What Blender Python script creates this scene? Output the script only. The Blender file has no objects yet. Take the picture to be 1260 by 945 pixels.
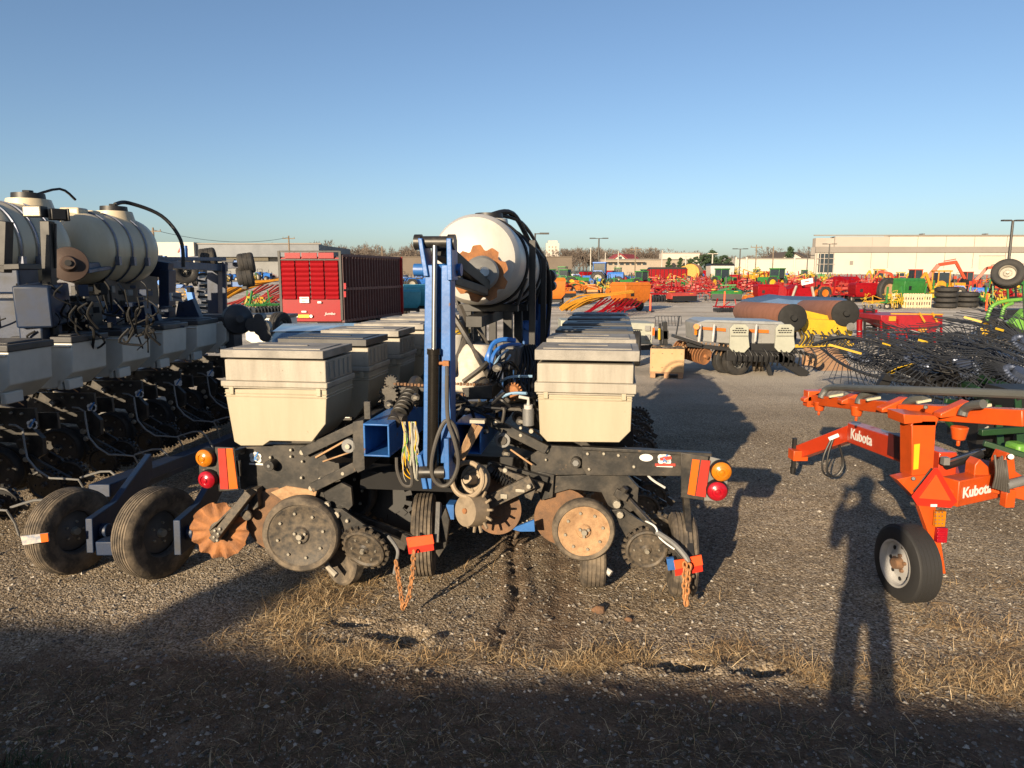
import bpy, bmesh, math, random
from mathutils import Vector, Matrix, noise
R = math.radians
rnd = random.Random(11)
scene = bpy.context.scene
COL = scene.collection

# ---------------------------------------------------------------- camera
CAM_H = 2.08
PITCH = R(8.87)
F = 875.0
cam_d = bpy.data.cameras.new('camera'); cam = bpy.data.objects.new('camera', cam_d); COL.objects.link(cam)
cam.location = (0, 0, CAM_H); cam.rotation_euler = (R(90) - PITCH, 0, 0)
cam_d.sensor_width = 36; cam_d.lens = F / 1260 * 36; cam_d.clip_end = 3000; cam_d.clip_start = 0.02
scene.camera = cam
# ---------------------------------------------------------------- sky, sun, exposure
SUN_EL, SUN_AZ = R(15.8), R(26.5)          # the sun stands behind the camera, a little to the left
w = bpy.data.worlds.new('World'); scene.world = w; w.use_nodes = True
nt = w.node_tree; bg = nt.nodes['Background']
sky = nt.nodes.new('ShaderNodeTexSky'); sky.sky_type = 'NISHITA'; sky.sun_disc = False
sky.sun_elevation = SUN_EL; sky.sun_rotation = R(180) + SUN_AZ
sky.air_density = 0.85; sky.dust_density = 1.15; sky.ozone_density = 2.5
nt.links.new(sky.outputs[0], bg.inputs[0]); bg.inputs[1].default_value = 0.069
sd = bpy.data.lights.new('sun', 'SUN'); sd.energy = 5.0; sd.angle = R(0.5); sd.color = (1.0, 0.80, 0.55)
sun = bpy.data.objects.new('sun', sd); COL.objects.link(sun)
ldir = Vector((math.sin(SUN_AZ) * math.cos(SUN_EL), math.cos(SUN_AZ) * math.cos(SUN_EL), -math.sin(SUN_EL)))
sun.rotation_euler = ldir.to_track_quat('-Z', 'Y').to_euler(); sun.location = (-10, -20, 12)
vs = scene.view_settings; vs.view_transform = 'Standard'; vs.look = 'None'; vs.gamma = 1; vs.exposure = 1.1
scene.display_settings.display_device = 'sRGB'
scene.render.engine = 'CYCLES'
scene.cycles.max_bounces = 5; scene.cycles.diffuse_bounces = 2; scene.cycles.glossy_bounces = 2
scene.cycles.use_denoising = True

# ---------------------------------------------------------------- surveying: photo pixel -> point
SP, CP = math.sin(PITCH), math.cos(PITCH)
def ray(u, v):
    x = (u - 630.0) / F; y = (472.5 - v) / F
    return Vector((x, CP + y * SP, -SP + y * CP))
def at(u, v, Y):
    d = ray(u, v); t = Y / d.y
    return Vector((d.x * t, Y, CAM_H + d.z * t))
def gz(x, y):                                # height of the yard
    z = 0.0
    if y > 40: z += 0.012 * (min(y, 260) - 40)
    if y < 2.8: z += 0.52 * min(1.0, (2.8 - y) / 2.3) ** 1.6
    return z
def on_ground(u, v):
    d = ray(u, v); t = 1.0
    lo, hi = 0.5, 900.0
    for _ in range(60):
        m = (lo + hi) / 2; p = Vector((0, 0, CAM_H)) + d * m
        if p.z > gz(p.x, p.y): lo = m
        else: hi = m
    p = Vector((0, 0, CAM_H)) + d * lo
    return Vector((p.x, p.y, gz(p.x, p.y)))
def mpp(Y): return Y / (F * CP)               # metres per photo pixel at distance Y

# ---------------------------------------------------------------- mesh building
class MB:
    def __init__(s): s.v = []; s.f = []; s.m = []; s.mi = 0
    def add(s, verts, faces):
        o = len(s.v); s.v.extend([Vector(q) for q in verts])
        for f in faces: s.f.append([i + o for i in f]); s.m.append(s.mi)
        return s
    def mat(s, i): s.mi = i; return s
    def box(s, c, d, rot=None):
        c = Vector(c); hx, hy, hz = d[0] / 2, d[1] / 2, d[2] / 2
        vs_ = [Vector((x, y, z)) for x in (-hx, hx) for y in (-hy, hy) for z in (-hz, hz)]
        if rot is not None: vs_ = [rot @ q for q in vs_]
        return s.add([c + q for q in vs_], [(0, 1, 3, 2), (4, 6, 7, 5), (0, 4, 5, 1), (2, 3, 7, 6), (0, 2, 6, 4), (1, 5, 7, 3)])
    def bar(s, a, b, w_, h_, up=(0, 0, 1), w2=None, h2=None):
        a = Vector(a); b = Vector(b); d = (b - a).normalized(); up = Vector(up)
        if abs(d.dot(up)) > 0.97: up = Vector((0, 1, 0)) if abs(d.y) < 0.9 else Vector((1, 0, 0))
        sx = d.cross(up).normalized(); uz = sx.cross(d)
        w2 = w_ if w2 is None else w2; h2 = h_ if h2 is None else h2
        q = []
        for p, ww, hh in ((a, w_, h_), (b, w2, h2)):
            for i, j in ((-1, -1), (1, -1), (1, 1), (-1, 1)): q.append(p + sx * ww / 2 * i + uz * hh / 2 * j)
        return s.add(q, [(0, 1, 2, 3), (7, 6, 5, 4), (0, 4, 5, 1), (1, 5, 6, 2), (2, 6, 7, 3), (3, 7, 4, 0)])
    def frame(s, d):
        d = Vector(d).normalized(); u = Vector((0, 0, 1)) if abs(d.z) < 0.9 else Vector((1, 0, 0))
        x = u.cross(d).normalized(); return x, d.cross(x), d
    def lathe(s, prof, o, axis, n=24, cap=True):
        """prof: list of (radius, distance along axis)."""
        o = Vector(o); x, y, d = s.frame(axis); q = []; f = []
        for r_, t in prof:
            for k in range(n):
                a = 2 * math.pi * k / n
                q.append(o + d * t + (x * math.cos(a) + y * math.sin(a)) * max(r_, 1e-4))
        for i in range(len(prof) - 1):
            for k in range(n):
                f.append((i * n + k, i * n + (k + 1) % n, (i + 1) * n + (k + 1) % n, (i + 1) * n + k))
        if cap and prof[0][0] > 1e-3: f.append(tuple(range(n - 1, -1, -1)))
        if cap and prof[-1][0] > 1e-3: f.append(tuple((len(prof) - 1) * n + k for k in range(n)))
        return s.add(q, f)
    def cyl(s, a, b, r, r2=None, n=14):
        a = Vector(a); b = Vector(b); L = (b - a).length
        return s.lathe([(r, 0), (r if r2 is None else r2, L)], a, b - a, n)
    def tube(s, pts, r, n=8, smooth=0, closed=False):
        pts = [Vector(p) for p in pts]
        if smooth:
            out = []; N = len(pts)
            for i in range(N if closed else N - 1):
                p0 = pts[i - 1] if (i or closed) else pts[0]; p1 = pts[i]; p2 = pts[(i + 1) % N]; p3 = pts[(i + 2) % N] if (closed or i + 2 < N) else pts[-1]
                for k in range(smooth):
                    t = k / smooth
                    out.append(0.5 * ((2 * p1) + (p2 - p0) * t + (2 * p0 - 5 * p1 + 4 * p2 - p3) * t * t + (3 * p1 - p0 - 3 * p2 + p3) * t ** 3))
            if not closed: out.append(pts[-1])
            pts = out
        q = []; f = []; N = len(pts); px = None
        for i, p in enumerate(pts):
            a = pts[i - 1] if (i or closed) else p; b = pts[(i + 1) % N] if (closed or i + 1 < N) else p
            d = (b - a); d = d.normalized() if d.length > 1e-9 else Vector((0, 0, 1))
            if px is None: px, _, _ = s.frame(d)
            px = (px - d * px.dot(d)); px = px.normalized() if px.length > 1e-6 else s.frame(d)[0]
            py = d.cross(px)
            rr = r[i] if isinstance(r, (list, tuple)) else r
            for k in range(n):
                a_ = 2 * math.pi * k / n; q.append(p + (px * math.cos(a_) + py * math.sin(a_)) * rr)
        for i in range(N if closed else N - 1):
            j = (i + 1) % N
            for k in range(n): f.append((i * n + k, i * n + (k + 1) % n, j * n + (k + 1) % n, j * n + k))
        if not closed: f.append(tuple(range(n - 1, -1, -1))); f.append(tuple((N - 1) * n + k for k in range(n)))
        return s.add(q, f)
    def prism(s, pts, ext):
        pts = [Vector(p) for p in pts]; ext = Vector(ext); n = len(pts)
        return s.add(pts + [p + ext for p in pts],
                     [tuple(range(n)), tuple(range(2 * n - 1, n - 1, -1))] + [(i, n + i, n + (i + 1) % n, (i + 1) % n) for i in range(n)])
    def loft(s, rings):
        n = len(rings[0]); q = []; f = []
        for r_ in rings: q.extend(Vector(p) for p in r_)
        for i in range(len(rings) - 1):
            for k in range(n): f.append((i * n + k, i * n + (k + 1) % n, (i + 1) * n + (k + 1) % n, (i + 1) * n + k))
        f.append(tuple(range(n - 1, -1, -1))); f.append(tuple((len(rings) - 1) * n + k for k in range(n)))
        return s.add(q, f)
    def star(s, c, axis, r0, r1, teeth, th, duty=0.5, tip=None, phase=0.0):
        """a toothed plate: radius r0 between the teeth, r1 at the tips."""
        c = Vector(c); x, y, d = s.frame(axis); p = []
        for k in range(teeth):
            for a, r_ in ((0, r0), (0.5 - duty / 2, r0), (0.5 - duty / 4 if tip else 0.5 - duty / 2 + 0.01, r1), (0.5 + duty / 4 if tip else 0.5 + duty / 2 - 0.01, r1), (0.5 + duty / 2, r0)):
                t = 2 * math.pi * (k + a) / teeth + phase
                p.append(c + (x * math.cos(t) + y * math.sin(t)) * r_)
        return s.prism(p, d * th)
    def ball(s, c, rad, n=12, m=8):
        c = Vector(c); rx, ry, rz = rad if hasattr(rad, '__len__') else (rad,) * 3; q = []; f = []
        for i in range(m + 1):
            a = math.pi * i / m
            for k in range(n):
                b = 2 * math.pi * k / n; q.append(c + Vector((rx * math.sin(a) * math.cos(b), ry * math.sin(a) * math.sin(b), rz * math.cos(a))))
        for i in range(m):
            for k in range(n): f.append((i * n + k, (i + 1) * n + k, (i + 1) * n + (k + 1) % n, i * n + (k + 1) % n))
        return s.add(q, f)
    def build(s, name, mats, parent=None, bevel=0.0, ang=35, flip=True):
        me = bpy.data.meshes.new(name); me.from_pydata([tuple(q) for q in s.v], [], s.f)
        if not isinstance(mats, (list, tuple)): mats = [mats]
        for m_ in mats: me.materials.append(m_)
        if len(mats) > 1: me.polygons.foreach_set('material_index', s.m)
        if flip:
            bm = bmesh.new(); bm.from_mesh(me); bmesh.ops.recalc_face_normals(bm, faces=bm.faces); bm.to_mesh(me); bm.free()
        me.shade_smooth(); me.set_sharp_from_angle(angle=R(ang)); me.update()
        o = bpy.data.objects.new(name, me); COL.objects.link(o)
        if parent is not None: o.parent = parent
        if bevel:
            b = o.modifiers.new('bevel', 'BEVEL'); b.width = bevel; b.segments = 2; b.limit_method = 'ANGLE'; b.angle_limit = R(40)
        return o
def tag(o, label=None, cat=None, group=None, kind=None):
    if label: o['label'] = label
    if cat: o['category'] = cat
    if group: o['group'] = group
    if kind: o['kind'] = kind
    return o
class WB(MB):
    """shapes given in world points, stored relative to the thing they belong to."""
    def __init__(s, root): MB.__init__(s); s.root = root
    def build(s, name, mats, parent=None, **k):
        o_ = s.root.location; s.v = [q - o_ for q in s.v]
        return MB.build(s, name, mats, parent or s.root, **k)
def thing(name, label, cat, loc=(0, 0, 0), rz=0.0, group=None, scale=1.0):
    o = bpy.data.objects.new(name, None); COL.objects.link(o); o.empty_display_size = 0.1
    o.location = loc; o.rotation_euler = (0, 0, rz); o.scale = (scale,) * 3
    return tag(o, label, cat, group)
def kids(o): return [c for c in o.children]
def copy_tree(o, parent=None):
    c = o.copy(); COL.objects.link(c)
    if parent is not None: c.parent = parent; c.matrix_parent_inverse = o.matrix_parent_inverse.copy()
    for ch in kids(o): copy_tree(ch, c)
    return c
def text_mesh(body, size, name, m_, parent, loc, rot, depth=0.002, shear=0.0, bold=0.0, align='CENTER', sx=1.0):
    cu = bpy.data.curves.new(name, 'FONT'); cu.body = body; cu.size = size; cu.extrude = depth; cu.shear = shear; cu.offset = bold
    cu.align_x = align; cu.align_y = 'CENTER'; cu.resolution_u = 3
    t = bpy.data.objects.new(name, cu); COL.objects.link(t)
    dg = bpy.context.evaluated_depsgraph_get(); dg.update()
    me = bpy.data.meshes.new_from_object(t.evaluated_get(dg)); bpy.data.objects.remove(t); bpy.data.curves.remove(cu)
    me.materials.clear(); me.materials.append(m_)
    o = bpy.data.objects.new(name, me); COL.objects.link(o); o.parent = parent
    mw = rot.to_4x4(); mw.translation = Vector(loc); o.matrix_local = mw @ Matrix.Diagonal((sx, 1, 1, 1))
    return o

# ---------------------------------------------------------------- materials
MATS = {}
ALB = 0.73            # all paints measured once against the sunlit photo, then set for the exposure above
def srgb(h):
    c = [int(h[i:i + 2], 16) / 255 for i in (0, 2, 4)]
    return tuple((x / 12.92 if x <= 0.04045 else ((x + 0.055) / 1.055) ** 2.4) for x in c)
def mk(name, col, rough=0.5, metal=0.0, var=0.25, scale=6.0, col2=None, thr=(0.45, 0.7), bump=0.0, coat=0.0, bscale=None, spec=0.5, streak=False, chips=None):
    """painted or bare surface: two colours broken up by noise, uneven gloss, slight bump."""
    col = tuple(x * ALB for x in col); col2 = tuple(x * ALB for x in col2) if col2 else None
    m = bpy.data.materials.new(name); m.use_nodes = True; n = m.node_tree; b = n.nodes['Principled BSDF']
    b.inputs['Metallic'].default_value = metal; b.inputs['Coat Weight'].default_value = coat; b.inputs['Specular IOR Level'].default_value = spec
    tc = n.nodes.new('ShaderNodeTexCoord')
    nz = n.nodes.new('ShaderNodeTexNoise'); nz.inputs['Scale'].default_value = scale; nz.inputs['Detail'].default_value = 8; nz.inputs['Roughness'].default_value = 0.65
    if streak:
        mp = n.nodes.new('ShaderNodeMapping'); mp.inputs['Scale'].default_value = (1.6, 1.6, 0.22); n.links.new(tc.outputs['Object'], mp.inputs[0]); n.links.new(mp.outputs[0], nz.inputs['Vector'])
    else: n.links.new(tc.outputs['Object'], nz.inputs['Vector'])
    rp = n.nodes.new('ShaderNodeValToRGB')
    c2 = col2 if col2 else tuple(x * (1 - var) for x in col)
    rp.color_ramp.elements[0].position, rp.color_ramp.elements[1].position = thr
    rp.color_ramp.elements[0].color = (*col, 1); rp.color_ramp.elements[1].color = (*c2, 1)
    n.links.new(nz.outputs['Fac'], rp.inputs[0]); out = rp.outputs[0]
    if chips:
        n3 = n.nodes.new('ShaderNodeTexNoise'); n3.inputs['Scale'].default_value = chips[2]; n3.inputs['Detail'].default_value = 10; n3.inputs['Roughness'].default_value = 0.75; n.links.new(tc.outputs['Object'], n3.inputs['Vector'])
        mr3 = n.nodes.new('ShaderNodeMapRange'); mr3.inputs['From Min'].default_value = chips[1]; mr3.inputs['From Max'].default_value = chips[1] + 0.03; n.links.new(n3.outputs['Fac'], mr3.inputs[0])
        mx = n.nodes.new('ShaderNodeMix'); mx.data_type = 'RGBA'; n.links.new(mr3.outputs[0], mx.inputs['Factor']); n.links.new(out, mx.inputs['A']); mx.inputs['B'].default_value = (*[x * ALB for x in chips[0]], 1); out = mx.outputs['Result']
    n.links.new(out, b.inputs['Base Color'])
    mr = n.nodes.new('ShaderNodeMapRange'); mr.inputs['To Min'].default_value = max(0.02, rough - 0.12); mr.inputs['To Max'].default_value = min(1, rough + 0.15)
    n.links.new(nz.outputs['Fac'], mr.inputs[0]); n.links.new(mr.outputs[0], b.inputs['Roughness'])
    if bump:
        n2 = n.nodes.new('ShaderNodeTexNoise'); n2.inputs['Scale'].default_value = bscale or scale * 6; n2.inputs['Detail'].default_value = 4
        n.links.new(tc.outputs['Object'], n2.inputs['Vector'])
        bp = n.nodes.new('ShaderNodeBump'); bp.inputs['Strength'].default_value = bump; bp.inputs['Distance'].default_value = 0.01
        n.links.new(n2.outputs['Fac'], bp.inputs['Height']); n.links.new(bp.outputs[0], b.inputs['Normal'])
    MATS[name] = m
    return m
blue = mk('blue_paint', (0.030, 0.155, 0.47), 0.42, var=0.4, scale=5, col2=(0.016, 0.085, 0.28), thr=(0.4, 0.75), bump=0.12, chips=((.16, .075, .035), .625, 7))
blue_shade = mk('shaded_blue_paint', (0.006, 0.023, 0.070), 0.5, var=0.4, scale=5, col2=(0.012, 0.018, 0.032), bump=0.06)  # the same planter blue with the shade put into its colour
blue_br = mk('bright_blue_paint', (0.02, 0.22, 0.72), 0.4, var=0.3)
black = mk('black_paint', (0.017, 0.0165, 0.016), 0.45, scale=7, col2=(0.095, 0.078, 0.058), thr=(0.44, 0.78), bump=0.08, chips=((.15, .10, .06), .63, 12))
black_dusty = mk('dusty_black_iron', (0.028, 0.026, 0.024), 0.6, scale=26, col2=(0.20, 0.155, 0.105), thr=(0.36, 0.80), bump=0.15)
black_cl = mk('clean_black', (0.011, 0.011, 0.012), 0.5, var=0.3)
rubber = mk('rubber', (0.016, 0.016, 0.017), 0.75, scale=8, col2=(0.055, 0.048, 0.04), thr=(0.4, 0.8), bump=0.1)
rubber_dusty = mk('dusty_rubber', (0.065, 0.054, 0.043), 0.85, scale=10, col2=(0.22, 0.175, 0.125), thr=(0.4, 0.65), bump=0.2)
steel = mk('steel', (0.42, 0.42, 0.42), 0.3, metal=0.9, var=0.3)
bolt = mk('bolt_zinc', (0.50, 0.46, 0.38), 0.45, metal=0.55, var=0.3)
galv = mk('grey_metal', (0.22, 0.22, 0.215), 0.5, metal=0.2, var=0.3)
grey_hose = mk('grey_hose', (0.075, 0.068, 0.06), 0.6, var=0.3)
rust = mk('rust', (0.42, 0.17, 0.055), 0.85, scale=14, col2=(0.21, 0.10, 0.05), thr=(0.35, 0.7), bump=0.3)
rust_dk = mk('earthy_rust', (0.24, 0.125, 0.06), 0.9, scale=14, col2=(0.12, 0.075, 0.05), thr=(0.35, 0.7), bump=0.35)
rust_tan = mk('tan_rusted_disc', (0.46, 0.285, 0.15), 0.8, scale=18, col2=(0.25, 0.14, 0.07), thr=(0.40, 0.72), bump=0.2)
rust_roll = mk('brown_roller_steel', (0.30, 0.125, 0.070), 0.7, scale=3, col2=(0.23, 0.092, 0.05), bump=0.05)
cream = mk('cream_plastic', (0.46, 0.405, 0.295), 0.5, scale=3.5, col2=(0.385, 0.335, 0.235), thr=(0.35, 0.7), bump=0.06, bscale=60, streak=True, chips=((.24, .19, .12), .66, 14))
cream_dusty = mk('dusty_cream_plastic', (0.44, 0.405, 0.335), 0.65, scale=6, col2=(0.31, 0.28, 0.23), thr=(0.35, 0.68), bump=0.15, bscale=90, streak=True, chips=((.22, .18, .13), .64, 18))
lidgrey = mk('grey_lid_plastic', (0.33, 0.31, 0.275), 0.6, scale=6, col2=(0.20, 0.185, 0.165), thr=(0.4, 0.7), bump=0.12, bscale=90)
lid_dk = mk('dark_lid_plastic', (0.055, 0.055, 0.058), 0.45, var=0.4)
white_h = mk('white_hopper_plastic', (0.72, 0.72, 0.66), 0.45, scale=3, col2=(0.60, 0.60, 0.54))
tankw = mk('white_tank', (0.56, 0.54, 0.50), 0.38, scale=2.5, col2=(0.46, 0.43, 0.37), thr=(0.5, 0.75), bump=0.03, streak=True)
tank_cream = mk('cream_tank', (0.72, 0.62, 0.44), 0.38, scale=1.8, col2=(0.56, 0.46, 0.30), thr=(0.42, 0.72), streak=True)
kor = mk('orange_paint', (0.62, 0.085, 0.010), 0.38, var=0.28, scale=4, coat=0.2, bump=0.08, chips=((.30, .10, .03), .66, 9))
korange2 = mk('red_orange_paint', (0.55, 0.048, 0.012), 0.38, var=0.15, coat=0.3)
smv_o = mk('fluorescent_orange', (0.95, 0.085, 0.012), 0.45, var=0.06)
smv_r = mk('reflective_red_band', (0.62, 0.028, 0.012), 0.35, var=0.15)
refl_o = mk('orange_reflector', (0.78, 0.13, 0.006), 0.35, var=0.08)
refl_r = mk('red_reflector', (0.50, 0.035, 0.022), 0.35, var=0.15)
refl_y = mk('yellow_reflector', (0.90, 0.50, 0.02), 0.35, var=0.1)
lens_a = mk('amber_lens', (0.62, 0.20, 0.01), 0.25, var=0.3, coat=0.3, scale=40)
lens_r = mk('red_lens', (0.42, 0.008, 0.02), 0.25, var=0.3, coat=0.3, scale=40)
clear = mk('clear_lens', (0.72, 0.66, 0.50), 0.15, var=0.2, coat=0.8, scale=50)
whitep = mk('white_paint', (0.55, 0.54, 0.52), 0.4, var=0.15)
white_d = mk('white_decal', (0.80, 0.79, 0.76), 0.5, var=0.1, scale=30)
blue_d = mk('blue_decal', (0.06, 0.22, 0.55), 0.5, var=0.2, scale=30)
red_d = mk('red_decal', (0.70, 0.05, 0.03), 0.5, var=0.2, scale=30)
cwhite = mk('sack_white', (0.62, 0.56, 0.47), 0.8, scale=9, col2=(0.40, 0.35, 0.28), bump=0.4, bscale=16)
redp = mk('red_paint', (0.29, 0.004, 0.009), 0.45, var=0.35, scale=5, spec=0.2)
red_dkp = mk('dark_red_paint', (0.30, 0.012, 0.016), 0.4, var=0.3, scale=4)
red_or = mk('orange_red_paint', (0.52, 0.06, 0.016), 0.42, var=0.3, scale=4)
pink_red = mk('faded_red_paint', (0.42, 0.055, 0.042), 0.5, var=0.25, scale=4)
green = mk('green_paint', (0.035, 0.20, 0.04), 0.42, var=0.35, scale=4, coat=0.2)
ltgreen = mk('light_green_paint', (0.14, 0.36, 0.05), 0.42, var=0.3, scale=4)
yellow = mk('yellow_paint', (0.60, 0.38, 0.02), 0.42, var=0.2, scale=4, coat=0.2)
yel_or = mk('yellow_orange_paint', (0.60, 0.27, 0.02), 0.42, var=0.25, scale=4)
orangep = mk('orange_machine_paint', (0.58, 0.16, 0.016), 0.42, var=0.25, scale=4)
tblue = mk('tractor_blue_paint', (0.03, 0.16, 0.55), 0.4, var=0.3, scale=4)
cyan = mk('turquoise_paint', (0.08, 0.40, 0.52), 0.4, var=0.2, scale=4)
tarpb = mk('blue_grey_tarp', (0.07, 0.135, 0.26), 0.6, var=0.2, scale=3, bump=0.2, bscale=8)
tine = mk('dark_tine_steel', (0.045, 0.05, 0.06), 0.4, metal=0.3, var=0.4)
drill_grey = mk('grey_drill_paint', (0.28, 0.28, 0.27), 0.5, var=0.25, scale=5)
drill_pale = mk('pale_green_grey_panel', (0.40, 0.41, 0.34), 0.5, var=0.15, scale=5)
wood = mk('crate_plywood', (0.50, 0.33, 0.17), 0.75, scale=4, col2=(0.50, 0.30, 0.14), bump=0.1)
wood_dk = mk('weathered_pallet_wood', (0.42, 0.24, 0.13), 0.8, scale=8, col2=(0.30, 0.17, 0.09), bump=0.2)
wood_lt = mk('pale_crate_wood', (0.66, 0.52, 0.34), 0.8, scale=8, var=0.25)
glass = mk('dark_glass', (0.03, 0.045, 0.06), 0.08, var=0.2, spec=0.8)
glass_b = mk('windscreen', (0.05, 0.10, 0.18), 0.06, var=0.2, spec=0.9, coat=1.0)
bark = mk('bark', (0.14, 0.11, 0.085), 0.9, scale=5, var=0.35)
twig = mk('bare_twigs', (0.17, 0.135, 0.11), 0.9, scale=2, var=0.35)
needle = mk('evergreen_needles', (0.045, 0.085, 0.035), 0.9, scale=1.2, col2=(0.022, 0.05, 0.022))
skin_m = mk('skin', (0.55, 0.33, 0.24), 0.55, var=0.1)
jacket = mk('dark_jacket', (0.03, 0.035, 0.045), 0.85, var=0.3, bump=0.2)
jeans = mk('blue_jeans', (0.05, 0.07, 0.12), 0.9, var=0.3, bump=0.2)
hair_m = mk('brown_hair', (0.05, 0.03, 0.02), 0.7, var=0.3)

void_black = mk('deep_black', (0.004, 0.004, 0.004), 0.8, var=0.2)
hose_pale = mk('pale_wire', (0.42, 0.40, 0.33), 0.6, var=0.4, scale=30)
# ---------------------------------------------------------------- the ground: one sheet to the horizon
def axis_vals(lo, hi, step, far_lo, far_hi, grow=1.16):
    a = []; x = lo
    while x < hi: a.append(x); x += step
    s_ = step
    while a[-1] < far_hi: s_ = min(s_ * grow, 60); a.append(a[-1] + s_)
    s_ = step; pre = []; x = lo
    while x > far_lo: s_ = min(s_ * grow, 60); x -= s_; pre.append(x)
    return pre[::-1] + a
XS = axis_vals(-3.6, 4.2, 0.028, -900, 900); YS = axis_vals(2.3, 6.6, 0.028, -12, 1400)
rut = [on_ground(u, v) for u, v in ((628, 640), (631, 675), (634, 705), (637, 735), (628, 762), (616, 785), (606, 815))]
rut2 = [on_ground(u, v) for u, v in ((682, 650), (690, 700), (686, 750), (690, 790))]
def seg_d(p, poly):
    best = 9
    for a, b in zip(poly, poly[1:]):
        ax, ay = a.x, a.y; dx, dy = b.x - ax, b.y - ay
        t = max(0, min(1, ((p[0] - ax) * dx + (p[1] - ay) * dy) / (dx * dx + dy * dy)))
        best = min(best, math.hypot(p[0] - ax - t * dx, p[1] - ay - t * dy))
    return best
holes = [(on_ground(u, v), a, b, d) for u, v, a, b, d in ((398, 790, 0.13, 0.075, 0.11), (496, 786, 0.13, 0.095, 0.15), (838, 822, 0.17, 0.06, 0.10), (938, 830, 0.15, 0.05, 0.09), (432, 766, 0.14, 0.035, 0.06))]
def rough(x, y):
    z = 0.0; dirt = 0.0
    if not (-14 < x < 14 and 1.5 < y < 22): return z, dirt
    n1 = noise.noise((x * 0.7, y * 0.7, 3)); n2 = noise.noise((x * 3.1, y * 3.1, 9)); n3 = noise.noise((x * 11, y * 11, 1)); n4 = noise.noise((x * 30, y * 30, 5))
    z += 0.022 * n1 + 0.010 * n2 + 0.006 * n3 + 0.003 * n4
    if y < 8 and -4 < x < 5:
        d = seg_d((x, y), rut)
        wob = 0.02 * n3
        z -= 0.042 * max(0.25, min(1.0, 0.6 + 1.2 * n2)) * math.exp(-((d + wob + 0.02 * n2) / 0.020) ** 2); z += 0.018 * math.exp(-((d - 0.07) / 0.035) ** 2)
        d2 = seg_d((x, y), rut2); z -= 0.014 * math.exp(-((d2 + wob) / 0.05) ** 2)
        # soft earth pressed between the two ruts, and along the edge of the verge
        mid = math.exp(-(min(d, d2) / 0.20) ** 2)
        dirt = max(dirt, min(1, 0.8 * mid + 0.3 * n2 * mid))
        for c, a, b, dep in holes:
            q = ((x - c.x) / a) ** 2 + ((y - c.y) / b) ** 2
            q *= 1 + 0.5 * n3; z -= dep * math.exp(-q * q * q)
            if y < c.y: z += 0.22 * dep * math.exp(-((q - 2.2) / 0.9) ** 2)
    edge = 3.42 - 0.118 * x + 0.16 * n1 + 0.10 * n2
    k = max(0.0, min(1.0, (edge - y) / 0.35 + 0.5))
    dirt = max(dirt, k)
    z += k * (0.020 + 0.014 * n2 + 0.012 * n3 + 0.006 * n4)
    return z, dirt
verts, dv = [], []
for y in YS:
    for x in XS:
        z, d_ = rough(x, y); verts.append((x, y, gz(x, y) + z)); dv.append(d_)
nx = len(XS)
faces = [(j * nx + i, j * nx + i + 1, (j + 1) * nx + i + 1, (j + 1) * nx + i) for j in range(len(YS) - 1) for i in range(nx - 1)]
me = bpy.data.meshes.new('ground'); me.from_pydata(verts, [], faces)
at_ = me.attributes.new('dirt', 'FLOAT', 'POINT'); at_.data.foreach_set('value', dv)
me.shade_smooth()
ground = bpy.data.objects.new('ground', me); COL.objects.link(ground); tag(ground, 'grey brown gravel yard with ruts and bare earth', kind='structure')
def ground_z(x, y): return gz(x, y) + rough(x, y)[0]
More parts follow.
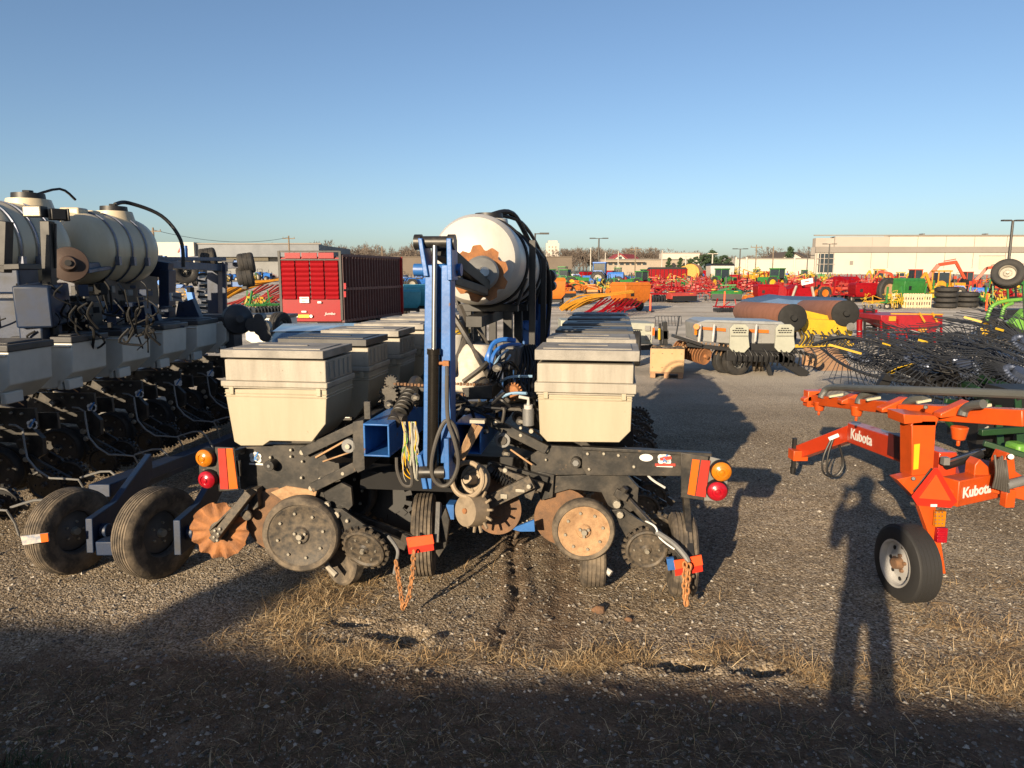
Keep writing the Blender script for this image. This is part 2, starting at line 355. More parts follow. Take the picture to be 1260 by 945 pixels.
def ground_material():
    m = bpy.data.materials.new('gravel_yard'); m.use_nodes = True; n = m.node_tree; L = n.links.new; b = n.nodes['Principled BSDF']
    geo = n.nodes.new('ShaderNodeNewGeometry'); pos = geo.outputs['Position']
    def noise_(s_, det=6, rg=0.6):
        q = n.nodes.new('ShaderNodeTexNoise'); q.inputs['Scale'].default_value = s_; q.inputs['Detail'].default_value = det; q.inputs['Roughness'].default_value = rg; L(pos, q.inputs['Vector']); return q.outputs['Fac']
    def ramp(fac, stops, k_=0.78):
        q = n.nodes.new('ShaderNodeValToRGB')
        while len(q.color_ramp.elements) < len(stops): q.color_ramp.elements.new(0.5)
        for e, (p, c) in zip(q.color_ramp.elements, stops): e.position = p; e.color = (*[x * k_ for x in c], 1)
        L(fac, q.inputs[0]); return q.outputs[0]
    def mix(a, b_, fac):
        q = n.nodes.new('ShaderNodeMix'); q.data_type = 'RGBA'; L(a, q.inputs['A']); L(b_, q.inputs['B'])
        if isinstance(fac, float): q.inputs['Factor'].default_value = fac
        else: L(fac, q.inputs['Factor'])
        return q.outputs['Result']
    def mathn(op, a, b_):
        q = n.nodes.new('ShaderNodeMath'); q.operation = op
        for i, x in enumerate((a, b_)):
            if isinstance(x, (int, float)): q.inputs[i].default_value = x
            else: L(x, q.inputs[i])
        return q.outputs[0]
    v1 = n.nodes.new('ShaderNodeTexVoronoi'); v1.inputs['Scale'].default_value = 85; L(pos, v1.inputs['Vector'])
    v2 = n.nodes.new('ShaderNodeTexVoronoi'); v2.inputs['Scale'].default_value = 38; L(pos, v2.inputs['Vector'])
    sep = n.nodes.new('ShaderNodeSeparateColor'); L(v1.outputs['Color'], sep.inputs[0])
    stone = ramp(sep.outputs[0], [(0.0, (0.14, 0.105, 0.072)), (0.45, (0.33, 0.265, 0.185)), (0.8, (0.47, 0.39, 0.29)), (1.0, (0.62, 0.55, 0.45))])
    big = ramp(noise_(0.55), [(0.35, (0.62, 0.58, 0.53)), (0.65, (1.0, 1.0, 1.0))], 1.0)
    mul = n.nodes.new('ShaderNodeMix'); mul.data_type = 'RGBA'; mul.blend_type = 'MULTIPLY'; mul.inputs['Factor'].default_value = 1.0
    L(stone, mul.inputs['A']); L(big, mul.inputs['B'])
    # farther off the yard is a smoother pale grey stone with worn lanes, lightened further for the down-sun view
    far = ramp(noise_(0.16, 5), [(0.36, (0.48, 0.435, 0.37)), (0.5, (0.58, 0.535, 0.465)), (0.66, (0.66, 0.615, 0.545))])
    mp = n.nodes.new('ShaderNodeMapping'); mp.inputs['Scale'].default_value = (0.04, 0.55, 1); L(pos, mp.inputs[0])
    st = n.nodes.new('ShaderNodeTexNoise'); st.inputs['Scale'].default_value = 1; st.inputs['Detail'].default_value = 4; L(mp.outputs[0], st.inputs['Vector'])
    lanes = ramp(st.outputs['Fac'], [(0.40, (0.70, 0.69, 0.67)), (0.58, (1.08, 1.08, 1.08))], 1.0)
    mul2 = n.nodes.new('ShaderNodeMix'); mul2.data_type = 'RGBA'; mul2.blend_type = 'MULTIPLY'; mul2.inputs['Factor'].default_value = 1.0
    L(far, mul2.inputs['A']); L(lanes, mul2.inputs['B'])
    sp = n.nodes.new('ShaderNodeSeparateXYZ'); L(pos, sp.inputs[0])
    fr = n.nodes.new('ShaderNodeMapRange'); fr.inputs['From Min'].default_value = 9; fr.inputs['From Max'].default_value = 17; L(sp.outputs['Y'], fr.inputs[0])
    base = mix(mul.outputs['Result'], mul2.outputs['Result'], fr.outputs[0])
    earth = ramp(noise_(7, 8, 0.7), [(0.3, (0.075, 0.05, 0.032)), (0.55, (0.165, 0.113, 0.074)), (0.75, (0.28, 0.205, 0.14))])  # earth brown, set darker to deepen the shaded foreground
    at_n = n.nodes.new('ShaderNodeAttribute'); at_n.attribute_name = 'dirt'
    dm = mathn('ADD', at_n.outputs['Fac'], mathn('MULTIPLY', mathn('SUBTRACT', noise_(9, 6, 0.7), 0.5), 1.4))
    q = n.nodes.new('ShaderNodeMapRange'); q.inputs['From Min'].default_value = 0.30; q.inputs['From Max'].default_value = 0.85; q.inputs['To Max'].default_value = 0.85; L(dm, q.inputs[0])
    base = mix(base, earth, q.outputs[0])
    L(base, b.inputs['Base Color']); b.inputs['Roughness'].default_value = 0.95; b.inputs['Specular IOR Level'].default_value = 0.2
    h = mathn('ADD', mathn('MULTIPLY', v1.outputs['Distance'], -0.9), mathn('MULTIPLY', v2.outputs['Distance'], -0.8))
    h = mathn('ADD', h, mathn('MULTIPLY', noise_(140, 3), 0.5))
    bp = n.nodes.new('ShaderNodeBump'); bp.inputs['Strength'].default_value = 0.75; bp.inputs['Distance'].default_value = 0.012; L(h, bp.inputs['Height'])
    L(bp.outputs[0], b.inputs['Normal'])
    return m
me.materials.append(ground_material())

# unseen earth bank, added behind the photographer to cast the shadow over the verge
bank = MB(); q = []; f = []
ns, prof = 120, ((-9, -0.3), (-5, 1.2), (-2.2, 2.55), (-0.7, 3.0), (0.6, 2.9), (2.2, 1.9), (3.6, 0.7), (4.6, -0.25))
for i in range(ns + 1):
    s_ = -60 + i
    for px_, pz in prof:
        x = -5.0 + s_ + 0.118 * px_; y = -6.17 - 0.135 * s_ + px_
        zz = pz + (0.10 * noise.noise((s_ * 0.8, px_, 2)) + 0.16 * noise.noise((s_ * 0.21, 0, 7))) * (1 if pz > 0 else 0)
        q.append((x, y, zz))
k = len(prof)
for i in range(ns):
    for j in range(k - 1): f.append((i * k + j, (i + 1) * k + j, (i + 1) * k + j + 1, i * k + j + 1))
bank.add(q, f)
verge_m = mk('verge_turf', (0.06, 0.09, 0.03), 0.95, scale=3, col2=(0.16, 0.12, 0.07), bump=0.6, bscale=20)
tag(bank.build('shadow_bank', verge_m), 'unseen grassy bank added behind the photographer to cast the foreground shadow', kind='structure')

# unseen shrub added on the bank to throw the shadow band past the left tyres
shadow_shrub = bpy.data.objects.new('shrub', None); COL.objects.link(shadow_shrub); shadow_shrub.location = (-7.4, -6.95, 2.75); tag(shadow_shrub, 'small dense shrub added on the earth bank, unseen, to cast a long shadow', 'shrub')
mb = MB(); r_ = random.Random(6)
for k in range(7): a = k * .9; mb.tube([(0, 0, -.2), (.1 * math.cos(a), .1 * math.sin(a), .4), (.2 * math.cos(a), .2 * math.sin(a), .8)], .012, 5)
mb.build('stem', mk('shrub_bark', (.10, .07, .05), .9), shadow_shrub); mb = MB()
for k in range(2600):
    c = Vector((r_.uniform(-.26, .26), r_.uniform(-.26, .26), r_.uniform(.05, .98))); c.x *= 1.15 - .3 * c.z; c.y *= 1.15 - .3 * c.z
    u_ = Vector((r_.gauss(0, 1), r_.gauss(0, 1), r_.gauss(0, 1))).normalized(); w_ = u_.orthogonal().normalized(); mb.add([c - u_ * .045, c + w_ * .022, c + u_ * .045, c - w_ * .022], [(0, 1, 2, 3)])
mb.build('foliage', mk('shrub_leaves', (.05, .08, .03), .8, var=.3), shadow_shrub, flip=False)
# loose stones on the gravel
def gravel(n, name, region, smin, smax, mats_, seed):
    r_ = random.Random(seed); mb = MB()
    for _ in range(n):
        x, y = region(r_)
        s_ = smin * (smax / smin) ** (r_.random() ** 2.2); z = ground_z(x, y)
        mb.mi = r_.randrange(len(mats_)); a = r_.random() * 6.28; ca, sa = math.cos(a), math.sin(a)
        pts = []
        for px_, py, pz in ((1, 0, 0.1), (-1, 0, 0), (0, 0.8, 0), (0, -0.8, 0.1), (0.1, 0.1, 0.65), (0, 0, -0.5)):
            px_ += r_.uniform(-.3, .3); py += r_.uniform(-.3, .3); pz += r_.uniform(-.15, .2)
            pts.append((x + s_ * (px_ * ca - py * sa), y + s_ * (px_ * sa + py * ca), z + s_ * pz))
        mb.add(pts, [(0, 2, 4), (2, 1, 4), (1, 3, 4), (3, 0, 4), (2, 0, 5), (1, 2, 5), (3, 1, 5), (0, 3, 5)])
    o = mb.build(name, mats_, ang=10); return o
st1 = mk('grey_stone', (0.30, 0.275, 0.24), 0.9, var=0.3, scale=30); st2 = mk('brown_stone', (0.20, 0.165, 0.13), 0.9, var=0.3, scale=30); st3 = mk('pale_stone', (0.50, 0.465, 0.41), 0.9, var=0.2, scale=30); st4 = mk('dark_stone', (0.10, 0.09, 0.08), 0.9, var=0.2, scale=30)
def reg(r_):
    y = 2.45 + 6.5 * r_.random() ** 1.5; return r_.uniform(-0.80 * y - 0.3, 0.80 * y + 0.3), y
tag(gravel(30000, 'gravel', reg, 0.0045, 0.017, [st1, st1, st1, st2, st2, st2, st2, st3, st4, st4], 3), 'loose grey and brown gravel stones on the yard', kind='stuff')

# dry grass: strands lying and standing along the edge of the yard
straw = mk('dry_straw', (0.52, 0.36, 0.18), 0.8, scale=2, col2=(0.36, 0.23, 0.11), thr=(0.4, 0.6)); straw2 = mk('bleached_straw', (0.62, 0.48, 0.29), 0.8, var=0.3, scale=2); turf = mk('green_blades', (0.035, 0.065, 0.018), 0.8, var=0.4, scale=2); straw3 = mk('brown_thatch', (0.13, 0.085, 0.048), 0.85, var=0.4, scale=2)
class Blades(MB):
    def blade(s, r_, x, y, L, lift, wd, mi, az=None):
        z = ground_z(x, y); az = r_.random() * 6.28 if az is None else az; s.mi = mi
        p = Vector((x, y, z + 0.002)); el = lift; pts = [p]
        for k in range(3):
            d = Vector((math.cos(az) * math.cos(el), math.sin(az) * math.cos(el), math.sin(el)))
            p = p + d * L / 3; pts.append(p); el -= r_.uniform(0.05, 0.75); az += r_.uniform(-.35, .35)
        for q_ in pts[1:]:
            q_.z = max(q_.z, z + 0.004)
        sd_ = Vector((-math.sin(az), math.cos(az), r_.uniform(-.5, .5))) * wd / 2
        v_ = []
        for k, q_ in enumerate(pts): ww = (1, 0.9, 0.65, 0.15)[k]; v_ += [q_ - sd_ * ww, q_ + sd_ * ww]
        s.add(v_, [(0, 1, 3, 2), (2, 3, 5, 4), (4, 5, 7, 6)])
dry = Blades(); r_ = random.Random(5)
spots = [(400, 735, .30, 1100), (420, 718, .22, 600), (365, 765, .20, 700), (372, 795, .16, 500), (345, 745, .3, 350), (455, 808, .13, 420), (430, 815, .14, 350), (395, 812, .2, 400), (530, 812, .16, 300), (600, 805, .15, 90), (640, 815, .2, 160),
         (728, 815, .14, 520), (705, 822, .1, 250), (760, 805, .15, 260), (790, 815, .12, 240), (880, 812, .18, 260), (905, 800, .12, 170), (985, 828, .12, 280), (1010, 838, .12, 240), (960, 812, .2, 160),
         (1090, 840, .25, 350), (1160, 835, .25, 380), (1230, 830, .22, 560), (1250, 800, .25, 300), (1200, 770, .4, 320), (1150, 770, .35, 230), (300, 790, .3, 260), (200, 780, .35, 160), (1235, 850, .16, 500), (560, 700, .3, 120), (820, 740, .4, 120), (1240, 720, .4, 160)]
for u, v, rad, n_ in [(a_, b_, c_, int(d_ * 1.5)) for a_, b_, c_, d_ in spots]:
    c = on_ground(u, v)
    for _ in range(n_):
        a = r_.random() * 6.28; q_ = rad * math.sqrt(r_.random()) * r_.uniform(.3, 1.15)
        dry.blade(r_, c.x + q_ * 1.4 * math.cos(a), c.y + q_ * math.sin(a), r_.uniform(.035, .14), r_.choice((.03, .08, .15, .3, .5, .9)), r_.uniform(.0016, .0036), r_.choice((0, 0, 1, 2)))
for _ in range(24000):
    y = 2.1 + 1.45 * r_.random(); x = r_.uniform(-0.85 * y - .4, 0.85 * y + .4)
    edge = 3.14 - 0.135 * x + 0.3 * noise.noise((x * .9, y * .9, 4))
    if y > edge + 0.1 * r_.random(): continue
    if noise.noise((x * 1.7, y * 1.7, 8)) < -0.28: continue
    dry.blade(r_, x, y, r_.uniform(.04, .13), r_.choice((.03, .06, .12, .2, .35, .8)), r_.uniform(.0016, .0034), r_.choice((0, 2, 2, 2, 2, 2, 1, 3)))  # mostly brown thatch here, so the strand colour deepens the foreground shade
tag(dry.build('dry_grass', [straw, straw2, straw3, turf], flip=False), 'flattened dry grass along the shaded edge of the yard', kind='stuff')
wet = Blades()
for _ in range(16000):
    y = 1.9 + 1.0 * r_.random(); x = r_.uniform(-2.6, 2.2)
    edge = 2.62 - 0.13 * (x + 2.0) + 0.16 * noise.noise((x * 1.3, y, 4)) + 0.08 * r_.random()
    if y > edge: continue
    wet.blade(r_, x, y, r_.uniform(.06, .13), r_.uniform(.9, 1.5), r_.uniform(.003, .005), 0 if r_.random() < .85 else 1)
tag(wet.build('grass', [turf, straw3], flip=False), 'short green grass of the verge in deep shade', kind='stuff')
# two bright clumps of earth lying on the sunlit gravel
for u, v, s_, lab in ((737, 752, .045, 'larger brown clod of earth lying before the row wheels'), (773, 763, .026, 'small brown clod of earth beside the larger one')):
    p = on_ground(u, v); p.z = ground_z(p.x, p.y); mb = MB(); mb.ball((0, 0, s_ * .3), (s_, s_ * .7, s_ * .6), 14, 8)
    mb.v = [q_ * (1 + 0.35 * noise.noise(q_ * 30)) for q_ in mb.v]
    o = mb.build('earth_clod', rust_dk, ang=20); o.location = p; tag(o, lab, 'clod')
# ---------------------------------------------------------------- the blue row planter in the middle
YAW = R(-8.2); PO = Vector((0.0, 4.15, 0.0))
PR = Matrix.Rotation(YAW, 3, 'Z'); PRI = PR.inverted()
cam_l = PRI @ (Vector((0, 0, CAM_H)) - PO)
def T(u, v, ly):                          # photo pixel -> planter-local point on the plane y = ly
    d = PRI @ ray(u, v); t = (ly - cam_l.y) / d.y
    return cam_l + d * t
def TG(u, v):                             # planter-local point on the ground
    return PRI @ (on_ground(u, v) - PO)
AY = Vector((0, 1, 0)); AX = Vector((1, 0, 0)); AZ = Vector((0, 0, 1))
def plate(mb, uv, ly, th): mb.prism([T(u, v, ly) for u, v in uv], (0, th, 0))
def armbar(mb, a, b, ly, h, th=0.035): mb.bar(T(*a, ly), T(*b, ly), th, h, up=(0, 0, 1)) if abs(a[0]-b[0]) > abs(a[1]-b[1]) else mb.bar(T(*a, ly), T(*b, ly), th, h, up=(1, 0, 0))
def boltat(mb, u, v, ly, r=0.016, L=0.022, n=8):
    p = T(u, v, ly); mb.cyl(p, p - AY * L, r, r * .85, n)
def px(a, b, ly): return (T(*a, ly) - T(*b, ly)).length

planter = thing('row_planter', 'blue row planter with cream hoppers, upright marker arm and rust-stained white tank', 'planter', PO, YAW)

def hopper_parts(unit, low, ly, dep, ext, flange, lid, taper=0.012):
    """low/ext/flange: outlines of the front, dep: depth along the toolbar."""
    mb = MB(); F_ = [T(u, v, ly) for u, v in low]
    zt = max(p.z for p in F_); zb = min(p.z for p in F_)
    B_ = [p + AY * (dep - taper * 2 * (zt - p.z) / (zt - zb)) for p in F_]; A_ = [p + AY * taper * (zt - p.z) / (zt - zb) for p in F_]
    n = len(F_); mb.add(A_ + B_, [tuple(range(n)), tuple(range(2 * n - 1, n - 1, -1))] + [(i, n + i, n + (i + 1) % n, (i + 1) % n) for i in range(n)])
    hx0, hx1 = min(p.x for p in A_), max(p.x for p in A_)
    for f_ in (.10, .15): mb.box(((hx0 + hx1) / 2, ly + dep / 2, zt - (zt - zb) * f_), (hx1 - hx0 + .004, dep + .006, .008))
    mb.box((hx1 - .05, ly - .006, zt - .02), (.03, .016, .05)); mb.box((hx0 + .05, ly - .006, zt - .02), (.03, .016, .05))
    mb.build('hopper', cream, unit, bevel=0.010)
    a, b = T(*flange[0], ly), T(*flange[1], ly); mb = MB()
    ex0, ex1 = T(*ext[0], ly), T(*ext[1], ly)
    w_ = ex1.x - ex0.x; cx = (ex0.x + ex1.x) / 2; z0, z1 = a.z, ex0.z
    mb.box((cx, ly + dep / 2, (z0 + z1) / 2), (w_, dep, z1 - z0))
    mb.box(((a.x + b.x) / 2, ly + dep / 2, (a.z + b.z) / 2), (b.x - a.x, dep + .035, abs(a.z - b.z)))
    mb.box(((a.x + b.x) / 2, ly + dep / 2, (a.z + b.z) / 2 - abs(a.z - b.z) * .65), (b.x - a.x - .02, dep + .02, .012))
    for k in range(5):
        x = cx - w_ * .42 + k * w_ * .21
        mb.box((cx + w_ / 2 + .002, ly + dep * (.15 + .175 * k), (z0 + z1) / 2), (.012, .03, (z1 - z0) * .8))
    mb.build('hopper_extension', cream_dusty, unit, bevel=0.008)
    l0, l1 = T(*lid[0], ly - .02), T(*lid[1], ly - .02); mb = MB()
    w2 = l1.x - l0.x; h2 = abs(l0.z - l1.z); cx2 = (l0.x + l1.x) / 2; zt = max(l0.z, l1.z)
    mb.box((cx2, ly + dep / 2, zt - h2 / 2), (w2, dep + .05, h2))
    mb.box((cx2, ly + dep / 2, zt + .001), (w2 * .86, dep * .8, .010)); mb.box((cx2 - w2 * .05, ly + dep * .5, zt + .007), (w2 * .5, .03, .008))
    return mb.build('hopper_lid', lidgrey, unit, bevel=0.018)

def gauge_wheel(unit, c, r, w_, face_m, tyre_m, tilt=0.0, holes=8, name='gauge_wheel'):
    ax = (Matrix.Rotation(tilt, 3, 'Z') @ Vector((0, -1, 0))); mb = MB(); h = w_ / 2
    mb.lathe([(r * .80, h * .8), (r * .84, h), (r * .93, h), (r * .985, h * .75), (r, h * .4), (r, -h * .4), (r * .985, -h * .75), (r * .9, -h), (r * .75, -h * .9)], c, ax, 40, cap=False)
    mb.mat(1).lathe([(0.0, h * .95), (r * .20, h * .95), (r * .24, h * .72), (r * .70, h * .70), (r * .78, h * .86), (r * .82, h * .86), (r * .82, -h * .5), (0, -h * .5)], c, ax, 40)
    x, y, d = mb.frame(ax); c = Vector(c)
    for k in range(holes):
        a = k * 2 * math.pi / holes + .2; p = c + (x * math.cos(a) + y * math.sin(a)) * r * .60 + d * h * .66
        mb.mat(2).cyl(p, p + d * .016, .011, .009, 7)
    for k in range(3):
        a = k * 2.09 + .5; p = c + (x * math.cos(a) + y * math.sin(a)) * r * .15 + d * h * .9
        mb.mat(2).cyl(p, p + d * .018, .011, .009, 7)
    mb.mat(2).cyl(c + d * h * .9, c + d * (h * .9 + .03), .022, .018, 8)
    return mb.build(name, [tyre_m, face_m, bolt], unit)
def spike_wheel(unit, c, r, ax, m_, teeth=22, r0=.86, name='closing_wheel'):
    mb = MB(); ax = Vector(ax).normalized(); c = Vector(c)
    mb.star(c - ax * .012, ax, r * r0, r, teeth, .02, .5)
    mb.lathe([(0, .03), (r * .15, .028), (r * .22, .018), (r * .68, .016), (r * .76, .026), (r * .84, .022), (r * .86, 0.0)], c, ax, 32)
    x, y, d = mb.frame(ax)
    for k in range(6):
        a = k * 1.047; p = c + (x * math.cos(a) + y * math.sin(a)) * r * .50; mb.mat(1).cyl(p, p + d * .026, .008, .006, 6)
    mb.mat(1).cyl(c + d * .02, c + d * .05, .018, .014, 8)
    return mb.build(name, [m_, bolt], unit)
def rubber_wheel(parent, c, r, w_, ax, tyre_m=None, rim_m=None, name='wheel', grooves=4, rim_name='rim', rimr=.55, n=40):
    """tyre with round shoulders and tread grooves; the rim is its child."""
    mb = MB(); h = w_ / 2; prof = [(r * rimr, -h * .75), (r * (rimr + .1), -h * .95), (r * .82, -h), (r * .94, -h * .9)]
    for k in range(grooves + 1):
        t0 = -h * .82 + (1.64 * h) * k / (grooves + 1); t1 = -h * .82 + (1.64 * h) * (k + 1) / (grooves + 1); g = w_ * .03
        e = 1.0 - .02 * (abs((t0 + t1) / 2) / h) ** 2
        prof += [(r * .965, t0 + g * .4), (r * e, t0 + g), (r * e, t1 - g), (r * .965, t1 - g * .4)]
    prof += [(r * .94, h * .9), (r * .82, h), (r * (rimr + .1), h * .95), (r * rimr, h * .75)]
    mb.lathe(prof, c, ax, n, cap=False); t = mb.build(name, tyre_m or rubber_dusty, parent)
    mb = MB(); q = rimr * r
    mb.lathe([(q, -h * .75), (q * 1.06, -h * .78), (q * .92, -h * .5), (q * .88, h * .1), (q * .55, h * .15), (q * .4, h * .35), (0, h * .36)], c, ax, n, cap=False)
    mb.lathe([(q * .90, h * .2), (q * .94, h * .6), (q * 1.08, h * .80), (q, h * .72)], c, ax, n, cap=False)
    x, y, d = mb.frame(ax); c = Vector(c)
    for k in range(5):
        a = k * 1.2566; p = c + (x * math.cos(a) + y * math.sin(a)) * q * .42 + d * h * .2; mb.mat(1).cyl(p, p + d * h * .28, q * .06, q * .05, 6)
    mb.mat(1).cyl(c + d * h * .3, c + d * h * .75, q * .2, q * .16, 12)
    mb.build(rim_name, [rim_m or galv, bolt], t)
    return t

def decal(mb, u, v, ly, s):
    """weathered sticker: a pale splash with a small blue and red mark and a name strip below it."""
    c = T(u, v, ly)
    for dx, dz, rr in ((-.5, .25, .36), (.1, .0, .5), (.45, .22, .34), (-.45, -.25, .36), (.4, -.3, .36), (-.05, .5, .28)):
        mb.mat(0).cyl(c + Vector((dx * s, 0, dz * s)), c + Vector((dx * s, -.004, dz * s)), rr * s, n=10)
    mb.mat(0).box(c + Vector((0, -.002, -.85 * s)), (1.9 * s, .004, .22 * s))
    mb.mat(1).bar(c + Vector((-.2 * s, -.005, -.35 * s)), c + Vector((.35 * s, -.005, .75 * s)), .004, .2 * s); mb.bar(c + Vector((-.15 * s, -.006, .15 * s)), c + Vector((.2 * s, -.006, -.35 * s)), .004, .16 * s)

PITCHW = 0.762
# ---- left wing ------------------------------------------------------------------------------
ul = tag(bpy.data.objects.new('row_unit', None)); COL.objects.link(ul); ul.parent = planter
mb = MB()
plate(mb, ((292, 551), (330, 548), (386, 548), (396, 554), (404, 566), (400, 580), (386, 603), (296, 602)), .06, .03)
plate(mb, ((300, 556), (392, 556), (388, 598), (300, 598)), .30, .03)
mb.box((T(345, 575, .06).x, .2, T(345, 560, .06).z), (.40, .22, .04))
plate(mb, ((393, 565), (412, 569), (420, 578), (416, 590), (390, 602)), .055, .02)
armbar(mb, (373, 556), (441, 524), .03, .062); armbar(mb, (384, 600), (441, 572), .03, .06)
armbar(mb, (373, 556), (441, 524), .34, .062); armbar(mb, (384, 600), (441, 572), .34, .06)
plate(mb, ((434, 519), (447, 517), (449, 578), (440, 582), (434, 572)), .0, .40)
plate(mb, ((411, 570), (417, 570), (419, 592), (412, 594)), .02, .02)
# gauge wheel arm, scraper and closing frame
plate(mb, ((318, 600), (352, 600), (398, 606), (402, 620), (380, 625), (330, 625)), .09, .05)
plate(mb, ((398, 606), (420, 594), (432, 600), (434, 622), (425, 632), (406, 636)), .07, .03)
armbar(mb, (409, 632), (500, 672), .06, .055, .03); armbar(mb, (412, 626), (512, 664), .22, .05, .03)
plate(mb, ((404, 626), (420, 626), (452, 648), (450, 662), (424, 654)), .03, .02)
mb.mat(1)
for u, v, r in ((373, 556, .021), (384, 600, .021), (440, 529, .017), (440, 571, .019), (440, 543, .013), (423, 582, .015), (373, 567, .01), (372, 587, .011), (334, 562, .011), (334, 570, .014), (359, 553, .011), (359, 561, .010), (299, 556, .016), (415, 633, .026), (403, 621, .026), (428, 640, .014), (395, 589, .014)):
    boltat(mb, u, v, .03 if u > 400 else .058, r)
p = T(337, 570, .06); mb.mat(0).cyl(p, p - AY * .07, .034, .034, 14); mb.mat(2).cyl(p - AY * .07, p - AY * .075, .012, .012, 8)
p = T(430, 548, .02); mb.mat(2).cyl(p + AY * .02, p - AY * .02, .045, .045, 16); mb.mat(1).cyl(p - AY * .02, p - AY * .04, .018, .018, 8)
mb.mat(3).bar(T(388, 563, .05), T(427, 541, .04), .008, .012); mb.bar(T(397, 568, .05), T(432, 556, .04), .008, .010)
mb.mat(4); plate(mb, ((333, 606), (352, 598), (390, 604), (388, 611), (340, 616)), .05, .05)
mb.build('unit_frame', [black, bolt, galv, rust_tan, rust_tan], ul, bevel=0.004)
mb = MB(); decal(mb, 315, 563, .058, .050); mb.build('sticker', [white_d, blue_d], ul)
hopper_parts(ul, ((276.5, 479), (287, 544), (295, 549), (322, 549), (331, 543), (383, 544), (400, 522), (402, 479)), -.03, .44, ((276, 442), (400, 440)), ((273, 468), (404, 478)), ((271, 430), (398, 442)))
gauge_wheel(ul, T(372, 656, -.02), px((372, 656), (416, 656), 0) * 1.02, .11, black_dusty, rubber_dusty, R(8))
mb = MB(); c = T(344, 640, .06); mb.lathe([(.0, -.02), (.10, -.02), (px((344, 640), (383, 640), .1), 0.0), (.10, .02), (0, .02)], c, (0.12, -1, 0), 36); mb.build('opener_disc', rust_dk, ul)
gauge_wheel(ul, T(356, 640, .30), .205, .11, black_dusty, rubber_dusty, R(-8))
gauge_wheel(ul, T(428, 605, .36), .20, .10, black_cl, rubber, 0, name='gauge_wheel')
spike_wheel(ul, T(449, 674, .0), px((449, 674), (480, 674), 0), (-.15, -1, -.35), black_dusty, 20)
mb = MB(); c = T(424, 690, .16); mb.lathe([(.07, -.04), (.14, -.045), (.155, -.03), (.155, .03), (.14, .045), (.07, .04), (0, .03)], c, (-.55, -1, .15), 28); mb.build('press_wheel', rubber_dusty, ul)
mb = MB(); mb.tube([T(397, 684, .06), T(404, 698, .03), T(414, 708, .0)], [.014, .018, .02], 8); mb.build('seed_tube', cream_dusty, ul)
for k in range(1, 6):
    o = copy_tree(ul, planter); o.location = (0, PITCHW * k, 0)
    for c_ in kids(o):
        if c_.name.startswith('hopper_lid') and k in (1, 2): c_.data = c_.data.copy(); c_.data.materials[0] = lid_dk if k == 1 else lidgrey
# ---- right wing -----------------------------------------------------------------------------
RY = .30
ur = bpy.data.objects.new('row_unit', None); COL.objects.link(ur); ur.parent = planter
mb = MB()
plate(mb, ((653, 560), (672, 548), (730, 551), (783, 552), (783, 583), (672, 585), (653, 585)), RY + .06, .03)
plate(mb, ((662, 556), (783, 556), (783, 582), (662, 582)), RY + .30, .03)
armbar(mb, (597, 515), (673, 553), RY + .03, .062); armbar(mb, (600, 572), (674, 592), RY + .03, .06)
armbar(mb, (597, 515), (673, 553), RY + .34, .062); armbar(mb, (600, 572), (674, 592), RY + .34, .06)
plate(mb, ((660, 580), (682, 584), (680, 612), (666, 616), (660, 600)), RY + .05, .03)
plate(mb, ((682, 586), (770, 583), (786, 600), (784, 626), (768, 634), (748, 622), (740, 606), (700, 602), (680, 608)), RY + .08, .05)
armbar(mb, (764, 632), (828, 668), RY + .06, .055, .03); armbar(mb, (770, 622), (840, 664), RY + .24, .05, .03)
plate(mb, ((752, 628), (768, 626), (800, 650), (796, 668), (772, 664)), RY + .05, .02)
mb.mat(1)
for u, v, r in ((672, 553, .021), (671, 592, .021), (641, 535, .014), (654, 530, .018), (641, 526, .012), (610, 520, .017), (672, 565, .009), (723, 558, .009), (743, 558, .012), (761, 560, .012), (725, 577, .010), (763, 633, .026), (759, 620, .030), (622, 578, .016), (603, 571, .019)):
    boltat(mb, u, v, RY + (.03 if u < 668 or v > 600 else .058), r)
p = T(709, 567, RY + .06); mb.mat(0).cyl(p, p - AY * .06, .034, .034, 14); mb.mat(2).cyl(p - AY * .06, p - AY * .065, .022, .022, 6)
p = T(619, 541, RY + .02); mb.mat(2).cyl(p + AY * .02, p - AY * .02, .05, .05, 16); mb.mat(0).cyl(p - AY * .02, p - AY * .03, .03, .03, 10)
mb.mat(3).bar(T(628, 553, RY), T(655, 572, RY), .008, .012)
mb.mat(0).cyl(T(762, 612, RY + .02), T(770, 600, RY + .0), .03, .022, 10); mb.bar(T(757, 605, RY), T(772, 613, RY), .03, .05)
mb.build('unit_frame', [black, bolt, galv, rust_tan], ur, bevel=0.004)
hopper_parts(ur, ((662, 484), (664, 534), (673, 544), (762, 545), (776, 531), (778, 484)), RY - .03, .44, ((661, 447), (780, 445)), ((658, 470), (783, 485)), ((658, 430), (787, 445)))
gauge_wheel(ur, T(718, 651, RY - .02), px((718, 651), (757, 651), RY), .10, rust_tan, rubber_dusty, R(6))
mb = MB(); c = T(693, 636, RY + .12); mb.lathe([(.0, -.02), (.10, -.02), (px((693, 636), (729, 636), RY + .1), 0.0), (.10, .02), (0, .02)], c, (0.12, -1, 0), 36); mb.build('opener_disc', rust_dk, ur)
gauge_wheel(ur, T(700, 640, RY + .30), .20, .10, rust_tan, rubber_dusty, R(-8))
spike_wheel(ur, T(795, 675, RY), px((795, 675), (826, 675), RY), (.12, -1, -.12), black_dusty, 22)
spike_wheel(ur, T(806, 655, RY + .22), .15, (.1, -1, -.1), black_dusty, 20)
mb = MB(); mb.tube([T(735, 688, RY + .06), T(742, 698, RY + .03), T(752, 706, RY)], [.016, .02, .022], 8); mb.build('seed_tube', tankw, ur)
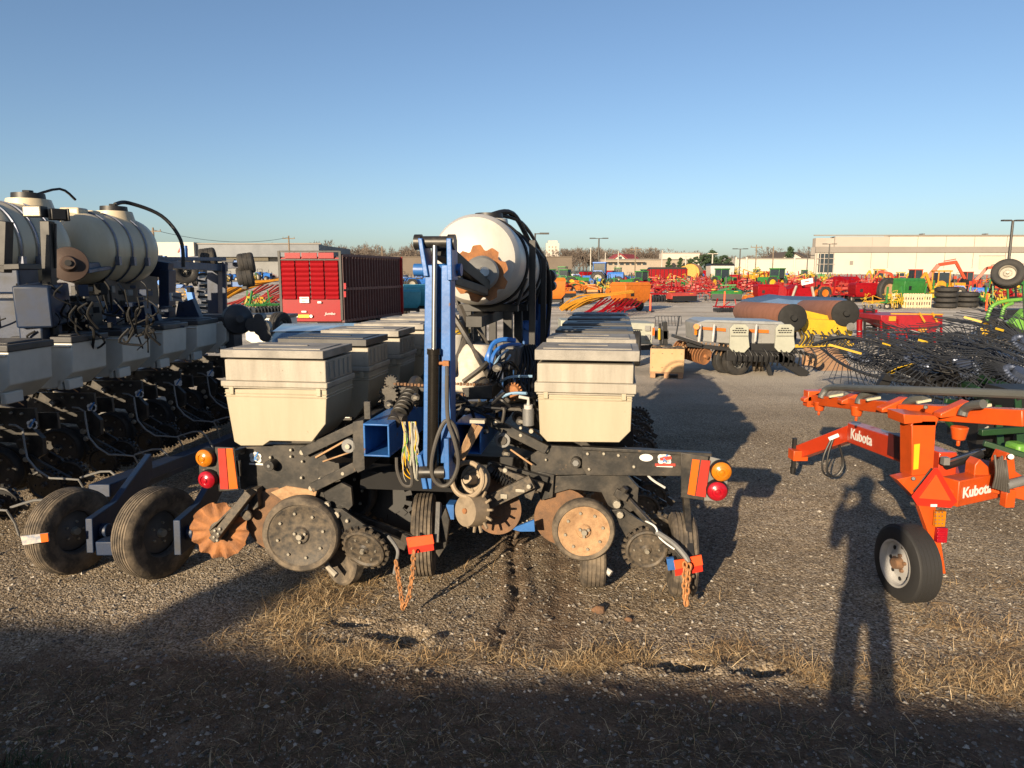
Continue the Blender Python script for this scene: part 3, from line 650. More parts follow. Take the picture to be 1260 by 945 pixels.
for k in range(1, 6):
    o = copy_tree(ur, planter); o.location = (0, PITCHW * k, 0)
    for c_ in kids(o):
        if c_.name.startswith('hopper_lid'):
            c_.data = c_.data.copy(); c_.data.materials[0] = lidgrey if k == 1 else lid_dk
# ---- toolbars -------------------------------------------------------------------------------
def square_tube(mb, c, w_, h_, L, th=.012):
    x0, x1, z0, z1 = c.x - w_ / 2, c.x + w_ / 2, c.z - h_ / 2, c.z + h_ / 2; y0, y1 = c.y, c.y + L
    mb.box((c.x, (y0 + y1) / 2, z1 - th / 2), (w_, L, th)); mb.box((c.x, (y0 + y1) / 2, z0 + th / 2), (w_, L, th))
    mb.box((x0 + th / 2, (y0 + y1) / 2, c.z), (th, L, h_ - 2 * th)); mb.box((x1 - th / 2, (y0 + y1) / 2, c.z), (th, L, h_ - 2 * th))
    mb.box((c.x, y0 + 1.8, c.z), (w_ - 2 * th, .01, h_ - 2 * th))
mb = MB(); square_tube(mb, T(463, 542, -.04), .165, .205, 4.4); mb.build('toolbar', blue, planter, bevel=.004)
mb = MB(); square_tube(mb, T(576, 540, RY - .12), .165, .20, 4.4); mb.build('toolbar', blue, planter, bevel=.004)
mb = MB()
for ly in (1.2, 2.8, 3.9):
    a, b = T(463, 542, 0), T(576, 540, RY); mb.box(((a.x + b.x) / 2, ly, a.z + .02), (b.x - a.x + .3, .16, .16))
mb.build('cross_frame', blue_shade, planter, bevel=.005)
# ---- lamps at the wing ends -----------------------------------------------------------------
def lamp_plate(pl, red, ora, la, lr, ly):
    mb = MB(); plate(mb, pl, ly, .012)
    o = mb.build('lamp_bracket', black, planter, bevel=.003)
    mb = MB(); plate(mb, red, ly - .005, .004); mb.build('red_reflector', refl_r, o)
    mb = MB(); plate(mb, ora, ly - .005, .004); mb.build('orange_reflector', refl_o, o)
    for (u, v), m_, nm in ((la, lens_a, 'amber_lamp'), (lr, lens_r, 'red_lamp')):
        c = T(u, v, ly - .01); r = px((0, 560), (9.3, 560), ly); mb = MB()
        mb.lathe([(r * 1.05, .03), (r * 1.08, -.01), (r * .98, -.02), (r * .93, -.018)], c, (0, 1, 0), 28)
        mb.mat(1).lathe([(r * .96, .0), (r * .97, -.03), (r * .82, -.040), (r * .55, -.046), (r * .50, -.040), (r * .28, -.044), (r * .22, -.050), (0, -.052)], c, (0, 1, 0), 28)
        mb.build(nm, [black_cl, m_], o)
    return o
o = lamp_plate(((264, 550), (288, 551), (294, 603), (269, 605)), ((268, 552), (277, 552), (281, 602), (271, 602)), ((278, 552), (286, 552), (292.5, 601), (282, 602)), (254, 562.5), (257, 589), -.09)
mb = MB(); mb.bar(T(246, 575, -.08), T(296, 576, -.06), .02, .10); mb.bar(T(284, 558, -.07), T(300, 553, .06), .03, .03); mb.build('lamp_carrier', black, o)
o = lamp_plate(((838, 557), (872, 562), (866, 616), (838, 612)), ((863, 566), (874, 567), (868, 612), (856, 610)), ((852, 565), (861, 566), (855, 610), (846, 608)), (887, 579), (882, 603), RY - .08)
mb = MB(); plate(mb, ((874, 562), (893, 567), (897, 582), (892, 608), (884, 616), (866, 616)), RY - .068, .012); mb.build('lamp_carrier', galv, o)
mb = MB(); plate(mb, ((716, 551), (786, 552), (842, 556), (876, 560), (876, 567), (842, 586), (722, 585), (716, 575)), RY + .02, .035)
plate(mb, ((716, 550), (876, 558), (876, 562), (716, 554)), RY - .02, .05)
for u, v in ((723, 558), (743, 558), (761, 560), (780, 574), (725, 577)): mb.mat(1); boltat(mb, u, v, RY + .02, .012, .015); mb.mat(0)
o2 = mb.build('lamp_arm', [black, bolt], planter, bevel=.003)
mb = MB(); decal(mb, 818, 565, RY + .018, .052)
mb.mat(2).bar(T(806, 572, RY + .012), T(831, 572, RY + .012), .003, .016); mb.bar(T(812, 565, RY + .012), T(826, 563, RY + .012), .003, .02)
c = T(795, 563, RY + .018); n_ = 18; mb.mat(0).add([c + Vector((.042 * math.cos(6.283 * k / n_), -.003, .024 * math.sin(6.283 * k / n_))) for k in range(n_)], [tuple(range(n_))])
mb.build('sticker', [white_d, blue_d, red_d], o2)
# front coulter on the left wing
mb = MB(); c = T(270, 653, -.05); r = px((270, 653), (303, 653), -.05); n_ = 72; ax = Vector((.12, -1, 0)).normalized(); x, y, d = mb.frame(ax); rings = []
q = []; f = []
for i, rr in enumerate((0.0, .25, .45, .62, .78, .90, .97, 1.0)):
    for k in range(n_):
        a = 6.283 * k / n_; amp = max(0, (rr - .45)) / .55 * .022
        q.append(c + (x * math.cos(a) + y * math.sin(a)) * max(rr, .001) * r * (1 + .012 * math.cos(13 * a) * (rr > .9)) + d * (amp * math.sin(13 * a)))
for i in range(7):
    for k in range(n_): f.append((i * n_ + k, i * n_ + (k + 1) % n_, (i + 1) * n_ + (k + 1) % n_, (i + 1) * n_ + k))
mb.add(q, f); mb.add([p - d * .006 for p in q], f)
mb.mat(1).lathe([(r * .34, .004), (r * .30, .008), (r * .1, .012), (0, .012)], c, ax, 24)
cb = mb.build('coulter', [rust, black_dusty], planter, ang=60, flip=False)
mb = MB(); mb.bar(T(309, 605, -.06), T(264, 663, -.10), .05, .085, up=(1, 0, .8)); mb.bar(T(301, 612, -.055), T(262, 650, -.09), .012, .10, up=(1, 0, .8))
for u, v in ((266, 652), (270, 656), (265, 660), (272, 650), (269, 664)): boltat(mb.mat(1), u, v, -.125, .012)
mb.mat(0); plate(mb, ((300, 602), (316, 602), (318, 624), (312, 628), (302, 616)), -.02, .10); p = T(304, 634, -.05); mb.lathe([(.02, -.01), (.034, -.01), (.034, .01), (.02, .01)], p, AY, 14)
mb.build('coulter_arm', [black_dusty, bolt], cb, bevel=.004)
# ---- marker arm folded upright in the middle ------------------------------------------------
MY = -.16
def ubox(mb, u0, u1, v0, v1, ly0, ly1):
    a, b, c = T(u0, v1, ly0), T(u1, v1, ly0), T(u0, v0, ly0)
    mb.box(((a.x + b.x) / 2, (ly0 + ly1) / 2, (a.z + c.z) / 2), (b.x - a.x, ly1 - ly0, c.z - a.z))
def slant(mb, u0a, u1a, va, u0b, u1b, vb, ly, dep):
    mb.prism([T(u0a, va, ly), T(u1a, va, ly), T(u1b, vb, ly), T(u0b, vb, ly)], (0, dep, 0))
mb = MB()
slant(mb, 523, 534, 326, 520, 531, 602, MY, .13); slant(mb, 543, 554, 326, 542, 555, 570, MY, .13)
slant(mb, 523, 553, 330, 521, 553, 560, MY + .10, .02)
slant(mb, 514, 519, 293, 521, 527, 340, MY - .02, .16); slant(mb, 549, 555, 293, 550, 556, 345, MY - .02, .16)
slant(mb, 513, 518, 560, 520, 526, 602, MY - .02, .16); slant(mb, 546, 552, 540, 546, 553, 590, MY - .04, .16)
marker = mb.build('marker_arm', blue, planter, bevel=.004)
mb = MB(); a, b = T(515, 298, MY + .04), T(556, 298, MY + .04); mb.cyl(a, b, .034, n=16); mb.cyl(a - AX * .02, a + AX * .02, .044, n=14); mb.cyl(b - AX * .02, b + AX * .02, .044, n=14)
a, b = T(517, 581, MY - .02), T(548, 581, MY - .02); mb.cyl(a, b, .036, n=16); mb.build('pivot_pin', black, marker)
mb = MB(); a, b = T(510, 332, MY + .14), T(568, 332, MY + .14); mb.cyl(a, b, .036, n=18); mb.build('cross_tube', blue, marker)
mb = MB(); mb.cyl(T(532.5, 575, MY - .02), T(534, 430, MY - .02), .034, n=20); mb.cyl(T(534, 436, MY - .02), T(534, 429, MY - .02), .040, n=20)
mb.mat(1).cyl(T(534, 432, MY - .02), T(535, 302, MY - .0), .0155, n=14)
mb.mat(2).cyl(T(538, 447, MY - .02), T(550, 447, MY - .03), .010, n=8); mb.box(T(549, 447, MY - .03), (.035, .03, .03))
mb.build('hydraulic_cylinder', [mk('dark_cylinder_steel', (.03, .026, .022), .25, metal=.5, var=.2), steel, rust], marker)
mb = MB(); mb.cyl(T(550, 450, MY - .04), T(550, 466, MY - .04), .011, n=10); mb.mat(1)
mb.tube([T(550, 462, MY - .04), T(550, 495, MY - .05), T(552, 520, MY - .06), T(560, 545, MY - .07), T(564, 570, MY - .06), T(556, 592, MY - .05), T(545, 598, MY - .04), T(534, 590, MY - .05), T(531, 572, MY - .06), T(536, 545, MY - .07), T(545, 522, MY - .06), T(553, 518, MY - .05), T(561, 530, MY - .04), T(563, 552, MY - .02), T(556, 575, .0)], .0125, 8, 5)
mb.build('hydraulic_hose', [steel, grey_hose], marker)
# second leaf of the marker arm and its notched disc beside the tank
DY = 0.62
mb = MB(); mb.bar(T(540, 306, MY + .1), T(598, 352, DY - .05), .09, .085, w2=.07, h2=.06); mb.bar(T(566, 346, DY - .3), T(606, 362, DY + .1), .05, .07)
mb.bar(T(556, 345, MY + .14), T(596, 358, DY - .1), .05, .05)
leaf = mb.build('folding_arm', black_cl, marker, bevel=.004)
mb = MB(); c = T(591, 337, DY); r = px((591, 337), (622, 337), DY); ax = Vector((.42, -1, .12)).normalized(); x, y, d = mb.frame(ax); pts = []
for k in range(90):
    a = 6.283 * k / 90; q_ = math.cos(9 * a + .6); pts.append(c + (x * math.cos(a) + y * math.sin(a)) * r * (1.12 - .20 * max(0.0, q_) ** .7))
mb.prism(pts, d * .012); mb.build('notched_disc', rust, marker)
mb = MB(); mb.lathe([(0, .10), (r * .55, .09), (r * .66, .07), (r * .68, .0), (r * .6, -.01)], c, ax, 28); mb.mat(1).cyl(c + ax * .09, c + ax * .14, r * .22, r * .18, 12); mb.build('disc_hub', [galv, steel], marker)
# ---- liquid tank ----------------------------------------------------------------------------
A_ = T(584, 319, 0.95); B_ = T(632, 335, 3.05); axv = (B_ - A_).normalized(); tr = px((526, 319), (640, 319), 0.95) / 2 * .97; Lt = (B_ - A_).length
mb = MB(); prof = [(0, -.10), (tr * .35, -.09), (tr * .68, -.055), (tr * .90, -.015), (tr * .985, .05)]
t = .05
nb = 5
for k in range(nb):
    t0 = .05 + (Lt - .1) * k / nb; t1 = .05 + (Lt - .1) * (k + 1) / nb
    prof += [(tr, t0 + .02), (tr, t1 - .06), (tr * .965, t1 - .05), (tr * .965, t1 - .02)]
prof += [(tr * .985, Lt - .02), (tr * .9, Lt + .05), (tr * .5, Lt + .12), (0, Lt + .13)]
mb.lathe(prof, A_, axv, 48); tank = mb.build('tank', tankw, planter, ang=25)
mb = MB(); c = A_ + axv * .62 + AZ * tr * .98; mb.cyl(c - AZ * .04, c + AZ * .03, .16, .15, 20); mb.mat(1).cyl(c + AZ * .03, c + AZ * .075, .115, .11, 20); mb.build('tank_lid', [tankw, black_cl], tank)
mb = MB(); x, y, d = mb.frame(axv)
for t in (.42, .95, 1.45, 1.95, 2.3):
    pts = [A_ + d * t + (x * math.cos(a) + y * math.sin(a)) * (tr + .008) for a in [2 * math.pi * k / 40 for k in range(40)]]
    mb.tube(pts, .013, 5, closed=True)
mb.build('strap', black_cl, tank)
mb = MB()
for t in (.55, 1.2, 1.8):
    c = A_ + d * t
    mb.box(c + Vector((.0, 0, -tr - .02)), (tr * 1.5, .08, .06)); mb.bar(c + Vector((tr * .72, 0, -tr)), c + Vector((tr * .95, 0, -tr * .35)), .02, .09, up=(0, 1, 0)); mb.bar(c + Vector((-tr * .72, 0, -tr)), c + Vector((-tr * .95, 0, -tr * .35)), .02, .09, up=(0, 1, 0))
    for sx_ in (-.5, .5): mb.bar(c + Vector((tr * sx_, 0, -tr)), Vector((c.x + tr * sx_, c.y, T(585, 470, 1.9).z)), .07, .07)
mb.box(A_ + d * 1.15 + AZ * (-tr - .07), (.12, 2.3, .08)); mb.build('tank_cradle', black_cl, planter, bevel=.003)
mb = MB(); mb.bar(A_ + d * .55 + Vector((tr + .03, 0, tr * .55)), A_ + d * .55 + Vector((tr + .03, 0, -tr * 2.1)), .05, .04); mb.bar(A_ + d * 1.5 + Vector((tr + .03, 0, tr * .3)), A_ + d * 1.5 + Vector((tr + .03, 0, -tr * 2.2)), .05, .04)
mb.mat(1).bar(T(587, 372, 1.6), T(587, 428, 1.6), .055, .055); mb.box(T(592, 424, 1.55), (.19, .1, .06))
mb.build('tank_post', [black_cl, galv], planter, bevel=.003)
mb = MB(); mb.tube([A_ + d * .62 + AZ * (tr + .05), A_ + d * .9 + AZ * (tr + .1) + AX * .15, A_ + d * 1.4 + AZ * tr * .7 + AX * tr * .75, A_ + d * 1.7 + AX * (tr + .05), A_ + d * 1.8 + AX * (tr + .06) - AZ * tr * 1.2, A_ + d * 1.8 + AX * tr - AZ * tr * 2.2], .022, 8, 6)
mb.tube([A_ + d * .62 + AZ * (tr + .06), A_ + d * 1.1 + AZ * (tr + .05) + AX * .2, A_ + d * 2.2 + AZ * tr * .55 + AX * tr * .85, A_ + d * 2.4 + AX * tr], .016, 8, 6)
mb.build('tank_hose', black_cl, planter)
# ---- far mast, valve blocks -------------------------------------------------------------
mb = MB(); slant(mb, 663, 677, 372, 660, 674, 445, 2.9, .14); slant(mb, 655, 668, 365, 655, 666, 440, 3.1, .1); mb.build('marker_mast', blue, planter, bevel=.005)
mb = MB(); slant(mb, 662, 679, 332, 662, 678, 374, 2.88, .16)
for u, v, r in ((668, 333, .06), (676, 340, .07), (677, 352, .06), (664, 343, .06)): p = T(u, v, 2.85); mb.cyl(p, p + AY * .2, r * .85, n=12)
mb.build('mast_pivot', black_cl, planter, bevel=.006)
mb = MB(); ubox(mb, 636, 658, 395, 424, 2.6, 2.8); mb.mat(1)
for u, v in ((640, 401), (651, 401)): p = T(u, v, 2.6); mb.cyl(p, p - AY * .04, .045, n=16)
mb.build('valve_block', [blue, tblue], planter, bevel=.006)
# grey meter box with its bracket
mb = MB(); ubox(mb, 614, 634, 430, 455, 1.0, 1.22); ubox(mb, 616, 640, 426, 452, 1.05, 1.3); mb.build('control_box', mk('grey_box_plastic', (.11, .11, .11), .5, var=.3), planter, bevel=.015)
# white sack of seed lying in the frame and the yellow-rimmed pail beside it
mb = MB(); c = T(580, 452, .95); mb.loft([[c + Vector((a * .15 * math.cos(t) + s_ * .05, b * .11 * math.sin(t), s_ * .17)) for t in [k * 6.283 / 16 for k in range(16)]] for s_, a, b in ((-1, .75, .8), (-.85, .95, 1), (-.3, 1.0, 1), (.4, .88, .95), (.85, .72, .8), (1, .6, .6))])
mb.v = [q_ + Vector((.014 * noise.noise(q_ * 9), .014 * noise.noise(q_ * 9 + Vector((5, 0, 0))), .014 * noise.noise(q_ * 11))) for q_ in mb.v]
mb.build('seed_sack', cwhite, planter, ang=70)
mb = MB()
for i in range(6):
    z0 = .34 - .055 * i; c = T(585, 465, .80); mb.box(c + Vector((-.10 + .012 * (i % 3) + .02 * i, -.012, .0 - .03 * i + .10)), (.018 + .02 * (i % 2), .002, .006)) if False else None
mb.lathe([(.10, 0), (.13, .16), (.135, .17), (.135, .19)], T(556, 440, 1.15), AZ, 24); mb.mat(1).lathe([(.137, .185), (.145, .19), (.145, .215), (.12, .22)], T(556, 440, 1.15), AZ, 24); mb.build('pail', [tankw, yellow], planter)
# roller chain, shafts, chain guards across the middle
mb = MB()
for v, u0, u1, ly in ((473, 484, 522, .5), (473, 553, 606, .55), (486, 562, 584, .6)):
    a, b = T(u0, v - 1, ly), T(u1, v + 1, ly); n_ = int((b - a).length / .022)
    for k in range(n_):
        p = a.lerp(b, (k + .5) / n_); mb.box(p, (.016, .022, .020 if k % 2 else .014))
mb.build('roller_chain', rust_dk, planter)
mb = MB(); ubox(mb, 486, 522, 476, 500, .55, .57); ubox(mb, 583, 606, 475, 491, .5, .9); plate(mb, ((568, 478), (606, 474), (606, 490), (575, 492)), .45, .02)
for u, v, r in ((478, 486, .07), (481, 470, .05)): p = T(u, v, .5); mb.star(p, AY, r * .8, r, 14, .02, .5)
ubox(mb, 448, 456, 494, 516, .0, .02); mb.cyl(T(484, 520, .1), T(505, 482, .5), .045, .04, 14); mb.cyl(T(499, 500, .3), T(512, 470, .7), .05, .05, 14); mb.cyl(T(484, 512, .16), T(498, 516, .12), .03, n=10)
for k in range(6): mb.lathe([(.052, -.006), (.058, 0), (.052, .006)], T(491 + k * 2.6, 510 - k * 4.6, .18 + k * .05), T(505, 482, .5) - T(484, 520, .1), 14)
mb.box(T(600, 500, .6), (.5, .2, .03)); mb.cyl(T(420, 500, 1.3), T(620, 498, 1.5), .02, n=8); mb.cyl(T(590, 505, .5), T(655, 488, .8), .035, n=10)
mb.build('drive_shaft', black, planter, bevel=.003)
# canister with elbow on the right wing, rusty gear
mb = MB(); c = T(650, 523, .25); mb.cyl(c, c + AZ * .105, .036, n=18); mb.mat(1).cyl(c + AZ * .105, c + AZ * .13, .028, n=14); mb.tube([c + AZ * .13, c + AZ * .17, c + AZ * .18 - AX * .06], .011, 8); mb.build('air_canister', [galv, tankw], planter)
mb = MB(); c = T(631, 482, .55); mb.star(c, AY, .05, .062, 16, .03, .5); mb.lathe([(0, -.02), (.04, -.02), (.05, 0), (.05, .03)], c, AY, 18); mb.build('chain_sprocket', rust, planter)
mb = MB()
for u, v, r in ((545, 486, .03), (612, 452, .03), (640, 517, .025), (596, 528, .03), (512, 488, .025), (480, 497, .03), (622, 556, .02)):
    p = T(u, v, .32); mb.cyl(p, p - AY * .05, r, r * .8, 10); mb.mat(1).cyl(p - AY * .04, p - AY * .06 + AX * .03, .012, n=7); mb.mat(0)
mb.build('fitting', [black, bolt], planter)
# bundles of hoses and wires
def hoses(name, mats_, lines, r):
    mb = MB()
    for i, (pts, mi) in enumerate(lines): mb.mat(mi).tube([T(*p) for p in pts], r if not isinstance(r, list) else r[i], 6, 5)
    return mb.build(name, mats_, planter)
ln = []; r_ = random.Random(4)
for k in range(26):
    u = 496 + r_.random() * 18; b = 565 + r_.random() * 30; mi = r_.choice((0, 0, 0, 1, 2, 3, 4, 4, 0))
    ln.append((((u - 2, 519, -.02), (u + r_.uniform(-3, 3), 540, -.06), (u + r_.uniform(-4, 4), b - 12, -.07), (u + r_.uniform(-2, 10), b, -.05)), mi))
ln += [(((488, 563, -.06), (489, 580, -.07), (496, 596, -.08), (506, 597, -.08), (506, 580, -.07), (501, 560, -.06), (500, 530, -.04)), 4), (((506, 520, -.04), (508, 560, -.08), (512, 590, -.08), (513, 560, -.06)), 0)]
hoses('wire_bundle', [hose_pale, ltgreen, refl_y, black_cl, grey_hose], ln, [.0034] * 26 + [.010, .007])
ln = [(((604, 460, .9), (601, 440, .85), (606, 424, .9), (618, 418, .95), (634, 419, 1.0)), 0), (((606, 470, .9), (605, 445, .8), (612, 430, .85), (626, 424, .9), (640, 424, 1.0)), 0), (((615, 470, .8), (620, 450, .75), (628, 437, .85)), 1),
      (((612, 472, .8), (628, 464, .7), (655, 463, .7)), 1), (((612, 490, .4), (630, 484, .4), (648, 484, .35)), 1), (((602, 466, .9), (598, 445, .85), (603, 430, .9)), 0), (((610, 472, .85), (606, 455, .8), (614, 440, .85), (625, 430, .9)), 1)]
ln += [(((600 + k * 3, 465 + k, .7), (606 + 5 * k, 452 - k * 2, .65), (622 + 4 * k, 440 + k * 4, .8)), 2) for k in range(5)]
ln += [(((640 + 3 * k, 425, 1.3), (642 + 4 * k, 445, 1.1), (636 + 5 * k, 470, .9), (645 + 2 * k, 490, .8)), 2) for k in range(7)]
hoses('air_hose', [tblue, mk('pale_blue_hose', (.25, .42, .62), .4, var=.2), black_cl], ln, [.018, .014, .008, .010, .010, .016, .009] + [.008] * 5 + [.012] * 7)
ln = [(((566, 378, 1.2), (572, 395, 1.1), (571, 420, 1.0), (562, 445, .9), (555, 460, .8)), 0), (((584, 395, 1.2), (596, 418, 1.2), (606, 436, 1.1)), 0), (((556, 386, 1.0), (580, 425, .9), (606, 470, .7)), 1), (((570, 470, .7), (590, 455, .72), (600, 446, .75)), 1), (((556, 425, .9), (560, 412, .9), (566, 408, .95)), 2)]
hoses('suction_hose', [grey_hose, black, steel], ln, [.026, .02, .022, .02, .005])
ln = []
for k in range(14):
    u = 560 + r_.random() * 55; v = 488 + r_.random() * 22; ln.append((((u, v, .35), (u + r_.uniform(-14, 14), v + r_.uniform(-10, 5), .28), (u + r_.uniform(-20, 25), v + r_.uniform(0, 18), .3)), r_.choice((0, 0, 1))))
for k in range(10):
    u = 585 + r_.random() * 70; v = 425 + r_.random() * 70; ln.append((((u, v, .75), (u + r_.uniform(-8, 8), v + 12, .7), (u + r_.uniform(-14, 18), v + r_.uniform(20, 36), .75)), r_.choice((0, 0, 1))))
hoses('cable_loom', [black_cl, grey_hose], ln, .010)
mb = MB()                                # rusty stays from the right toolbar
mb.bar(T(584, 522, .0), T(566, 560, -.06), .012, .03); mb.bar(T(591, 524, .0), T(568, 565, -.05), .012, .03); mb.mat(1).box(T(588, 518, .0), (.09, .05, .02)); mb.build('stay', [rust_tan, bolt], planter)
# ---- cleaner wheels, coil and spring under the right toolbar --------------------------------
mb = MB(); c = T(612, 627, .28); r = px((612, 627), (642, 627), .28); mb.lathe([(0, -.015), (r * .3, -.015), (r * .34, -.006), (r, -.002), (r, .004), (0, .006)], c, (.10, 1, -.25), 40); mb.build('opener_disc', rust_dk, planter)
mb = MB(); c = T(600, 604, .42); mb.lathe([(0, -.01), (.13, -.004), (.13, .004), (0, .006)], c, (-.2, 1, -.2), 36); mb.build('opener_disc', rust_dk, planter)
mb = MB(); c = T(580, 628, .0); ax = Vector((-.75, -1, .2)).normalized(); r = .105
mb.lathe([(r * .55, .05), (r * .9, .05), (r * .95, .0), (r * .95, -.06), (r * .8, -.07)], c, ax, 30); mb.lathe([(0, .02), (r * .3, .03), (r * .6, .01)], c, ax, 20); mb.star(c - ax * .05, ax, r * .9, r * 1.35, 14, .012, .4, tip=True)
mb.mat(1).cyl(c + ax * .02, c + ax * .06, .018, n=8); mb.build('row_cleaner', [mk('dusty_steel', (.34, .27, .19), .6, metal=.2, var=.4, scale=12), rust], planter)
mb = MB(); c = T(575, 590, .02); ax = Vector((-.3, -1, .3)).normalized(); x, y, d = mb.frame(ax)
for rr in (.105, .082, .056): mb.tube([c + (x * math.cos(a) + y * math.sin(a)) * rr - d * .1 * (rr < .1) for a in [k * 6.283 / 28 for k in range(28)]], .016, 8, closed=True)
mb.lathe([(0, .0), (.03, .0), (.03, -.09), (.10, -.10), (.10, -.12)], c, ax, 24); mb.build('cable_coil', mk('cream_hose', (.36, .28, .19), .6, var=.3), planter)
mb = MB(); a, b = T(606, 582, .22), T(642, 604, .2); x, y, d = mb.frame(b - a); n_ = 110; L_ = (b - a).length
mb.tube([a + d * L_ * k / n_ + (x * math.cos(k * .62) + y * math.sin(k * .62)) * .032 for k in range(n_)], .007, 6); mb.cyl(a - d * .04, a, .045, n=12); mb.cyl(a, b, .012, n=8); mb.build('spring', black_cl, planter)
mb = MB(); mb.bar(T(596, 620, .16), T(655, 592, .16), .04, .085); mb.bar(T(612, 580, .24), T(668, 600, .24), .03, .06); mb.bar(T(572, 585, .1), T(598, 615, .1), .03, .05); plate(mb, ((640, 594), (660, 600), (654, 616), (646, 612)), .2, .02)
for u, v in ((651, 598), (622, 578)): boltat(mb.mat(1), u, v, .13, .018); mb.mat(0)
mb.mat(1).box(T(620, 611, .135), (.045, .006, .03)); mb.box(T(640, 604, .135), (.06, .006, .02)); mb.build('cleaner_arm', [black_dusty, bolt], planter, bevel=.003)
mb = MB(); plate(mb, ((628, 651), (657, 640), (658, 654), (640, 654)), .25, .02); mb.box(T(556, 627, .3), (.05, .1, .1)); mb.build('foot_plate', blue, planter)
mb = MB()
for u, v, r in ((480, 612, .16), (490, 640, .14), (470, 622, .12)): mb.star(T(u, v, .5), (.1, -1, .1), r * .72, r, 12, .02, .45)
mb.build('row_cleaner', black_cl, planter)
mb = MB(); mb.bar(T(444, 585, .3), T(560, 590, .5), .2, .12); mb.box(T(490, 580, 1.2), (.9, .5, .35)); mb.box(T(600, 570, 1.6), (1.0, .5, .25)); mb.build('lower_frame', black_cl, planter)
# ---- carrying wheels ------------------------------------------------------------------------
def carry(u, v_bottom, r, w_, toe=0.0, tm=None, dy_=.28):
    g = on_ground(u, v_bottom); c = PRI @ (Vector((g.x, g.y + dy_ * r, 0)) - PO); c.z = r + .0
    return rubber_wheel(planter, c, r, w_, Vector((math.cos(toe), math.sin(toe), 0)), tm or rubber_dusty, black_cl, 'carrying_wheel', 4)
w1 = carry(522, 711, .285, .15, R(10)); w2 = carry(730, 724, .20, .165, R(5)); w3 = carry(840, 736, .27, .165, R(2))
def marker_flag(pts, blue_pts, ly, bend):
    mb = MB(); mb.mat(0); plate(mb, pts, ly, .01); mb.mat(1); plate(mb, [(u, v + (8 if k > 1 else 0)) for k, (u, v) in enumerate(pts)], ly + .006, .008)
    if blue_pts: mb.mat(2); plate(mb, blue_pts, ly + .002, .03)
    return mb.build('orange_reflector', [smv_o, smv_r, blue], planter)
marker_flag(((500, 662), (532, 658), (534, 669), (503, 674)), None, -.16, 0); marker_flag(((829, 690), (843, 688), (845, 698), (831, 701)), ((820, 688), (829, 687), (831, 701), (822, 702)), -.13 + .2, 0)
marker_flag(((848, 686), (863, 683), (865, 695), (850, 698)), None, .07, 0)
mb = MB(); mb.bar(T(495, 660, -.12), T(505, 668, -.15), .02, .05); mb.bar(T(540, 618, .0), T(538, 668, -.1), .03, .07); plate(mb, ((535, 655), (548, 625), (553, 640), (549, 672), (540, 686), (536, 680)), -.05, .03)
mb.bar(T(770, 612, .35), T(850, 700, .12), .03, .035); mb.bar(T(843, 600, .5), T(850, 690, .15), .04, .06); mb.build('wheel_fork', black, planter, bevel=.003)
# closing-wheel handles and drag chains
mb = MB(); mb.tube([T(478, 660, -.1), T(489, 676, -.17), T(488, 690, -.18), T(485, 706, -.19)], .011, 8, 5); mb.tube([T(808, 655, .2), T(828, 668, .12), T(843, 684, .06), T(847, 692, .04)], .017, 8, 5); mb.mat(1).tube([T(792, 640, .28), T(806, 648, .2), T(812, 662, .18), T(830, 676, .14)], .006, 6, 5); mb.tube([T(818, 600, .4), T(800, 588, .35), T(790, 572, .33)], .008, 6, 5)
mb.build('handle', [galv, white_d], planter)
def chain(pts, parent, link=.042, wr=.0055):
    """links of round wire, every other one turned."""
    mb = MB(); pts = [Vector(p) for p in pts]; L = [0]
    for a, b in zip(pts, pts[1:]): L.append(L[-1] + (b - a).length)
    n_ = int(L[-1] / (link * .72)); side = True
    for k in range(n_):
        s_ = (k + .5) / n_ * L[-1]; i = max(j for j in range(len(L) - 1) if L[j] <= s_); d = (pts[i + 1] - pts[i]).normalized(); c = pts[i] + d * (s_ - L[i])
        x, y, _ = mb.frame(d); e = (x * .8 + y * .6) if k % 2 else (x * -.6 + y * .8)
        mb.tube([c + d * math.cos(a) * link / 2 + e * math.sin(a) * link * .30 for a in [q_ * 6.283 / 10 for q_ in range(10)]], wr, 5, closed=True)
    return mb.build('chain', mk('rusty_chain', (.52, .24, .09), .7, scale=20, col2=(.25, .12, .06), metal=.2), parent, ang=60)
chain([T(487, 690, -.2), T(491, 715, -.2), T(496, 748, -.2), T(503, 735, -.2), T(508, 705, -.2), T(509, 678, -.2)], planter)
chain([T(848, 694, .02), T(846, 720, .02), T(844, 745, .02)], planter, .046, .0065); chain([T(843, 692, .02), T(842, 722, .03), T(844, 745, .02)], planter, .046, .006)
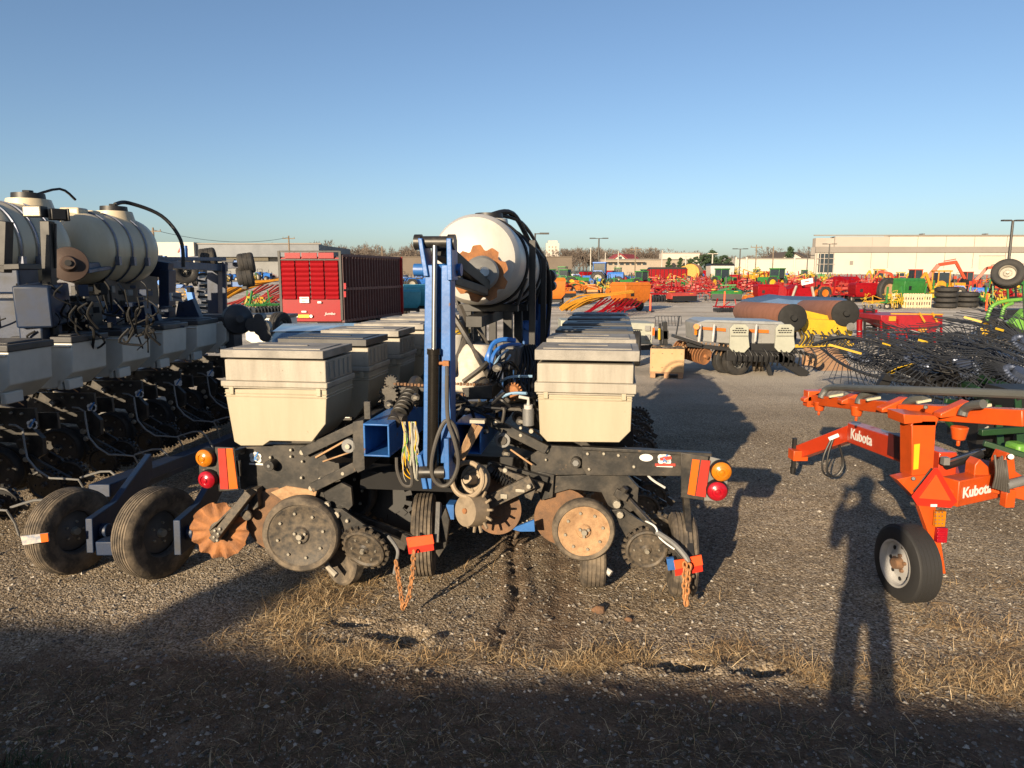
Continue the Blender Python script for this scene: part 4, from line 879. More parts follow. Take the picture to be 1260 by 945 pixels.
# ---------------------------------------------------------------- the second row planter at the left
B0 = Vector((-4.05, 6.5, 0)); YB = R(-4.0)
pb = thing('row_planter', 'blue row planter with large cream tanks and dual tyres, mostly in shade at left', 'planter', B0, 0)
RB = Matrix.Rotation(YB, 3, 'Z'); rowd = RB @ AY; rowx = RB @ AX
zt = at(146, 414, 7.2).z; zb = at(146, 466, 7.2).z
hop_b = T(757, 545, RY)                       # foot of a hopper on the first planter: lines the row gear up with these hoppers
def hopper_b(unit, base):
    mb = MB(); h_ = zt - zb; W_, D_ = .56, .50
    pts = [(-W_, h_), (-W_, .06), (-W_ + .12, 0), (-.20, 0), (-.02, h_ * .36), (0, h_)]
    mb.prism([(x, 0, z) for x, z in pts], (0, D_, 0)); mb.box((-W_ / 2, -.006, h_ * .93), (W_ * .96, .02, .02))
    for k in (-.16, -.09): mb.box((k, .1, h_ * .1), (.05, .2, .1))
    h = mb.build('hopper', white_h, unit, bevel=.010); h.matrix_local = Matrix.Translation(base) @ RB.to_4x4()
    mb = MB(); mb.box((-W_ / 2, D_ / 2, h_ + .028), (W_ + .03, D_ + .04, .06)); mb.box((-W_ / 2, D_ / 2, h_ + .064), (W_ * .86, D_ * .8, .02))
    l = mb.build('hopper_lid', lid_dk, unit, bevel=.010); l.matrix_local = Matrix.Translation(base) @ RB.to_4x4()
def unit_b():
    u_ = bpy.data.objects.new('row_unit', None); COL.objects.link(u_); u_.parent = pb
    hopper_b(u_, Vector((0, 0, zb)))
    off = Vector((0, .02, zb)) - RB @ Vector((hop_b.x + .02, RY, hop_b.z))
    for c in kids(ur):
        if c.name.split('.')[0] in ('hopper', 'hopper_extension', 'hopper_lid', 'seed_tube'): continue
        d = c.copy(); COL.objects.link(d); d.parent = u_; d.matrix_local = Matrix.Translation(off) @ RB.to_4x4()
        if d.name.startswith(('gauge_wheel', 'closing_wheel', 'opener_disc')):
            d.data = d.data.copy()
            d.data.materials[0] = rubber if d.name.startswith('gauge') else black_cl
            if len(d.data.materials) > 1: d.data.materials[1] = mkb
    mb = MB(); c = Vector((.10, .05, zb - .18))
    decal(mb, 0, 0, 0, .048) if False else None
    for dx, dz, rr in ((-.4, .2, .35), (.1, 0, .5), (.45, .2, .32), (-.4, -.25, .32), (.35, -.3, .34), (0, .5, .26)): p = c + Vector((dx, 0, dz)) * .06; mb.mat(0).cyl(p, p - AY * .004, rr * .06, n=9)
    mb.mat(1).bar(c + Vector((-.02, -.006, -.02)), c + Vector((.03, -.006, .05)), .004, .014)
    mb.build('sticker', [white_d, blue_d], u_)
    mb = MB(); b = Vector((0, 0, zb))
    mb.tube([b + Vector((-.02, -.05, -.16)), b + Vector((.12, -.10, -.19)), b + Vector((.16, -.14, -.42)), b + Vector((.34, -.16, -.58)), b + Vector((.56, -.14, -.60)), b + Vector((.60, -.10, -.80))], .009, 7, 2)
    mb.tube([b + Vector((.50, -.02, -.62)), b + Vector((.72, .04, -.58)), b + Vector((.84, .04, -.76))], .010, 7, 3)
    mb.build('depth_handle', galv, u_)
    return u_
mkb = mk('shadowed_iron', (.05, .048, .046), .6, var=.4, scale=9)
ub = unit_b()
for k in (-2, -1, 0, 1, 2, 3, 4):
    o = ub if k == -2 else copy_tree(ub, pb)
    o.location = rowd * (PITCHW * k + .02)
for k in (-5, -4, -3, -2, -1, 0, 1, 2, 3):        # the other wing faces the other way
    o = copy_tree(ub, pb); o.location = rowd * (PITCHW * k + .5) - rowx * 3.25 + AZ * .12; o.rotation_euler = (0, 0, math.pi)
# tool bar, frames and cross members behind the hoppers
mb = WB(pb)
def lin(k, x, z): return B0 + rowd * k + rowx * x + AZ * z
mb.bar(lin(-2.2, -.95, .78), lin(4.2, -.95, .78), .17, .18); mb.bar(lin(-2.2, -2.0, .78), lin(4.2, -2.0, .78), .2, .2)
for k in (-1.5, .6, 2.4, 3.6): mb.bar(lin(k, -.95, .8), lin(k, -2.6, .8), .15, .15)
mb.build('toolbar', blue_shade, bevel=.006)
def wb(y0, pts, w_, h_, m_, nm, y1=None, bev=.006):
    """a bar between two photo points at their distances."""
    mb = WB(pb)
    for a, b in pts: mb.bar(at(*a), at(*b), w_, h_)
    return mb.build(nm, m_, bevel=bev)
wb(0, [((115, 382, 8.2), (187, 380, 9.0))], .2, .13, blue_shade, 'frame_beam'); wb(0, [((187, 401, 8.6), (240, 398, 9.4))], .16, .16, blue_shade, 'frame_beam')
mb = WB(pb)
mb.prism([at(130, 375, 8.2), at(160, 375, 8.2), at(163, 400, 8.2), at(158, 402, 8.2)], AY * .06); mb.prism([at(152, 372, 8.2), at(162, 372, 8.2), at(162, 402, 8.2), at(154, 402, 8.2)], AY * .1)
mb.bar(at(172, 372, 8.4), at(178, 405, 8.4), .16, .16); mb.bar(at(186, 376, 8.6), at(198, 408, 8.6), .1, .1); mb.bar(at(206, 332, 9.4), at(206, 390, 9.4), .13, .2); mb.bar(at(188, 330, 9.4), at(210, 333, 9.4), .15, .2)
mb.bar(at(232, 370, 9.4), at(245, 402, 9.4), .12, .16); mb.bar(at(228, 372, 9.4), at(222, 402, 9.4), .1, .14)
mb.build('frame_brace', blue_shade, bevel=.005)
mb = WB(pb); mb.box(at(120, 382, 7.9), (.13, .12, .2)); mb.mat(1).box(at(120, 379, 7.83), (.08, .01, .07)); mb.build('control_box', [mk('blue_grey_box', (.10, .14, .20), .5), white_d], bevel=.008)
mb = WB(pb); mb.bar(at(40, 378, 6.4), at(66, 372, 6.9), .3, .38); mb.bar(at(48, 370, 6.6), at(52, 425, 6.6), .22, .3); mb.box(at(14, 345, 6.9), (.35, .3, .25)); mb.bar(at(-20, 395, 6.6), at(50, 390, 7.2), .3, .14); mb.box(at(10, 400, 6.8), (.6, .4, .5)); mb.build('centre_frame', blue_shade, bevel=.02)
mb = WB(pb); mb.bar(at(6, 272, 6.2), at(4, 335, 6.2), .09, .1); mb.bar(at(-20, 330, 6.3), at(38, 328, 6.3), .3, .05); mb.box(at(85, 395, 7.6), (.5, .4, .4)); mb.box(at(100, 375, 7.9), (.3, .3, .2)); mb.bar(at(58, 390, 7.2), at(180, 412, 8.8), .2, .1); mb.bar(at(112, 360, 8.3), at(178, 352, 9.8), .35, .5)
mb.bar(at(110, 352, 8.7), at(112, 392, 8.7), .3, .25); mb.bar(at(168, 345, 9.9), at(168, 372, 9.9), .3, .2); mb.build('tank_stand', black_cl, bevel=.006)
# long arm folded over the frame
mb = WB(pb); mb.bar(at(98, 330, 7.7), at(196, 318, 10.2), .10, .09); mb.bar(at(100, 334, 7.7), at(160, 324, 9.0), .16, .04); mb.bar(at(158, 322, 8.9), at(276, 330, 11.2), .12, .10); mb.bar(at(162, 318, 9.1), at(276, 319, 11.2), .07, .05)
mb.build('folded_arm', mk('worn_blue_steel', (.075, .115, .19), .45, var=.4), bevel=.004)
mb = WB(pb); mb.bar(at(266, 330, 11.1), at(267, 390, 11.1), .16, .3); mb.bar(at(276, 322, 11.0), at(277, 388, 11.0), .05, .06); mb.build('arm_post', blue_shade, bevel=.004)
# dark disc and work lamps on the post
mb = WB(pb); mb.bar(at(58, 272, 6.6), at(64, 415, 6.6), .085, .085); mb.bar(at(52, 264, 6.6), at(74, 270, 6.6), .03, .03); mb.bar(at(68, 275, 6.62), at(68, 330, 6.62), .02, .02)
post = mb.build('lamp_post', black_cl, bevel=.004)
mb = WB(pb); c = at(43.5, 260.5, 6.5); mb.box(c, (.165, .10, .095)); mb.mat(1).box(c - AY * .052, (.15, .01, .082)); mb.build('work_lamp', [black_cl, clear], post, bevel=.006)
mb = WB(pb); c = at(70, 264, 6.6); mb.box(c, (.11, .12, .10), Matrix.Rotation(R(-40), 3, 'Z')); mb.box(c + Vector((.05, .06, .0)), (.12, .02, .11), Matrix.Rotation(R(-40), 3, 'Z')); mb.build('work_lamp', black_cl, post, bevel=.008)
mb = WB(pb); c = at(85, 325, 7.0); ax = Vector((.5, -1, .15)).normalized(); mb.lathe([(0, .07), (.06, .07), (.08, .02), (.165, .0), (.17, -.01), (.15, -.02), (.0, -.02)], c, ax, 30); mb.mat(1).cyl(c + ax * .05, c + ax * .09, .03, n=10); mb.build('marker_disc', [mk('dark_earthy_steel', (.06, .035, .026), .7, var=.4), black_cl], bevel=0)
# tanks, their axis along the planter
def big_tank(u0, v0, y0, u1, v1, y1, r, caps, ribs):
    a, b = at(u0, v0, y0), at(u1, v1, y1); d = (b - a).normalized(); L = (b - a).length; mb = WB(pb)
    pr = [(0, 0), (r * .4, .02), (r * .75, .08), (r * .93, .17), (r, .30)]
    for k in range(ribs):
        t0 = .3 + (L - .6) * (k + .35) / ribs; pr += [(r, t0), (r * .972, t0 + .015), (r * .972, t0 + .05), (r, t0 + .065)]
    pr += [(r, L - .3), (r * .93, L - .17), (r * .75, L - .08), (r * .4, L - .02), (0, L)]
    mb.lathe(pr, a, d, 56); t = mb.build('tank', tank_cream, ang=28)
    x, y, _ = mb.frame(d); mb = WB(pb)
    for k in range(ribs):
        c = a + d * (.3 + (L - .6) * (k + .35) / ribs + .033)
        mb.tube([c + (x * math.cos(q) + y * math.sin(q)) * (r + .004) for q in [2 * math.pi * j / 44 for j in range(44)]], .011, 5, closed=True)
        for s_ in (-1, 1): mb.box(c + x * s_ * r * 1.0 - AZ * r * .35, (.05, .05, .10))
    mb.build('strap', mk('steel_strap', (.16, .18, .24), .35, metal=.5), t)
    for tt in caps:
        c = a + d * tt + AZ * r * .95; mb = WB(pb); mb.cyl(c - AZ * .08, c + AZ * .07, .24, .20, 24); mb.build('filler_neck', tank_cream, t); mb = WB(pb); mb.cyl(c + AZ * .07, c + AZ * .13, .155, .15, 20); mb.cyl(c + AZ * .13, c + AZ * .16, .05, n=8); mb.build('tank_lid', black_cl, t)
    return t, a, d, L
t1, a1, d1_, L1 = big_tank(-70, 302, 6.6, 64, 304, 7.75, .43, (.95,), 3)
t2, a2, d2_, L2 = big_tank(70, 304, 7.95, 172, 309, 9.3, .41, (.95,), 3)
mb = WB(pb); c = a2 + d2_ * .30 + AZ * .40
mb.box(c, (.22, .2, .09)); mb.box(c + d2_ * .24, (.18, .18, .07)); mb.build('tank_boss', tank_cream, bevel=.02)
mb = WB(pb); c = a2 + d2_ * .98 + AZ * .55; mb.tube([c, c + d2_ * .25 + AZ * .04, c + d2_ * .5 + rowx * .25 - AZ * .1, c + d2_ * .6 + rowx * .42 - AZ * .4, c + d2_ * .62 + rowx * .42 - AZ * .75], .024, 8, 6); c = a1 + d1_ * .95 + AZ * .5; mb.tube([c, c + d1_ * .4 + AZ * .12, c + d1_ * .6 + AZ * .02], .014, 6, 4); mb.build('tank_hose', black_cl)
# clutter of hoses and valves below the tanks
mb = WB(pb); r_ = random.Random(8)
for k in range(80):
    u = r_.uniform(0, 190); v = r_.uniform(345, 410); Y = r_.uniform(6.3, 7.3)
    mb.mi = r_.choice((0, 0, 0, 1, 2)); mb.tube([at(u, v, Y), at(u + r_.uniform(-12, 16), v + r_.uniform(5, 18), Y), at(u + r_.uniform(-15, 18), v + r_.uniform(12, 36), Y + .1)], r_.uniform(.005, .013), 6, 4)
mb.build('hose_bundle', [void_black, black_cl, black_cl])
mb = WB(pb)
for k in range(80):
    u = r_.uniform(0, 235); v = r_.uniform(352, 412); Y = r_.uniform(6.8, 8.6); mb.mi = r_.choice((0, 0, 0, 0, 1, 1, 2)); s_ = r_.uniform(.03, .10)
    mb.box(at(u, v, Y), (s_, s_, s_ * r_.uniform(.4, 1.4)), Matrix.Rotation(r_.random() * 3, 3, 'Z'))
tag(mb.build('valve_bank', [void_black, blue_shade, galv], bevel=.004), kind='stuff')
# dual tyres at the front of the frame with their blue arms
def tyre_b(u, v, r, w_, dx):
    g = on_ground(u, v); c = Vector((g.x, g.y + .3 * r, r)); return rubber_wheel(pb, c - B0, r, w_, Vector((1, -.42, 0)).normalized(), rubber_dusty, mk('dull_grey_rim', (.11, .105, .10), .55), 'tyre', 5, rimr=.52), c
w1b, c1 = tyre_b(84, 709, .30, .16, 0); w2b, c2 = tyre_b(190, 715, .315, .16, 0)
def fork(c, r):
    mb = WB(pb); x = c.x + .16
    mb.prism([Vector((x, c.y - .12, c.z - .12)), Vector((x, c.y + .2, c.z - .12)), Vector((x, c.y + .75, c.z + .18)), Vector((x, c.y + .75, c.z + .36)), Vector((x, c.y + .2, c.z + .14)), Vector((x, c.y - .1, c.z + .12))], (.05, 0, 0)); mb.cyl((x + .05, c.y, c.z), (x + .1, c.y, c.z), .05, n=12)
    return mb.build('wheel_arm', blue_shade, bevel=.006)
fork(c1, .30); fork(c2, .315)
mb = WB(pb); mb.bar(at(122, 604, 5.15), at(214, 568, 6.4), .16, .10); mb.bar(at(118, 612, 5.2), at(290, 540, 8.4), .14, .14); mb.box(at(155, 668, 4.75), (.3, .22, .10)); mb.build('wheel_beam', blue_shade, bevel=.008)
mb = WB(pb); a, b, c, d = at(25, 660, 4.42), at(59, 656, 4.42), at(60, 666, 4.42), at(28, 671, 4.42); mb.prism([a, b, c, d], AY * .01); mb.mat(1).prism([a.lerp(b, .72) - AY * .003, b - AY * .003, c - AY * .003, d.lerp(c, .72) - AY * .003], AY * .005); mb.build('reflector_plate', [mk('scuffed_reflector', (.62, .56, .48), .45, scale=25, col2=(.25, .28, .36), thr=(.4, .6)), refl_o])
# seed drive motor at the end of the row
mb = WB(pb); c = at(292, 393, 9.7); mb.lathe([(0, -.05), (.20, -.05), (.21, .02), (.19, .1), (.1, .14), (.05, .2), (0, .2)], c, (.6, -1, .1), 26); mb.bar(at(282, 400, 9.8), at(284, 428, 9.8), .22, .3)
for u, v, r in ((310, 400, .1), (322, 404, .12), (318, 392, .07), (326, 413, .09)): mb.cyl(at(u, v, 9.6), at(u + 6, v - 3, 9.8), r, r * .7, 10)
mb.build('drive_motor', mk('dark_motor_grey', (.045, .05, .058), .5, var=.4), bevel=.004)

# ---------------------------------------------------------------- third planter, folded, farther back at the left
C0 = on_ground(262, 425)
pc = thing('row_planter', 'folded blue planter behind the shaded one, grey hoppers and small wheels held high', 'planter', C0)
for i, (u, Y) in enumerate(((334, 13.2), (356, 14.0))):
    rt = at(u, 391, Y); unit = bpy.data.objects.new('row_unit', None); COL.objects.link(unit); unit.parent = pc; h_ = .47
    mb = WB(pc); b = Vector((rt.x, rt.y, rt.z - h_)); mb.prism([b + Vector(q) for q in ((-.5, 0, h_), (-.5, 0, .06), (-.4, 0, 0), (-.15, 0, 0), (0, 0, h_ * .3), (0, 0, h_))], AY * .5); mb.build('hopper', white_h, unit, bevel=.01)
    mb = WB(pc); mb.box(b + Vector((-.25, .25, h_ + .03)), (.54, .55, .06)); mb.build('hopper_lid', lid_dk, unit, bevel=.01)
    mb = WB(pc); mb.box(b + Vector((-.2, .25, -.2)), (.6, .3, .3)); mb.cyl(b + Vector((.1, .1, -.5)), b + Vector((.1, .2, -.5)), .2, n=20); mb.build('unit_frame', black_cl, unit)
def wc(u, v, Y, r, w_, ax, rim=None): return rubber_wheel(pc, at(u, v, Y) - C0, r, w_, ax, rubber, rim or galv, 'wheel', 2, rimr=.5, n=26)
wc(345, 402, 12.6, .26, .18, (1, -.3, 0)); wc(209, 334, 13.0, .22, .16, (.7, -1, 0), tankw); wc(228, 334, 13.1, .22, .16, (.7, -1, 0), black_cl)
for u, v, ax in ((303, 324, (.3, -.3, 1)), (302, 341, (.2, -.3, 1)), (256, 318, (.2, -.3, 1))): wc(u, v, 14.0, .20, .30, Vector((1, .3, .15)), black_cl)
mb = WB(pc)
for (u0, v0, u1, v1, w_) in ((226, 302, 227, 322, .1), (220, 322, 236, 324, .12), (232, 352, 240, 385, .11), (238, 395, 240, 408, .08), (196, 345, 202, 352, .1)): mb.bar(at(u0, v0, 13.4), at(u1, v1, 13.4), w_, w_)
mb.build('lift_frame', blue_br, bevel=.005)
mb = WB(pc)
for (u0, v0, u1, v1, w_) in ((284, 398, 345, 393, .3), (200, 330, 300, 326, .12), (250, 340, 252, 398, .15), (190, 322, 262, 316, .08)): mb.bar(at(u0, v0, 14.2), at(u1, v1, 14.2), w_, w_)
mb.build('wing_frame', blue_shade, bevel=.006)
mb = WB(pc); r_ = random.Random(3)
for k in range(16):
    v = 338 + 3.4 * k; u = 244 + r_.uniform(-4, 4); mb.mi = k % 2; mb.bar(at(u, v, 13.6), at(u + r_.uniform(8, 18), v + r_.uniform(-2, 2), 13.7), .05, .035 + .02 * r_.random())
for k in range(26): mb.mi = r_.choice((0, 0, 0, 2)); mb.box(at(r_.uniform(176, 310), r_.uniform(318, 400), 13.9), (r_.uniform(.05, .25), .1, r_.uniform(.03, .12)))
mb.build('folded_row_gear', [black_cl, tankw, blue], bevel=.004)

# ---------------------------------------------------------------- orange hay tedder at the right
K0 = on_ground(1118, 745)
kt = thing('hay_tedder', 'orange hay tedder with white wheel and slow-vehicle triangle beside the long shadow', 'tedder', K0)
def kb(nm, bars, m_=None, bev=.006):
    mb = WB(kt)
    for a, b, w_, h_ in bars: mb.bar(at(*a), at(*b), w_, h_)
    return mb.build(nm, m_ or kor, bevel=bev)
Yk = K0.y + .12
c = Vector((K0.x + .015, K0.y + .09, .247)); axk = Vector((-1, -.10, 0)).normalized()
mb = WB(kt); r = .247; h = .078; prof = [(r * .58, h), (r * .66, h * 1.05), (r * .84, h), (r * .93, h * .92)]
for k in range(5): t0 = h * .82 - 1.64 * h * k / 5; prof += [(r * .955, t0), (r, t0 - .004), (r, t0 - .026), (r * .955, t0 - .030)]
prof += [(r * .93, -h * .92), (r * .84, -h), (r * .6, -h * .9)]
mb.lathe(prof, c, axk, 44, cap=False); wheel = mb.build('wheel', mk('new_rubber', (.022, .022, .023), .7, var=.3), None)
mb = WB(kt); mb.lathe([(r * .60, h * .9), (r * .62, h * 1.08), (r * .57, h * 1.04), (r * .55, h * .6), (r * .46, h * .42), (r * .30, h * .5), (r * .2, h * .55), (0, h * .55)], c, axk, 36, cap=False)
x, y, d = mb.frame(axk)
mb.mat(1)
for k in range(8): a = k * .785; p = c + (x * math.cos(a) + y * math.sin(a)) * r * .43; mb.cyl(p + d * h * .42, p + d * h * .50, r * .055, n=10)
for k in range(5): a = k * 1.2566 + .3; p = c + (x * math.cos(a) + y * math.sin(a)) * r * .2; mb.mat(2).cyl(p + d * h * .5, p + d * h * .75, .012, n=6)
mb.mat(2).cyl(c + d * h * .5, c + d * h * 1.15, r * .16, r * .14, 14); mb.build('rim', [mk('silver_rim', (.62, .61, .59), .35, metal=.3, var=.1), black_cl, rust_dk], wheel)
# upright post and foot
mb = WB(kt); mb.prism([at(1122, 518, Yk), at(1152, 518, Yk), at(1148, 585, Yk), at(1122, 588, Yk)], AY * .14); mb.prism([at(1112, 510, Yk - .02), at(1136, 511, Yk - .02), at(1135, 520, Yk - .02), at(1113, 522, Yk - .02)], AY * .2); mb.prism([at(1136, 511, Yk), at(1156, 512, Yk), at(1152, 524, Yk), at(1120, 524, Yk)], AY * .16)
mb.prism([at(1122, 586, Yk - .02), at(1148, 584, Yk - .02), at(1175, 605, Yk - .02), at(1160, 622, Yk - .02), at(1128, 615, Yk - .02), at(1104, 590, Yk - .02)], AY * .10); mb.prism([at(1128, 615, Yk - .03), at(1150, 615, Yk - .03), at(1164, 706, Yk - .03), at(1160, 706, Yk - .03)], AY * .05)
mb.mat(1).cyl(at(1124, 589, Yk - .02), at(1124, 589, Yk - .05), .014, n=8); mb.cyl(at(1139, 501, Yk - .02), at(1139, 501, Yk - .05), .014, n=8); mb.bar(at(1124, 605, Yk - .03), at(1147, 576, Yk - .03), .006, .012); mb.build('wheel_post', [kor, black_cl], bevel=.006)
mb = WB(kt); mb.prism([at(1125, 547, Yk - .004), at(1132, 546, Yk - .004), at(1130, 577, Yk - .004), at(1124, 578, Yk - .004)], AY * .006); mb.build('yellow_reflector', refl_y)
mb = WB(kt); pts = ((1150, 576), (1154, 576), (1178, 617), (1170, 625), (1129, 622), (1122, 611)); mb.prism([at(u, v, Yk - .10) for u, v in pts], AY * .006); mb.mat(1).prism([at(u, v, Yk - .108) for u, v in ((1152, 584), (1170, 616), (1131, 613))], AY * .004)
mb.mat(2).box(at(1149, 622, Yk - .106), (.04, .003, .016)); mb.build('warning_triangle', [smv_r, smv_o, white_d])
mb = WB(kt); mb.mat(1).box(at(1156, 638, Yk - .07), (.062, .03, .10)); mb.mat(0)
for i in range(3):
    for j in range(4): mb.cyl(at(1151.5 + 4 * i, 630.5 + 4.6 * j, Yk - .085), at(1151.5 + 4 * i, 630.5 + 4.6 * j, Yk - .089), .0055, n=8)
mb.build('amber_lamp', [rust_dk, lens_a], bevel=.003)
mb = WB(kt); mb.box(at(1158, 658, Yk - .07), (.062, .034, .095)); 
for j in range(4): mb.box(at(1158, 651 + 4.6 * j, Yk - .09), (.055, .008, .014))
mb.build('red_lamp', lens_r, bevel=.003)
# top beams with the grey guard pipe
kb('top_beam', [((1004, 492, 6.0), (1113, 503, 4.75), .09, .085)]); kb('top_beam', [((1111, 505, 4.7), (1266, 514, 3.95), .11, .095)])
mb = WB(kt)
for u, v, Y in ((1004, 488, 6.0), (1052, 490, 5.4), (1104, 499, 4.75), (1178, 505, 4.3)):
    p = at(u, v, Y); mb.prism([p + Vector((-.10, 0, -.02)), p + Vector((.07, 0, .06)), p + Vector((.07, 0, -.03)), p + Vector((-.10, 0, -.05))], AY * .08)
for u, v, Y in ((1008, 501, 5.9), (1054, 507, 5.3), (1180, 535, 4.2)): p = at(u, v, Y); mb.cyl(p + AZ * .05, p - AZ * .03, .05, .035, 12); mb.cyl(p - AZ * .03, p - AZ * .07, .012, n=6)
mb.box(at(1001, 490, 6.05), (.14, .1, .14)); mb.build('arm_bracket', kor, bevel=.006)
mb = WB(kt); mb.box(at(1012, 491, 5.93), (.04, .02, .04)); mb.mat(1).box(at(1019, 492, 5.85), (.05, .02, .05)); mb.build('label_plate', [white_d, mk('pale_orange_label', (.8, .3, .15), .5)])
mb = WB(kt); mb.tube([at(1010, 490, 5.8), at(1013, 484, 5.8), at(1022, 477, 5.75), at(1060, 478, 5.2), at(1120, 480, 4.6), at(1200, 483, 4.2), at(1275, 486, 3.9)], .027, 10, 6)
for (u, v, Y) in ((1056, 497, 5.25), (1112, 505, 4.7), (1184, 512, 4.22)): mb.tube([at(u, v, Y), at(u + 3, v - 8, Y), at(u + 11, v - 13, Y - .06), at(u + 26, v - 15, Y - .15)], .027, 10, 5)
mb.build('guard_pipe', mk('grey_pipe', (.10, .105, .10), .5, var=.2))
mb = WB(kt)
for (u, v, Y) in ((1028, 487, 5.6), (1074, 491, 5.05), (1136, 494, 4.55), (1210, 500, 4.15)): mb.bar(at(u - 8, v + 1, Y), at(u + 9, v - 2, Y), .02, .016)
mb.build('tine_guard', mk('pale_fibre', (.55, .52, .38), .5))
# drawbar
P0, P1, P2 = (986, 556, 6.7), (1051, 532, 6.0), (1166, 572, 4.65)
kb('drawbar', [(P0, P1, .10, .13), (P1, P2, .12, .17)], korange2)
mb = WB(kt); mb.bar(at(978, 539, 6.72), at(976, 580, 6.72), .035, .035); mb.cyl(at(976, 575, 6.72), at(975, 583, 6.72), .03, .02, 10); mb.build('hitch_pin', black_cl)
mb = WB(kt); mb.cyl(at(1052, 528, 6.0), at(1052, 520, 6.0), .05, n=14); mb.box(at(982, 559, 6.68), (.14, .14, .1)); mb.build('hitch_bracket', kor, bevel=.005)
mb = WB(kt); mb.tube([at(1024, 538, 6.2), at(1014, 560, 6.2), at(1012, 578, 6.2), at(1020, 586, 6.2), at(1034, 580, 6.2), at(1036, 560, 6.2), at(1028, 540, 6.2)], .009, 6, 6); mb.tube([at(1026, 538, 6.15), at(1019, 560, 6.15), at(1018, 580, 6.15), at(1028, 586, 6.15), at(1038, 572, 6.15), at(1033, 548, 6.15)], .009, 6, 6); mb.mat(1).bar(at(1020, 540, 6.15), at(1032, 535, 6.12), .02, .03); mb.build('hydraulic_hose', [black_cl, white_d])
mb = WB(kt); mb.bar(at(1104, 546, 5.3), at(1122, 553, 5.08), .145, .172); mb.build('dark_label', mk('maroon_label', (.10, .012, .012), .5), bevel=.004)
# lower beam, fold cylinder and rotor bracket
kb('lower_beam', [((1168, 605, Yk + .02), (1222, 594, Yk + .2), .12, .17), ((1218, 592, Yk + .15), (1275, 606, Yk + .1), .12, .12)])
mb = WB(kt); mb.prism([at(1200, 572, Yk + .1), at(1206, 565, Yk + .1), at(1216, 574, Yk + .1), at(1218, 588, Yk + .1), at(1198, 590, Yk + .1)], AY * .1); mb.prism([at(1232, 574, Yk + .05), at(1240, 557, Yk + .05), at(1248, 560, Yk + .05), at(1250, 580, Yk + .05), at(1262, 588, Yk + .05), at(1262, 600, Yk + .05), at(1228, 600, Yk + .05)], AY * .12); mb.box(at(1240, 612, Yk + .02), (.06, .06, .12)); mb.mat(1)
mb.cyl(at(1244, 562, Yk + .05), at(1244, 562, Yk), .02, n=10); mb.bar(at(1228, 596, Yk), at(1262, 588, Yk), .02, .03); mb.build('rotor_bracket', [kor, bolt], bevel=.005)
mb = WB(kt); mb.cyl(at(1164, 572, Yk + .25), at(1206, 558, Yk + .3), .034, n=14); mb.mat(1).bar(at(1166, 568, Yk + .2), at(1212, 553, Yk + .3), .012, .012); mb.mat(2).box(at(1163, 567, Yk + .2), (.04, .04, .05)); mb.cyl(at(1238, 597, Yk - .02), at(1266, 590, Yk - .02), .03, n=12); mb.build('fold_cylinder', [black_cl, steel, galv])
mb = WB(kt)
for k in range(7): u = 1224 + 2.2 * k; mb.tube([at(u, 560 + (k * 7) % 9, Yk + .0), at(u + 2, 582, Yk - .04), at(u - 2 + k, 600 + k, Yk - .02)], .008, 6, 4)
mb.build('hydraulic_hose', grey_hose)
mb = WB(kt); mb.bar(at(1170, 585, Yk + .45), at(1215, 570, Yk + .6), .3, .05); mb.build('cover_plate', pink_red, bevel=.01)
def along_text(body, a, b, lift, size, toward):
    """lettering on the side of a bar running from a to b."""
    a, b = at(*a), at(*b); d = (b - a).normalized(); nrm = Vector(toward); nrm = (nrm - d * nrm.dot(d)).normalized(); up = nrm.cross(d)
    return text_mesh(body, size, 'lettering', white_d, kt, (a + b) / 2 + nrm * lift - K0, Matrix((d, up, nrm)).transposed(), .001, bold=.003)
a, b = at(*P1), at(*P2); side = (b - a).cross(AZ).normalized()
if side.dot(-a) < 0: side = -side
def on_bar(f0): q = a.lerp(b, f0); return q
dd = (b - a).normalized(); up = side.cross(dd)
if up.z < 0: up = -up
text_mesh('Kubota', .125, 'lettering', white_d, kt, a.lerp(b, .19) + side * .064 - K0, Matrix((dd, up, dd.cross(up))).transposed(), .001, bold=.003)
text_mesh('RA', .06, 'lettering', mk('pale_red_text', (.8, .3, .25), .5), kt, a.lerp(b, .50) + side * .064 - K0, Matrix((dd, up, dd.cross(up))).transposed(), .001) if False else None
a3, b3 = at(1168, 605, Yk + .02), at(1222, 594, Yk + .2); s3 = (b3 - a3).cross(AZ).normalized(); s3 = s3 if s3.y < 0 else -s3; d3 = (b3 - a3).normalized(); u3 = s3.cross(d3); u3 = u3 if u3.z > 0 else -u3
text_mesh('Kubota', .095, 'lettering', white_d, kt, (a3.lerp(b3, .40)) + s3 * .064 - K0, Matrix((d3, u3, d3.cross(u3))).transposed(), .001, bold=.003)
# ---------------------------------------------------------------- machines in the middle distance
def plane_bars(mb, Y, lst):
    for u0, v0, u1, v1, w_, h_ in lst: mb.bar(at(u0, v0, Y), at(u1, v1, Y), w_, h_)
def poly(mb, Y, uv, dep): mb.prism([at(u, v, Y) for u, v in uv], AY * dep)
